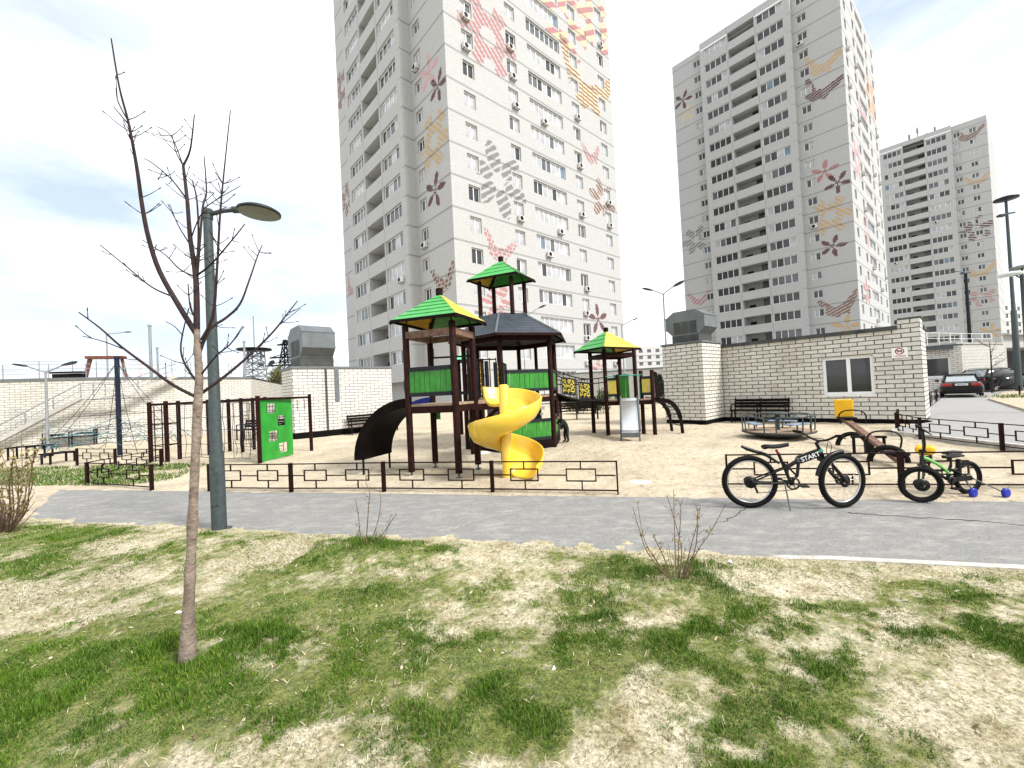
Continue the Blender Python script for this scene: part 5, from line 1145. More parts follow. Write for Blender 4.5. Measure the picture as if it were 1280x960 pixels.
cp = MB(); cp.prism([(p.x, p.y) for p in RT], 3.53, 3.555); cp.build('roof_cap', ['roof_slate'], play)
rg_ = MB()
for k in range(6): rg_.beam(RH[k]+V3(0, 0, .03), RT[k]+V3(0, 0, .03), .05, .012)
rg_.build('ridge_strip', ['zinc'], play)
TT = [V3(.11, 10.55, 0), V3(.47, 11.15, 0), V3(-.40, 11.55, 0), V3(-.76, 10.92, 0)]
for p in TT: post(p.x, p.y, 3.3, 4.52, .058, False)
TTc = sum(TT, Vector())/4
hip_roof([TTc+(p-TTc)*1.5+V3(0, 0, 4.56) for p in TT], TTc+V3(0, 0, 5.10), ['slat_green', 'slat_green', 'ochre', 'roof_green'], 4)
st = MB()
for p in TT: st.tube([p+V3(0, 0, 4.5), p.lerp(TTc, .1)+V3(0, 0, 4.66)], .012, 6)
st.build('roof_support', ['black_steel'], play)
# small hut roof behind the hexagon
hp = at(585, 436, 14.0); hip_roof([V3(hp.x+sx*.46, 14+sy*.5, 2.62) for sx, sy in ((-1, -1), (1, -1), (1, 1), (-1, 1))], V3(hp.x, 14, 3.05), ['mint', 'roof_yellow'], 4, False, 'hut_roof')
for sx, sy in ((-1, -1), (1, -1), (1, 1), (-1, 1)): post(hp.x+sx*.4, 14+sy*.4, -.05, 2.7, .055, False)
deck([(hp.x+sx*.4, 14+sy*.4) for sx, sy in ((-1, -1), (1, -1), (1, 1), (-1, 1))], 1.1, 'hut_deck')
# spiral slide
def spiral():
    c = V3(-.15, 6.90, 0); m = MB(); m.tube([c+V3(0, 0, -.05), c+V3(0, 0, 1.58), c+V3(0, 0, 1.61)], [.088, .088, .06], 18); m.build('slide_column', ['slide_yellow'], play)
    prof = [(.085, .20), (.10, .07), (.16, .015), (.28, 0), (.42, .01), (.53, .06), (.59, .16), (.615, .31), (.63, .325), (.645, .31), (.62, .15), (.56, .03), (.44, -.03), (.28, -.04), (.15, -.03), (.08, .04)]
    keys = [(128, 1.27), (110, 1.255), (60, 1.20), (0, 1.07), (-50, .93), (-100, .80), (-160, .66), (-215, .53), (-270, .40), (-320, .26), (-370, .12), (-402, .05)]
    ka = [k[0] for k in keys][::-1]; kz = [k[1] for k in keys][::-1]; N = 92; secs = []
    for i in range(N+1):
        a = 128-530*i/N; z = float(np.interp(a, ka, kz)); end = max(0, (i-N*.9)/(N*.1)); wall = 1-.35*end
        secs.append([c+V3(r*math.cos(rad(a)), r*math.sin(rad(a)), z+dz*wall) for r, dz in prof])
    m = MB(); n = len(prof); V = [p for s in secs for p in s]
    m.faces(V, [(i*n+k, i*n+(k+1) % n, (i+1)*n+(k+1) % n, (i+1)*n+k) for i in range(N) for k in range(n)], True); m.faces(secs[0], [tuple(range(n))], False); m.faces(secs[-1], [tuple(range(n))[::-1]], False)
    # seams between the moulded segments
    m.build('spiral_slide', ['slide_yellow'], play)
    s = MB()
    for i in (0, 23, 46, 69): P = [secs[i][k]+(secs[i][k]-c-V3(0, 0, secs[i][k].z)).normalized()*.004 for k in range(7, n)]; s.tube(P, .008, 5, True, True)
    s.build('flange', ['slide_yellow'], play)
    b = MB(); b.box((.52, 7.1, 1.16), (.07, .05, .05)); b.box((.50, 7.1, 1.06), (.05, .05, .04)); b.build('bracket', ['chrome'], play)
    r = MB(); r.lathe([(.001, 0), (.05, .002), (.001, .004)], (.03, 7.0, .52), 10); 
spiral()
# right deck: platform with two roof posts, yellow panels, steel slide, arched ladder
RPs = [V3(2.84, 12.15, 0), V3(3.78, 12.25, 0), V3(3.62, 13.35, 0), V3(2.58, 13.0, 0)]
for i, p in enumerate(RPs): post(p.x, p.y, -.05, 2.62, .062, False)
for (x, y) in ((4.10, 11.70), (3.87, 12.0)): post(x, y, -.05, 1.90, .06, False)
post(3.18, 12.0, .95, 1.82, .055, False)
deck([(2.84, 12.15), (3.18, 12.0), (4.10, 11.7), (4.3, 12.9), (3.62, 13.35), (2.58, 13.0)], 1.06)
for i in range(4): plank('tie_beam', RPs[i]+V3(0, 0, 2.42), RPs[(i+1) % 4]+V3(0, 0, 2.42), .09, .12, 'brown_wood')
RRc = sum(RPs, Vector())/4
hip_roof([V3(2.70, 11.5, 2.62), V3(4.05, 12.45, 2.62), V3(3.62, 13.85, 2.62), V3(2.03, 12.7, 2.62)], V3(3.02, 12.5, 3.2), ['roof_yellow', 'ochre', 'slat_green', 'roof_green'], 4)
slat_panel(V3(2.90, 12.10, 0), V3(3.13, 12.0, 0), 1.24, 1.65, 'roof_yellow', 3); slat_panel(V3(3.87, 11.93, 0), V3(4.10, 11.78, 0), 1.24, 1.65, 'roof_yellow', 3); slat_panel(V3(3.28, 12.9, 0), V3(3.72, 12.7, 0), 1.05, 1.78, 'slat_green', 4, .05)
rl = MB(); rl.tube([V3(2.84, 12.1, 1.78), V3(3.87, 11.95, 1.78)], .016, 6); rl.tube([V3(3.2, 11.98, 1.1), V3(3.2, 11.98, 1.78)], .014, 6); rl.tube([V3(3.8, 11.95, 1.1), V3(3.8, 11.95, 1.78)], .014, 6); rl.build('slide_rail', ['bike_teal'], play)
def steel_slide():
    a0, a1 = V3(3.22, 11.98, 1.08), V3(3.70, 11.86, 1.08); b0, b1 = V3(2.83, 10.62, .20), V3(3.29, 10.50, .20)
    m = MB(); w = .012
    L = [a0.lerp(b0, f) for f in (0, .06, .5, .9, 1)]; Rr = [a1.lerp(b1, f) for f in (0, .06, .5, .9, 1)]
    for k, dz in enumerate((.02, 0, 0, 0, .03)): L[k] = L[k]+V3(0, 0, dz); Rr[k] = Rr[k]+V3(0, 0, dz)
    for i in range(4): m.face([L[i], Rr[i], Rr[i+1], L[i+1]]); m.face([L[i]-V3(0, 0, .02), Rr[i]-V3(0, 0, .02), Rr[i+1]-V3(0, 0, .02), L[i+1]-V3(0, 0, .02)])
    m.face([L[-1], Rr[-1], Rr[-1]-V3(0, 0, .02), L[-1]-V3(0, 0, .02)]); m.build('steel_slide', ['steel_sheet'], play)
    s = MB()
    for P in (L, Rr): s.tube([p+V3(0, 0, .05) for p in P], .03, 8); s.tube([P[-1]+V3(0, .05, .05), P[-1]+V3(0, .05, -.25)], .02, 6)
    s.beam(L[-1]+V3(0, -.01, -.06), Rr[-1]+V3(0, -.01, -.06), .03, .12); s.build('slide_side', ['grey_steel'], play)
steel_slide()
def arch_ladder():
    S0 = [V3(4.15, 11.75, 1.04), V3(4.62, 11.75, .92), V3(4.86, 11.75, .55), V3(4.92, 11.72, -.05)]; S1 = [p+V3(-.02, .75, 0) for p in S0]; A, B = smooth_path(S0, 6), smooth_path(S1, 6)
    for P in (A, B):
        m = MB()
        for i in range(len(P)-1): m.beam(P[i], P[i+1]+(P[i+1]-P[i])*.1, .05, .12)
        m.build('ladder_arch', ['dark_plank'], play)
    r = MB()
    for i in range(3, len(A)-1, 3): r.tube([A[i], B[i]], .02, 6)
    r.build('rung', ['grey_steel'], play)
arch_ladder()
wv = MB(); wv.plate([V3(4.17, 11.7, 1.06), V3(4.34, 11.75, 1.1), V3(4.36, 11.75, 1.3), V3(4.28, 11.73, 1.5), V3(4.24, 11.7, 1.8), V3(4.16, 11.7, 1.85)], .03); wv.build('wavy_board', ['dark_plank'], play)
# bridge from the hexagon to the right deck
def bridge():
    A0, A1 = HX[2]+V3(.05, -.1, 1.33), V3(2.80, 12.15, 1.09); B0, B1 = HX[2].lerp(HX[3], .8)+V3(0, 0, 1.33), V3(2.60, 12.95, 1.09); m = MB(); n = 12
    for i in range(n):
        f = (i+.5)/n; s = V3(0, 0, -.10*math.sin(math.pi*f)); a, b = A0.lerp(A1, f)+s, B0.lerp(B1, f)+s; m.beam(a, b, .10, .04)
    m.build('bridge_plank', ['dark_plank'], play)
    r = MB()
    for P, Q in ((A0, A1), (B0, B1)):
        for h in (0, .52, .66): r.tube([P.lerp(Q, k/8)+V3(0, 0, h-.12*math.sin(math.pi*k/8)) for k in range(9)], .018 if h else .03, 6)
        for k in range(1, 8): q = P.lerp(Q, k/8)+V3(0, 0, -.12*math.sin(math.pi*k/8)); r.tube([q, q+V3(0, 0, .66)], .010, 5)
    r.build('bridge_rail', ['black_steel'], play)
    for f0, f1 in ((.1, .34), (.45, .66)):
        p = MB(); rgx = random.Random(3)
        for i in range(16):
            for j in range(10):
                if rgx.random() < .55:
                    a = A0.lerp(A1, f0+(f1-f0)*i/16)+V3(0, -.015, .10+.04*j-.10*math.sin(math.pi*f0)); b = A0.lerp(A1, f0+(f1-f0)*(i+.8)/16)+V3(0, -.015, .10+.04*j-.10*math.sin(math.pi*f0)); p.plate([a, b, b+V3(0, 0, .03), a+V3(0, 0, .03)], .01)
        p.build('mosaic_panel', ['roof_yellow'], play)
        q = MB(); a, b = A0.lerp(A1, f0-.02)+V3(0, .01, .04-.1*math.sin(math.pi*f0)), A0.lerp(A1, f1+.02)+V3(0, .01, .04-.1*math.sin(math.pi*f0)); q.plate([a, b, b+V3(0, 0, .5), a+V3(0, 0, .5)], .012); q.build('panel_back', ['navy_beam'], play)
bridge()
for (x, y) in ((1.72, 14.6),): post(x, y, -.05, 1.1, .05, False)

# ------------------------------------------------------------------ climbing frame on the left
def climbing_frame():
    L0 = V3(-9.0, 11.5, 0); t = thing('climbing_frame', L0, 'brown climbing frame with ladder, rope net and green board with square holes', 'climbing frame')
    def cpost(x, y, z=1.63, w=.085, round_=False):
        m = MB()
        if round_: m.tube([(x, y, -.05), (x, y, z)], .05, 10)
        else: m.box((x, y, z/2), (w, w, z+.1), .3, .008)
        m.build('post', ['brown_wood'], t)
    a, b, c, d, h, i, j = (-10.22, 11.25), (-9.63, 11.10), (-9.72, 11.62), (-9.30, 12.2), (-6.36, 9.98), (-6.22, 11.25), (-6.03, 11.88)
    f, g_, e = (-8.37, 12.32), (-8.42, 12.95), (-9.1, 12.8)
    for p in (a, b, c, d, e, f, g_, h, j): cpost(*p)
    cpost(-7.55, 12.2)
    def bar(p, q, z=1.6, m='brown_wood', w=.055): k = MB(); k.beam((p[0], p[1], z), (q[0], q[1], z), w, w*1.1); k.build('beam', [m], t)
    for p, q in ((a, b), (b, h), (c, d), (d, f), (f, (-7.55, 12.2)), ((-7.55, 12.2), j), (h, j), (a, c)): bar(p, q)
    m = MB(); A, B = V3(*a, 0), V3(*b, 0); l0, l1 = A.lerp(B, .28), A.lerp(B, .75)
    m.tube([l0, l0+V3(0, 0, 1.56)], .014, 6); m.tube([l1, l1+V3(0, 0, 1.56)], .014, 6)
    for k in range(6): z = .18+.25*k; m.tube([l0+V3(0, 0, z), l1+V3(0, 0, z)], .012, 6)
    m.build('ladder', ['brown_steel'], t)
    for z in (.45, 1.05): k = MB(); k.tube([(a[0], a[1], z), (c[0], c[1], z)], .016, 6); k.tube([(b[0], b[1], z), (c[0], c[1], z)], .016, 6); k.build('rung', ['brown_steel'], t)
    def net(P, Q, z0, z1, nu, nv, sag=.0, m='rope_dark'):
        k = MB(); P, Q = V3(*P, 0), V3(*Q, 0); rgn = random.Random(8); G = {}
        for x in range(nu+1):
            for y in range(nv+1): G[x, y] = P.lerp(Q, x/nu)+V3(rgn.uniform(-.03, .03), rgn.uniform(-.03, .03), z0+(z1-z0)*y/nv-sag*math.sin(math.pi*x/nu)*(1-y/nv)+rgn.uniform(-.02, .02))
        for x in range(nu+1): k.tube([G[x, y] for y in range(nv+1)], .008, 4)
        for y in range(nv+1): k.tube([G[x, y] for x in range(nu+1)], .008, 4)
        k.build('climbing_net', [m], t)
    net((-9.3, 11.1), (-6.7, 10.15), .12, 1.55, 9, 4); net((-8.3, 12.25), (-6.5, 11.0), .2, 1.5, 8, 6); net((-6.42, 10.2), (-6.34, 11.0), .15, 1.55, 5, 9)
    for k in range(5): q = V3(-9.0+k*.48, 11.35-k*.17, 0); s = MB(); s.tube([q+V3(0, 0, 1.58), q+V3(0, 0, .5)], .007, 4); s.tube(smooth_path([q+V3(0, 0, .5), q+V3(.05, 0, .3), q+V3(-.02, .05, .12)]), .009, 4); s.build('hanging_rope', ['rope_dark'], t)
    # green board between h and i
    P, Q = V3(*h, 0)+V3(.0, .06, 0), V3(*i, 0); W = (Q-P).length; dd = (Q-P)/W; n = V3(dd.y, -dd.x, 0); w = MB()
    holes = [(.20*W, .48*W, 1.60*.76, 1.60*.92), (.52*W, .78*W, 1.60*.54, 1.60*.71), (.25*W, .53*W, 1.60*.30, 1.60*.47), (.54*W, .83*W, 1.60*.09, 1.60*.25)]
    facade(w, P, dd, n, W, .02, 1.60, holes, .035); facade(w, P-n*.035, dd, n, W, .02, 1.60, holes, .0)
    for s0, s1 in ((0, 0), (W, W)): q = P+dd*s0; w.face([q+V3(0, 0, .02), q-n*.035+V3(0, 0, .02), q-n*.035+V3(0, 0, 1.6), q+V3(0, 0, 1.6)])
    w.face([P+V3(0, 0, 1.6), Q+V3(0, 0, 1.6), Q-n*.035+V3(0, 0, 1.6), P-n*.035+V3(0, 0, 1.6)]); w.build('climbing_board', ['panel_green'], t)
    r = MB(); 
    for k in range(2):
        q = V3(*i, 0).lerp(V3(*j, 0), .3+.4*k)+V3(0, 0, 1.55)
        for s in range(6): r.torus(q-V3(0, 0, .03+s*.05), .02, .006, Matrix.Rotation(rad(90), 3, 'X') @ Matrix.Rotation(rad(90)*(s % 2), 3, 'Y'), 8, 5)
    r.build('chain', ['black_steel'], t)
climbing_frame()
def rope_pyramid():
    c = V3(-13.13, 13.32, 0); t = thing('rope_pyramid', c, 'rope net climbing pyramid with a navy mast and teal ropes', 'climbing net'); m = MB()
    m.tube([c+V3(0, 0, -.1), c+V3(0, 0, 3.22)], .07, 12); m.tube([c+V3(0, 0, 3.2), c+V3(0, 0, 3.28)], .085, 12); m.build('mast', ['navy'], t)
    top = c+V3(0, 0, 3.1); K = 6; anch = [c+V3(2.35*math.cos(rad(20+60*k)), 2.0*math.sin(rad(20+60*k)), .15) for k in range(K)]; rgp = random.Random(9)
    def P(k, f): return top.lerp(anch[k % K], f)+V3(0, 0, -.35*math.sin(math.pi*f)*.6)
    for k in range(K):
        m = MB(); m.tube([P(k, f/10) for f in range(11)], .008, 5)
        for f in (.35, .52, .68, .84): a, b = P(k, f), P(k+1, f); mid = a.lerp(b, .5).lerp(c+V3(0, 0, a.z), .28); m.tube([a, mid, b], .006, 5); m.tube([mid, c+V3(0, 0, a.z+.15)], .006, 5)
        m.build('rope', ['rope_dark'], t); m = MB()
        a, b = anch[k], anch[(k+1) % K]; q = [a.lerp(b, x/6).lerp(c, .25)+V3(0, 0, .35+.12*math.sin(x*2.4+k)) for x in range(7)]; m.tube(smooth_path(q, 3), .009, 5)
        for x in range(4): e = c.lerp(a, rgp.uniform(.3, .9))+V3(rgp.uniform(-.4, .4), rgp.uniform(-.4, .4), rgp.uniform(.2, .7)); m.tube(smooth_path([e, e+V3(rgp.uniform(-.5, .5), rgp.uniform(-.3, .3), rgp.uniform(.1, .5)), c+V3(0, 0, rgp.uniform(.4, 1.3))], 4), .007, 5)
        m.build('rope', ['rope_teal'], t)
rope_pyramid()

# ------------------------------------------------------------------ benches
def bench(label, A, B, back=True, h=.42, segs=2, depth=.42, facing=None, legs='black_steel'):
    A, B = Vector((A[0], A[1], 0)), Vector((B[0], B[1], 0)); L = (B-A).length; d = (B-A)/L; n = V3(d.y, -d.x, 0); n = n if n.dot(-A) > 0 else -n
    t = thing('bench', A, label, 'bench', 'benches round the playground'); m = MB(); Z = V3(0, 0, 1)
    for k in range(4): o = n*(depth*(.5-k/3.)); m.beam(A+o+Z*h, B+o+Z*h, depth/4.6, .035)
    m.build('seat', ['dark_plank'], t)
    if back:
        for s in range(segs):
            m = MB(); a, b = A.lerp(B, s/segs+.012), A.lerp(B, (s+1)/segs-.012)
            for k in range(3): m.beam(a-n*(depth/2+.03+.03*k)+Z*(h+.12+.105*k), b-n*(depth/2+.03+.03*k)+Z*(h+.12+.105*k), .03, .088)
            m.build('backrest', ['dark_plank'], t)
    for f in ((.04, .96) if segs == 1 else (.03, .5, .97)):
        m = MB(); q = A.lerp(B, f)
        for s in (.8, -.8): m.beam(q+n*depth/2*s, q+n*depth/2*s+Z*(h-.02), .04, .04, n)
        m.beam(q+n*depth/2*.85+Z*(h-.03), q-n*depth/2*.9+Z*(h-.03), .04, .04)
        if back: m.beam(q-n*depth*.45+Z*(h-.05), q-n*(depth/2+.11)+Z*(h+.40), .035, .035, n); m.beam(q+n*depth*.42+Z*(h+.2), q-n*depth*.5+Z*(h+.2), .04, .03); m.beam(q+n*depth*.4+Z*h, q+n*depth*.4+Z*(h+.2), .03, .03, n)
        m.build('leg', [legs], t)
bench('brown bench with slatted back against the garage wall behind the carousel', K+LD*4.75+NL*.45, K+LD*3.05+NL*.45)
bench('long dark bench with two backs below the terrace wall', at(53, 545, 17.3), at(121, 545, 18.2))
bench('dark backless bench half hidden by the budding shrub', at(14, 560, 13.5), at(62, 560, 13.8), False)
bench('low short dark bench near the side fence panel in the grass', at(56, 570, 11.8), at(89, 566, 12.4), False, .3, 1)
bench('dark bench by the white brick building behind the curved slide', MQ+RD*1.9+NR*.5, MQ+RD*4.0+NR*.5)
bench('dark slatted bench behind the climbing net', V3(-11.6, 16.9, 0), V3(-9.2, 16.2, 0))
bench('bench in shade behind the bridge of the play complex', V3(1.9, 18.5, 0), V3(3.9, 18.3, 0))

# ------------------------------------------------------------------ carousel, seesaw
def carousel():
    c = V3(6.60, 10.05, 0); t = thing('carousel', c, 'playground carousel with blue seats and bent steel rails before the garage', 'carousel'); O = c
    m = MB(); m.lathe([(.001, .02), (.45, .02), (.50, .06), (.78, .135), (.80, .16), (.79, .175), (.001, .18)], c, 32); m.build('platform', ['zinc_dark'], t)
    m = MB(); m.lathe([(.001, .184), (.77, .184)], c, 32); m.build('deck', ['board'], t)
    m = MB(); m.tube([c+V3(0, 0, .1), c+V3(0, 0, .58)], .05, 12); m.lathe([(.001, .58), (.24, .58), (.25, .60), (.24, .62), (.001, .62)], c, 20); m.build('hub', ['lamp_green'], t)
    for k in range(6):
        a = rad(15+60*k); q = lambda r, s, z: c+V3(r*math.cos(a+s), r*math.sin(a+s), z)
        m = MB(); m.tube(smooth_path([q(.76, -.36, .17), q(.78, -.36, .48), q(.78, -.30, .54), q(.79, 0, .55), q(.78, .30, .54), q(.78, .36, .48), q(.76, .36, .17)], 3), .017, 6); m.tube([q(.76, 0, .55), q(.35, 0, .45), q(.05, 0, .5)], .014, 6); m.build('rail', ['lamp_green'], t)
    for k in range(3):
        a = rad(45+120*k); m = MB(); m.box(c+V3(.52*math.cos(a), .52*math.sin(a), .36), (.24, .62, .03), a, .01); m.build('seat', ['seat_blue'], t); m = MB(); m.tube([c+V3(.52*math.cos(a), .52*math.sin(a), .17), c+V3(.52*math.cos(a), .52*math.sin(a), .35)], .02, 6); m.build('seat_leg', ['grey_steel'], t)
carousel()
def seesaw():
    A, B = V3(7.28, 8.85, .52), V3(5.98, 6.25, .10); c = A.lerp(B, .52); t = thing('seesaw', V3(c.x, c.y, 0), 'wooden seesaw with a yellow plastic backrest raised at its far end', 'seesaw'); d = (A-B).normalized(); s = V3(d.y, -d.x, 0).normalized(); Z = V3(0, 0, 1)
    m = MB(); m.beam(A, B, .11, .07); m.build('beam', ['brown_log'], t)
    m = MB(); m.beam(c-V3(0, 0, .35), c-V3(0, 0, .03), .12, .12, d)
    for e in (1, -1): m.tube([c+s*.22*e+V3(0, 0, -.35), c+s*.22*e+V3(0, 0, .02)], .025, 8)
    m.tube([c-s*.26, c+s*.26], .025, 8); m.build('pivot', ['black_steel'], t)
    for P, f in ((A, 1), (B, -1)):
        q = P-d*.22*f; m = MB(); m.box(q+Z*.06, (.30, .30, .035), math.atan2(d.y, d.x), .012); m.build('seat', ['black_steel'], t)
        m = MB(); q = P-d*.05*f
        if f > 0: m.box(q+Z*.22, (.045, .33, .42), math.atan2(d.y, d.x), .02); 
        m.build('backrest', ['seat_yellow'], t) if m.f else None
        m = MB(); q = P-d*.62*f; m.tube(smooth_path([q-s*.2+Z*.03, q-s*.22+Z*.2, q-s*.12+Z*.30, q+s*.12+Z*.30, q+s*.22+Z*.2, q+s*.2+Z*.03], 4), .014, 6); m.build('handle', ['black_steel'], t)
        m = MB(); q = P-d*.5*f; q.z = 0; m.torus(q+V3(0, 0, .0), .24, .045, Matrix.Rotation(math.atan2(d.y, d.x)+rad(90), 3, 'Z') @ Matrix.Rotation(rad(90), 3, 'X'), 20, 8, 0, math.pi); m.build('tyre_buffer', ['rubber'], t)
seesaw()
def spring_rider():
    p = at(1157, 567, 6.55); p.z = 0; t = thing('spring_rider', p, 'small ochre rocking seat behind the smaller bicycle', 'spring rider'); m = MB(); m.tube([p+V3(.07*math.cos(i*.7), .07*math.sin(i*.7), -.02+.14*i/40) for i in range(41)], .012, 6); m.build('spring', ['black_steel'], t)
    m = MB(); m.box(p+V3(0, 0, .20), (.30, .24, .13), .75, .05); m.build('seat', ['seat_yellow'], t); m = MB(); m.box(p+V3(.38, -.05, .14), (.30, .14, .05), .3, .02); m.build('footrest', ['grey_steel'], t)
spring_rider()

# ------------------------------------------------------------------ lamps
def park_lamp():
    b = V3(-3.56, 4.78, 0); t = thing('street_lamp', b, 'grey green park lamp with one round hanging head behind the young maple', 'street lamp', 'street lamps')
    m = MB(); m.tube([b+V3(0, 0, -.05), b+V3(0, 0, .9), b+V3(0, 0, .95), b+V3(0, 0, 3.82)], [.078, .076, .064, .046], 16); m.lathe([(.13, 0), (.13, .025), (.08, .03)], b, 16); m.build('pole', ['lamp_green'], t)
    m = MB(); m.box(b+V3(.02, -.078, .52), (.085, .012, .40), .2, .006); m.build('service_door', ['lamp_green'], t)
    e = V3(-3.16, 4.74, 3.82); m = MB(); m.tube([b+V3(0, 0, 3.79), b+V3(.2, -.02, 3.82), e], .024, 10); m.tube([e-V3(.06, 0, 0), e+V3(.12, -.01, -.01)], .04, 10); m.tube([b+V3(0, 0, 3.74), b+V3(0, 0, 3.86)], .055, 12); m.build('arm', ['lamp_green'], t)
    c = V3(-2.90, 4.72, 3.775); M = Matrix.Rotation(rad(3), 3, 'Y'); m = MB(); m.lathe([(.001, .045), (.10, .042), (.18, .028), (.228, .0), (.228, -.022), (.215, -.03)], c, 28, M=M); m.build('head', ['lamp_head'], t)
    m = MB(); m.lathe([(.215, -.028), (.10, -.033), (.001, -.034)], c, 28, M=M); m.build('lens', ['lamp_lens'], t)
park_lamp()
def twin_lamp(label, x, Y, H, arm, rise, yaw, r=.05, head=.55, hw=.12, single=0, m='galvanised', z0=0.):
    b = V3(x, Y, z0); t = thing('street_lamp', b, label, 'street lamp', 'street lamps'); k = MB(); k.tube([b+V3(0, 0, -.05), b+V3(0, 0, H-z0)], [r, r*.65], 10); k.build('pole', [m], t)
    for s in ((1, -1) if not single else (single,)):
        d = V3(math.cos(yaw)*s, math.sin(yaw)*s, 0); p = V3(x, Y, H-.05); e = p+d*arm+V3(0, 0, rise); k = MB(); k.tube([p, e], r*.5, 8); k.build('arm', [m], t)
        k = MB(); f = d*head+V3(0, 0, rise/max(arm, .1)*head*.6); u = (f.normalized()).cross(V3(0, 0, 1)).normalized(); w = f.normalized().cross(u)
        V = []
        for q, sc in ((0, .45), (.25, .9), (.7, 1), (1, .55)):
            for dx, dz in ((-1, -.35), (1, -.35), (.8, .35), (-.8, .35)): V.append(e+f*q+u*dx*hw*sc-w*dz*hw*sc)
        k.faces(V, [(3, 2, 1, 0), (12, 13, 14, 15)]+[(i*4+j, i*4+(j+1) % 4, i*4+4+(j+1) % 4, i*4+4+j) for i in range(3) for j in range(4)], False); k.build('head', ['lamp_head'], t)
p = at(57, 464, 16.2); twin_lamp('grey twin headed lamp standing before the terrace stair wall', p.x, 16.2, p.z, .6, .26, rad(8), .06, .5, .11)
p = at(829, 367, 30); twin_lamp('tall twin headed street lamp left of the zinc ventilator', p.x, 30, p.z, .75, .45, rad(-35), .085, .75, .2)
p = at(333, 462, 36); twin_lamp('twin headed lamp beside the budding trees', p.x, 36, p.z, .55, .4, rad(-35), .09, .8, .22)
p = at(133, 417, 30); twin_lamp('thin street lamp with one long arm standing beyond the terrace', p.x, 30, p.z, 1.35, .08, rad(0), .07, .5, .1, 1, z0=3.0)
p = at(777, 406, 25); twin_lamp('single arm street lamp at the corner of the nearest high-rise', p.x, 25, p.z, .7, .32, rad(0), .06, .35, .1, 1)
p = at(653, 397, 20); twin_lamp('single arm street lamp rising behind the hexagon house roof', p.x, 20, p.z, .85, .5, rad(0), .035, .35, .1, 1)
for lb, u, v, Y, r in (('taller of the two bare steel posts on the terrace', 187, 408, 27, .095), ('shorter of the two bare steel posts on the terrace', 196.5, 436, 27, .065), ('thin steel post on the terrace beside the lattice telecom tower', 305, 428, 30, .08)):
    p = at(u, v, Y); t = thing('steel_post', (p.x, Y, 3.0), lb, 'post', 'steel posts on the terrace'); m = MB(); m.tube([(p.x, Y, 2.95), (p.x, Y, p.z)], [r, r*.9], 10); c = MB(); c.lathe([(r*.9, -.02), (r*1.2, 0), (r*1.2, .12), (.001, .14)], (p.x, Y, p.z), 10); c.build('cap', ['galvanised'], t)
    m.build('pole', ['galvanised'], t)
def tall_lamp():
    x, Y = 26.80, 21.2; t = thing('street_lamp', (x, Y, 0), 'tallest lamp post with a flat disc head on the road verge', 'street lamp', 'street lamps'); m = MB(); m.tube([(x, Y, -.05), (x, Y, 4.4), (x, Y, 4.45), (x, Y, 10.3)], [.14, .115, .085, .055], 12); m.build('pole', ['lamp_green'], t)
    m = MB(); m.lathe([(.001, .12), (.25, .1), (.46, .03), (.46, -.04), (.001, -.07)], (x+.02, Y, 10.4), 24); m.build('head', ['lamp_head'], t); m = MB(); m.tube([(x-.38, Y, 9.55), (x+.42, Y, 9.65)], .045, 8); m.box((x-.3, Y, 9.5), (.3, .2, .1)); m.build('cross_arm', ['lamp_head'], t)
tall_lamp()
def disc_lamp():
    p = at(1277, 400, 12); x = p.x+.1; t = thing('street_lamp', (x, 12, 0), 'park lamp with two disc heads cut off by the right edge', 'street lamp', 'street lamps'); m = MB(); m.tube([(x, 12, -.05), (x, 12, 4.25)], [.06, .045], 12); m.build('pole', ['lamp_green'], t)
    for (dx, dy, z, ml) in ((-.36, 0, 4.25, 'lamp_glass'), (.25, .15, 4.48, 'lamp_lens')):
        c = V3(x+dx, 12+dy, z); m = MB(); m.tube([(x, 12, 4.1), (x+dx*.5, 12+dy*.5, z-.05), c], .022, 8); m.build('arm', ['lamp_green'], t); m = MB(); m.lathe([(.001, .07), (.16, .055), (.26, .02), (.27, -.02), (.25, -.05), (.001, -.06)], c, 28); m.build('head', [ml], t)
disc_lamp()
p = at(1213, 431, 40); t = thing('flood_light_mast', (p.x, 40, 0), 'dark violet slim mast in front of the farthest high-rise', 'mast'); m = MB(); q = at(1207, 342, 40); m.tube([(p.x, 40, 0), (p.x, 40, q.z)], [.17, .12], 10); m.build('pole', ['navy_beam'], t); m = MB(); m.box((p.x, 40, q.z+.05), (.7, .4, .16)); m.tube([(p.x-1.0, 40, q.z+.3), (p.x+.2, 40, q.z+.1)], .05, 6); m.build('head', ['grey_steel'], t)

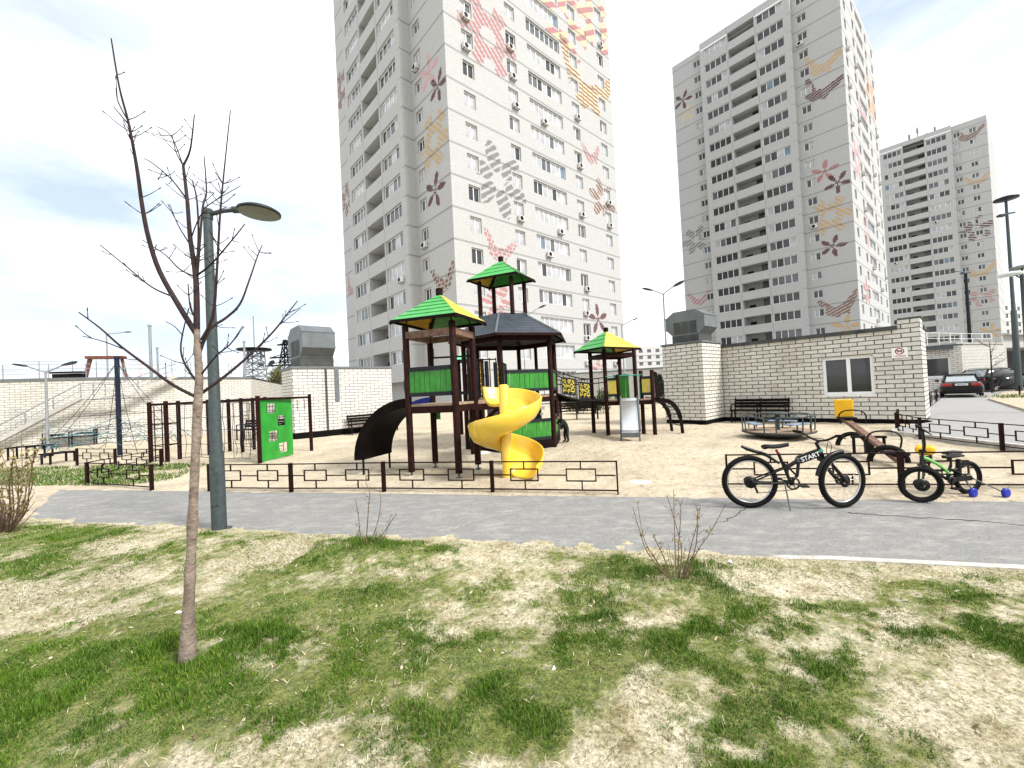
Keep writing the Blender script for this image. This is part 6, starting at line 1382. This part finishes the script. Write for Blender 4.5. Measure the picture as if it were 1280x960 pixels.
# ------------------------------------------------------------------ bicycles
def wheel(mb_parent, name, c, R, tr, plane, spokes=20, rim='chrome', disc=True):
    """wheel in the vertical plane whose horizontal direction is plane (angle)"""
    M = Matrix.Rotation(plane, 3, 'Z') @ Matrix.Rotation(rad(90), 3, 'X'); o = bpy.data.objects.new(name, None); COL.objects.link(o); o.parent = mb_parent; o.location = c
    Z0 = Vector((0, 0, 0)); m = MB(); m.torus(Z0, R-tr, tr, M, 40, 10)
    for k in range(56):      # tread knobs
        a = 2*math.pi*k/56
        for s in (-.45, .45): q = M@V3((R-.003)*math.cos(a), (R-.003)*math.sin(a), tr*s); m.box(q, (.007, .006, .007), plane)
    m.build('tyre', ['rubber'], o, Z0)
    m = MB(); m.torus(Z0, R-2*tr-.004, .010, M, 40, 8); m.build('rim', [rim], o, Z0); m = MB()
    for k in range(spokes):
        a = 2*math.pi*k/spokes; b = a+(.5 if k % 2 else -.5); s = .022 if k % 2 else -.022; m.tube([M@V3(.022*math.cos(b), .022*math.sin(b), s), M@V3((R-2*tr-.01)*math.cos(a), (R-2*tr-.01)*math.sin(a), 0)], .0011, 4, False)
    m.build('spokes', ['chrome'], o, Z0); m = MB(); m.tube([M@V3(0, 0, -.035), M@V3(0, 0, .035)], .022, 12); m.tube([M@V3(0, 0, -.055), M@V3(0, 0, .055)], .008, 8)
    if disc:
        m.lathe([(.028, .030), (.07, .030), (.07, .033), (.028, .033)], Z0, 20, M=M); m.lathe([(.03, -.04), (.052, -.04), (.052, -.028), (.03, -.028)], Z0, 16, M=M)
    m.build('hub', ['bike_black'], o, Z0); return o
def bicycle():
    ang = rad(-9); t = thing('bicycle', V3(2.67, 4.60, .018), 'larger black folding bicycle with white lettering standing on the path', 'bicycle', 'bicycles on the path', ang); O = Vector((0, 0, 0)); lean = Matrix.Rotation(rad(-4), 3, 'X')
    Lv = lambda x, z, y=0.: lean@V3(x, y, z)
    wheel(t, 'rear_wheel', Lv(0, .30), .30, .028, 0); wheel(t, 'front_wheel', Lv(.955, .30), .30, .028, rad(19))
    bb, seat_t, hd_t, hd_b = Lv(.43, .285), Lv(.335, .60), Lv(.755, .66), Lv(.79, .54); fold = Lv(.535, .535)
    m = MB(); m.tube([hd_b.lerp(hd_t, -.05), hd_t], .022, 12); m.tube([hd_t.lerp(hd_b, .45), fold], .030, 12); m.beam(hd_t.lerp(hd_b, .35), fold, .042, .085); m.tube([fold, Lv(.385, .44)], .022, 10); m.tube([bb, Lv(.33, .615)], .017, 10); m.tube([fold, Lv(.505, .36), bb], [.018, .016, .016], 10)
    for s in (-.045, .045): m.tube([Lv(.40, .46, s*.4), Lv(0, .30, s*1.3)], .010, 8); m.tube([Lv(.43, .285, s*.5), Lv(.2, .285, s), Lv(0, .30, s*1.3)], .010, 8); m.tube([Lv(.36, .52, s*.4), Lv(.50, .36, s*.3)], .007, 8)
    m.lathe([(.001, -.04), (.026, -.04), (.026, .04), (.001, .04)], bb, 14, 'Y'); m.build('frame', ['bike_black'], t, O)
    m = MB(); m.beam(hd_t.lerp(hd_b, .38)+(fold-hd_t).normalized()*.015, hd_t.lerp(fold, .10)+V3(0, 0, -.01), .045, .087); m.build('head_decal', ['bike_teal'], t, O)
    m = MB(); m.box(fold, (.055, .05, .05), 0, .006); m.build('fold_clamp', ['grey_steel'], t, O)
    # lettering on the main tube
    tc = bpy.data.curves.new('lettering', 'FONT'); tc.body = 'START'; tc.size = .070; tc.offset = .0012; tc.extrude = .0008; tc.align_x = 'CENTER'; tc.align_y = 'CENTER'; tmp = bpy.data.objects.new('lettering', tc); COL.objects.link(tmp)
    bpy.context.view_layer.update(); me = bpy.data.meshes.new_from_object(tmp.evaluated_get(bpy.context.evaluated_depsgraph_get())); bpy.data.objects.remove(tmp); me.materials.clear(); me.materials.append(MATS['decal_white'])
    a, b = fold, hd_t.lerp(hd_b, .35); sl = math.atan2(b.z-a.z, b.x-a.x); o = link('lettering', me, t, a.lerp(b, .46)+V3(0, -.036, 0)); o.rotation_euler = (rad(90), -sl, 0); o.rotation_euler = (Matrix.Rotation(-sl, 3, 'Y') @ Matrix.Rotation(rad(90), 3, 'X')).to_euler()
    # fork, bars, saddle
    m = MB(); dr = Matrix.Rotation(rad(19), 3, 'Z'); ax = Lv(.955, .29)
    for s in (-.055, .055):
        q = dr@V3(0, s, 0); m.tube([hd_b+q+V3(.015, 0, -.02), hd_b.lerp(ax, .5)+q], .017, 10); m.cur = 1; m.tube([hd_b+q+V3(.0, 0, .03), hd_b.lerp(ax, .35)+q], .011, 10); m.cur = 0; m.tube([hd_b.lerp(ax, .45)+q, ax+q], .019, 10)
    m.box(hd_b+V3(.012, 0, -.01), (.06, .15, .035), rad(19), .01); m.build('fork', ['bike_black', 'chrome'], t, O)
    st = hd_t+V3(-.025, 0, .055); m = MB(); m.tube([hd_t, st, st+V3(.03, .0, .03)], .017, 10); br = [V3(-.03, .30, .085), V3(-.01, .22, .075), V3(.0, .10, .02), V3(0, 0, 0), V3(0, -.10, .02), V3(-.01, -.22, .075), V3(-.03, -.30, .085)]
    dr2 = Matrix.Rotation(rad(19), 3, 'Z'); P = [st+V3(.03, 0, .03)+dr2@p for p in br]; m.tube(smooth_path(P, 4), .012, 10); m.build('handlebar', ['bike_black'], t, O)
    m = MB()
    for a, b in ((0, 1), (6, 5)): m.tube([P[a], P[a].lerp(P[b], 1.1)], .017, 10)
    m.build('grip', ['rubber'], t, O); m = MB()
    for k, s in ((1, 1), (5, -1)): m.tube([P[k]+V3(.02, 0, -.005), P[k]+dr2@V3(.06, .05*s, -.03)], .006, 6)
    m.tube(smooth_path([P[4], st+V3(.12, -.06, -.02), st+V3(.10, -.03, -.14), hd_b+V3(-.05, 0, -.02)]), .0035, 5); m.tube(smooth_path([P[2], st+V3(.14, .06, .02), st+V3(.12, .03, -.12), ax+V3(-.02, .05, .1)]), .0035, 5); m.build('cables', ['bike_black'], t, O)
    m = MB(); sp = Lv(.31, .655); m.tube([seat_t, sp], .014, 10); m.build('seat_post', ['red_paint'], t, O)
    m = MB(); prof = [(-.13, .072, .012), (-.10, .078, .022), (-.03, .060, .016), (.05, .028, .022), (.11, .019, .034), (.135, .008, .036)]; V = []; 
    for x, w, z in prof:
        for k in range(10): a = 2*math.pi*k/10; V.append(sp+V3(x, w*math.cos(a), .02+z+.022*math.sin(a)*(1 if math.sin(a) > 0 else 1.1)))
    m.faces(V, [(i*10+k, i*10+(k+1) % 10, i*10+10+(k+1) % 10, i*10+10+k) for i in range(5) for k in range(10)]+[tuple(range(10))[::-1], tuple(range(50, 60))], True); m.build('saddle', ['saddle'], t, O)
    m = MB(); m.lathe([(.055, -.05), (.072, -.05), (.072, -.056), (.055, -.056)], bb, 22, 'Y')
    for k in range(5): a = 2*math.pi*k/5; m.beam(bb+V3(0, -.053, 0), bb+V3(.06*math.cos(a), -.053, .06*math.sin(a)), .006, .012, V3(0, 1, 0))
    m.tube([bb+V3(0, -.06, 0), bb+V3(.085, -.065, -.02)], .009, 8); m.tube([bb+V3(0, .06, 0), bb+V3(-.085, .065, .02)], .009, 8); m.box(bb+V3(.09, -.10, -.02), (.075, .07, .02), 0, .005); m.box(bb+V3(-.09, .10, .02), (.075, .07, .02), 0, .005); m.build('crankset', ['bike_black'], t, O)
    m = MB(); rh = Lv(0, .30); m.tube([bb+V3(0, -.053, .07), rh+V3(0, -.045, .03)], .004, 4); m.tube([bb+V3(0, -.053, -.07), rh+V3(.05, -.05, -.12), rh+V3(.03, -.05, -.05)], .004, 4); m.tube([rh+V3(.02, -.055, -.02), rh+V3(.045, -.055, -.075), rh+V3(.055, -.055, -.115)], .012, 8); m.lathe([(.03, -.055), (.045, -.05), (.03, -.04)], rh, 16, 'Y'); m.build('derailleur', ['bike_black'], t, O)
    m = MB(); m.tube([Lv(.33, .50), Lv(.20, .60), Lv(.0, .675), Lv(-.055, .705)], [.012, .02, .022, .014], 8); m.build('mudguard', ['bike_black'], t, O)
    m = MB(); q = Lv(.955, .29); fk = [q+dr@V3((.33)*math.cos(a), 0, .33*math.sin(a)) for a in [rad(85+8*k) for k in range(11)]]; m.tube(fk, .022, 8); m.build('mudguard', ['bike_black'], t, O)
    m = MB(); m.tube([Lv(.35, .29, -.04), V3(.345, -.12, .005)], .008, 6); m.build('kickstand', ['grey_steel'], t, O)
bicycle()
def small_bicycle():
    ang = rad(9); t = thing('bicycle', V3(5.27, 4.70, .022), "child's green and black bicycle with blue training wheels by the fence", 'bicycle', 'bicycles on the path', ang); O = Vector((0, 0, 0))
    F = lambda x, z, y=0.: V3(-x, y, z)       # x grows towards the front wheel (to the left)
    wheel(t, 'rear_wheel', F(0, .195), .195, .022, 0, 14, 'bike_black', False); fw = wheel(t, 'front_wheel', F(.78, .2, -.08), .2, .023, rad(-31), 14, 'bike_black', True)
    bb, hd_t, hd_b, se = F(.30, .20), F(.65, .485, -.02), F(.68, .395, -.03), F(.23, .36); m = MB()
    m.tube([hd_b, hd_t], .019, 10); m.tube(smooth_path([hd_t.lerp(hd_b, .75), F(.5, .33), bb], 4), .016, 10); m.tube([bb, se], .014, 10)
    for s in (-.035, .035): m.tube([bb+V3(0, s*.5, 0), F(0, .195, s)], .009, 8); m.tube([F(.24, .31, s*.5), F(0, .195, s)], .008, 8)
    m.build('frame', ['bike_black'], t, O); m = MB(); m.tube(smooth_path([hd_t, F(.52, .44), F(.38, .36), F(.27, .27)], 4), .017, 10); m.tube([hd_b+V3(0, -.02, 0), hd_b.lerp(F(.78, .2, -.08), .5)+V3(0, -.03, 0)], .012, 8); m.build('green_tube', ['bike_green'], t, O)
    m = MB(); axl = F(.78, .2, -.08); dr = Matrix.Rotation(rad(-31), 3, 'Z')
    for s in (-.042, .042): q = dr@V3(0, s, 0); m.tube([hd_b+q, axl+q], .011, 8)
    m.box(hd_b, (.04, .11, .03), rad(-31), .008); m.lathe([(.001, -.052), (.045, -.05), (.045, -.045), (.001, -.044)], axl, 16, M=dr @ Matrix.Rotation(rad(90), 3, 'X')); m.build('fork', ['bike_black'], t, O)
    st = hd_t+V3(.01, 0, .07); m = MB(); m.tube([hd_t, st], .013, 8); dq = Matrix.Rotation(rad(-50), 3, 'Z'); P = [st+dq@V3(x, y, z) for x, y, z in ((-.02, .20, .27), (.0, .14, .25), (.015, .07, .10), (.01, .03, .02), (.01, -.03, .02), (.015, -.07, .10), (.0, -.14, .25), (-.02, -.20, .27))]; m.tube(smooth_path(P, 4), .011, 8); m.box(st+V3(0, 0, .0), (.05, .05, .035), 0, .008); m.build('handlebar', ['bike_black'], t, O)
    m = MB()
    for a, b in ((0, 1), (7, 6)): m.tube([P[a], P[a].lerp(P[b], 1.3)], .016, 8)
    m.build('grip', ['rubber'], t, O)
    m = MB(); m.tube([P[1]+dq@V3(.02, 0, -.01), P[1]+dq@V3(.07, -.04, -.05)], .006, 6); m.tube([P[6]+dq@V3(.02, 0, -.01), P[6]+dq@V3(.07, .04, -.05)], .006, 6); m.build('brake_lever', ['bike_black'], t, O)
    m = MB(); m.tube([se, F(.225, .44)], .011, 8); m.build('seat_post', ['bike_black'], t, O); m = MB(); V = []; sp = F(.225, .455)
    for x, w, z in ((-.12, .06, .01), (-.08, .065, .012), (0, .05, .004), (.07, .024, .004), (.115, .012, .01)):
        for k in range(8): a = 2*math.pi*k/8; V.append(sp+V3(-x, w*math.cos(a), z+.018*math.sin(a)))
    m.faces(V, [(i*8+k, i*8+(k+1) % 8, i*8+8+(k+1) % 8, i*8+8+k) for i in range(4) for k in range(8)]+[tuple(range(8)), tuple(range(32, 40))], True); m.build('saddle', ['saddle'], t, O)
    m = MB(); m.tube([F(.13, .22), F(.12, .42)], [.03, .022], 10); m.build('bottle', ['saddle'], t, O); m = MB(); m.beam(F(.33, .2, -.03), F(.0, .2, -.035), .012, .055); m.build('chain_guard', ['bike_black'], t, O)
    m = MB(); m.lathe([(.02, -.045), (.05, -.045), (.05, -.05), (.02, -.05)], bb, 16, 'Y'); m.tube([bb+V3(0, -.05, 0), bb+V3(-.02, -.055, -.08)], .007, 6); m.tube([bb+V3(0, .05, 0), bb+V3(.02, .055, .08)], .007, 6); m.box(bb+V3(-.02, -.09, -.085), (.07, .06, .018)); m.box(bb+V3(.02, .09, .085), (.07, .06, .018)); m.build('crankset', ['bike_black'], t, O)
    for s, dx in ((-1, .06), (1, -.04)):
        c = V3(.17 if s < 0 else -.11, -.22 if s < 0 else -.11, .055); w = bpy.data.objects.new('training_wheel', None); COL.objects.link(w); w.parent = t; w.location = c; m = MB(); m.lathe([(.001, -.014), (.035, -.016), (.052, -.012), (.052, .012), (.035, .016), (.001, .014)], O, 20, 'Y'); m.build('tyre', ['wheel_blue'], w, O); m = MB(); m.tube([F(0, .195, s*.04)-c, V3(0, -s*.01, 0)], .008, 6); m.build('bracket', ['grey_steel'], w, O)
    m = MB(); m.tube(smooth_path([F(.36, .32), F(.22, .30), F(.05, .33), F(-.05, .36)]), .014, 8); m.build('mudguard', ['bike_black'], t, O)
small_bicycle()

# ------------------------------------------------------------------ cars
def loft(m, secs):
    """secs: (x, ring of (y,z)); closed rings of equal length"""
    n = len(secs[0][1]); V = [V3(x, y, z) for x, r in secs for y, z in r]
    m.faces(V, [(i*n+k, i*n+(k+1) % n, (i+1)*n+(k+1) % n, (i+1)*n+k) for i in range(len(secs)-1) for k in range(n)], True); m.faces(V[:n], [tuple(range(n))[::-1]], True); m.faces(V[-n:], [tuple(range(n))], True)
def car(label, loc, rz, scale, L, Wd, belt, roof, wheel_r, hood_x, cabin, kind):
    """x forward; cabin = (rear base, rear roof, front roof, windscreen base)"""
    t = thing('parked_car', loc, label, 'car', 'cars parked by the road', rz); t.scale = (scale,)*3; O = Vector((0, 0, 0)); h = Wd/2; m = MB()
    def ring(w, zb, zt, tuck=.86): return [(-w*.90, zb), (-w, zb+.16), (-w*1.0, zb+(zt-zb)*.62), (-w*tuck, zt-.02), (-w*tuck*.9, zt), (w*tuck*.9, zt), (w*tuck, zt-.02), (w, zb+(zt-zb)*.62), (w, zb+.16), (w*.90, zb)]
    X = L/2; st = [(-X, .80, .34, belt-.16), (-X+.06, .92, .24, belt-.03), (-X+.35, 1, .22, belt+.02), (cabin[0], 1, .21, belt+.03), (0, 1, .21, belt), (cabin[3], 1, .21, belt-.01), (hood_x, .99, .22, belt-.09), (X-.25, .95, .23, belt-.17), (X-.05, .86, .27, belt-.28), (X, .74, .34, belt-.36)]
    loft(m, [(x, ring(h*w, zb, zt)) for x, w, zb, zt in st]); m.build('body', ['car_black'], t, O)
    m = MB()
    def cr(w, z): return [(-w*.86, z[0]), (-w*.80, (z[0]+z[1])/2+.03), (-w*.70, z[1]-.04), (-w*.6, z[1]), (w*.6, z[1]), (w*.70, z[1]-.04), (w*.80, (z[0]+z[1])/2+.03), (w*.86, z[0])]
    loft(m, [(cabin[0]-.02, cr(h, (belt-.02, belt+.03))), (cabin[1], cr(h, (belt-.02, roof-.03))), ((cabin[1]+cabin[2])/2, cr(h, (belt-.02, roof))), (cabin[2], cr(h, (belt-.02, roof-.02))), (cabin[3]+.02, cr(h, (belt-.04, belt)))]); m.build('glasshouse', ['car_glass'], t, O)
    m = MB(); rr = [(cabin[1]-.03, .60, roof-.025), ((cabin[1]+cabin[2])/2, .63, roof+.014), (cabin[2]+.03, .60, roof-.012)]; m.faces([V3(x, s*w*h*1.12, z) for x, w, z in rr for s in (-1, -.5, .5, 1)], [(i*4+k, i*4+k+1, i*4+5+k, i*4+4+k) for i in range(2) for k in range(3)], True)
    for s in (-1, 1):
        m.beam(V3(cabin[1], s*h*.69, roof-.045), V3(cabin[0], s*h*.84, belt+.02), .05, .07); m.beam(V3(cabin[2], s*h*.69, roof-.04), V3(cabin[3], s*h*.84, belt), .045, .055); mx = (cabin[1]+cabin[2])/2; m.beam(V3(mx, s*h*.70, roof-.05), V3(mx-.02, s*h*.86, belt), .03, .09, V3(1, 0, 0))
    m.build('roof', ['car_black'], t, O)
    rw = MB(); a = V3(cabin[0]-.035, 0, belt+.045); b = V3(cabin[1]-.05, 0, roof-.07); rw.face([a+V3(0, -h*.72, 0), a+V3(0, h*.72, 0), b+V3(0, h*.60, 0), b+V3(0, -h*.60, 0)]); rw.build('rear_window', ['car_glass_pale'], t, O)
    for x in (-X+.85, X-.92):
        for s in (-1, 1):
            w = bpy.data.objects.new('wheel', None); COL.objects.link(w); w.parent = t; w.location = (x, s*(h-.10), wheel_r); m = MB(); m.torus(O, wheel_r-.085, .085, Matrix.Rotation(rad(90), 3, 'X'), 28, 10); m.build('tyre', ['rubber'], w, O); m = MB(); m.lathe([(.001, s*.05), (.06, s*.055), (wheel_r-.14, s*.03), (wheel_r-.12, s*.07), (wheel_r-.12, -s*.05)], O, 20, 'Y')
            for k in range(5): a = 2*math.pi*k/5; m.beam(V3(0, s*.07, 0), V3((wheel_r-.13)*math.cos(a), s*.075, (wheel_r-.13)*math.sin(a)), .04, .05, V3(0, 1, 0))
            m.build('rim', ['chrome'], w, O); m = MB(); m.torus(V3(0, s*.02, .0), wheel_r+.035, .045, Matrix.Rotation(rad(90), 3, 'X'), 20, 6, 0, math.pi); m.build('wheel_arch', ['saddle'], w, O)
    for s in (-1, 1):
        m = MB(); m.box(V3(-X+.055, s*h*.66, belt-.14), (.16, h*.46, .17), 0, .03); m.build('tail_light', ['tail_red'], t, O); m = MB(); m.box(V3(X-.12, s*h*.66, belt-.28), (.26, h*.36, .13), s*-.35, .03); m.build('headlight', ['chrome'], t, O)
        m = MB(); m.box(V3(cabin[3]-.25, s*(h+.08), belt+.08), (.11, .2, .14), 0, .03); m.build('wing_mirror', ['car_black'], t, O)
        m = MB()
        for x in (cabin[1]+.45, cabin[2]-.1): m.box(V3(x-.5, s*(h*.985+.006), belt-.12), (.17, .02, .03), 0, .006)
        m.build('door_handle', ['chrome'], t, O)
    m = MB(); m.box(V3(-X-.012, 0, belt-.13), (.015, .52, .115)); m.build('number_plate', ['decal_white'], t, O); m = MB()
    for k in range(8): m.box(V3(-X-.021, -.2+k*.055+random.uniform(-.004, .004), belt-.13), (.003, .032, random.uniform(.05, .06)))
    m.build('plate_marks', ['saddle'], t, O); m = MB(); m.lathe([(.05, -.01), (.062, 0), (.05, .01)], V3(-X+.03, 0, belt-.02), 16, 'X'); m.build('badge', ['chrome'], t, O); m = MB(); m.box(V3(-X+.03, 0, .42), (.10, Wd*.78, .10), 0, .03); m.build('bumper', ['saddle'], t, O); m = MB(); m.box(V3(X-.05, 0, .45), (.10, Wd*.62, .18), 0, .03); m.build('bumper', ['saddle'], t, O)
    if kind == 'suv':
        m = MB()
        for s in (-1, 1): m.tube([V3(cabin[1]+.1, s*h*.58, roof+.0), V3(cabin[1]+.2, s*h*.6, roof+.06), V3(cabin[2]-.2, s*h*.6, roof+.06), V3(cabin[2]-.1, s*h*.58, roof)], .02, 6)
        m.build('roof_rail', ['grey_steel'], t, O)
p = gp(1203, 497, .08); f = math.atan2(.69, .72); e = V3(math.cos(f), math.sin(f), 0)*1.85; car('black sedan with red tail lights and a white number plate on the road', V3(p.x, p.y, .08)+e, f, .80, 4.6, 1.8, .92, 1.43, .33, 1.35, (-1.72, -1.02, .28, 1.05), 'sedan')
p = gp(1241, 489, .12); car('black crossover parked sideways beyond the grass verge', V3(p.x*1.042+.25, p.y*1.042, .06), rad(7), .82, 4.6, 1.85, 1.05, 1.62, .36, 1.3, (-2.0, -1.55, .35, 1.05), 'suv')

# ------------------------------------------------------------------ child behind the hexagon house
def child():
    b = gp(709, 553); t = thing('person', V3(b.x, b.y, 0), 'small child in dark patterned clothes bending forward behind the hexagon house', 'person', rz=rad(200)); me = bpy.data.meshes.new('body')
    J = [(0, 0, .40), (.05, 0, .50), (.13, 0, .60), (.17, 0, .66), (.20, 0, .69), (0, .055, .37), (.02, .06, .22), (-.01, .06, .05), (.07, .06, .025), (0, -.055, .37), (.04, -.06, .22), (.02, -.06, .05), (.10, -.06, .025), (.14, .10, .60), (.22, .12, .50), (.30, .10, .46), (.34, .09, .45), (.14, -.10, .60), (.24, -.12, .52), (.33, -.09, .53), (.37, -.08, .54)]
    E_ = [(0, 1), (1, 2), (2, 3), (3, 4), (0, 5), (5, 6), (6, 7), (7, 8), (0, 9), (9, 10), (10, 11), (11, 12), (2, 13), (13, 14), (14, 15), (15, 16), (2, 17), (17, 18), (18, 19), (19, 20)]
    Rr = [.075, .085, .085, .04, .035, .055, .042, .032, .026, .055, .042, .032, .026, .04, .03, .024, .018, .04, .03, .024, .018]
    me.from_pydata(J, E_, []); o = bpy.data.objects.new('body', me); COL.objects.link(o); o.modifiers.new('skin', 'SKIN'); 
    for i, r in enumerate(Rr): me.skin_vertices[0].data[i].radius = (r, r)
    me.skin_vertices[0].data[0].use_root = True; s = o.modifiers.new('sub', 'SUBSURF'); s.levels = s.render_levels = 2
    bpy.context.view_layer.update(); nm = bpy.data.meshes.new_from_object(o.evaluated_get(bpy.context.evaluated_depsgraph_get())); bpy.data.objects.remove(o); nm.materials.clear(); nm.materials.append(MATS['dark_cloth']); nm.materials.append(MATS['skin'])
    for p in nm.polygons:
        c = p.center; p.use_smooth = True
        if c.x > .315 and c.z < .56 and c.z > .4: p.material_index = 1
    O = Vector((0, 0, 0)); link('body', nm, t)
    m = MB(); c = V3(.235, 0, .745); m.lathe([(.001, -.095), (.035, -.09), (.062, -.06), (.075, -.015), (.078, .03), (.06, .07), (.03, .09), (.001, .095)], c, 16)
    for s in (-1, 1): m.lathe([(.001, -.012), (.016, 0), (.001, .012)], c+V3(-.005, s*.078, 0), 8, 'Y')
    m.lathe([(.001, -.012), (.012, 0), (.001, .02)], c+V3(.08, 0, -.01), 8); m.build('head', ['skin'], t, O); m = MB()
    for s in (-1, 1): m.lathe([(.001, -.006), (.008, 0), (.001, .006)], c+V3(.07, s*.028, .012), 8)
    m.box(c+V3(.072, 0, -.045), (.006, .03, .006)); m.build('face', ['hair'], t, O); m = MB(); m.lathe([(.081, -.01), (.084, .03), (.066, .075), (.034, .098), (.001, .104)], c+V3(-.008, 0, 0), 16); m.lathe([(.05, -.07), (.076, -.03), (.08, .0)], c+V3(-.02, 0, 0), 12); m.build('hair', ['hair'], t, O)
child()

# ------------------------------------------------------------------ small things lying about
def litter_bits():
    for i, (u, v, s, lb) in enumerate(((224, 771, .05, 'crumpled white paper scrap on the lawn left of the maple trunk'), (288, 834, .02, 'tiny white scrap near the foot of the maple'), (693, 842, .016, 'tiny torn white scrap in the open grass far from any plant'), (913, 706, .03, 'pale scrap on the bare soil right of the reddish shrub'))):
        p = gp(u, v, .02); m = MB(); rgl = random.Random(i); V = [p+V3(math.cos(a)*s*rgl.uniform(.5, 1), math.sin(a)*s*rgl.uniform(.5, 1), rgl.uniform(.004, .035)) for a in [k*6.28/8 for k in range(8)]]; c = p+V3(0, 0, .045)
        m.faces(V+[c], [(k, (k+1) % 8, 8) for k in range(8)]+[tuple(range(8))[::-1]], False); tag(m.build('paper_scrap', ['litter']), lb, 'litter', 'scraps of paper on the lawn')
    m = MB(); m.tube(smooth_path([gp(303, 752, .03), gp(306, 767, .04), gp(318, 768, .03), gp(333, 766, .03)], 4), [.004]*13, 5); m.tube([gp(306, 767, .04), gp(316, 745, .05)], .002, 5); tag(m.build('fallen_twig', ['shrub_stem']), 'bent dry twig lying in the grass right of the maple', 'twig')
    for i, (u, v, s) in enumerate(((575, 560, .5), (602, 566, .35), (800, 604, .22))):
        p = gp(u, v); m = MB(); rgl = random.Random(20+i)
        zs = lambda q: float(sand_z(np.array([q.x]), np.array([q.y]))[0]); V = []
        for rr, dz in ((1, -.012), (.6, .012), (.2, .016)):
            for k in range(26): a = k*6.283/26; q = p+V3(math.cos(a), math.sin(a)*.75, 0)*s*rr*rgl.uniform(.5, 1.1); V.append(V3(q.x, q.y, zs(q)+dz))
        m.faces(V, [(r_*26+k, r_*26+(k+1) % 26, r_*26+26+(k+1) % 26, r_*26+26+k) for r_ in range(2) for k in range(26)]+[tuple(range(52, 78))], True); tag(m.build('spilled_lime', ['lime_spill']), ('pale spill on the sand behind the left tower posts', 'smaller pale spill on the sand beside the link deck post', 'pale spill on the sand right of the front fence end')[i], 'spill', 'pale spills on the sand')
litter_bits()
bpy.context.view_layer.update()
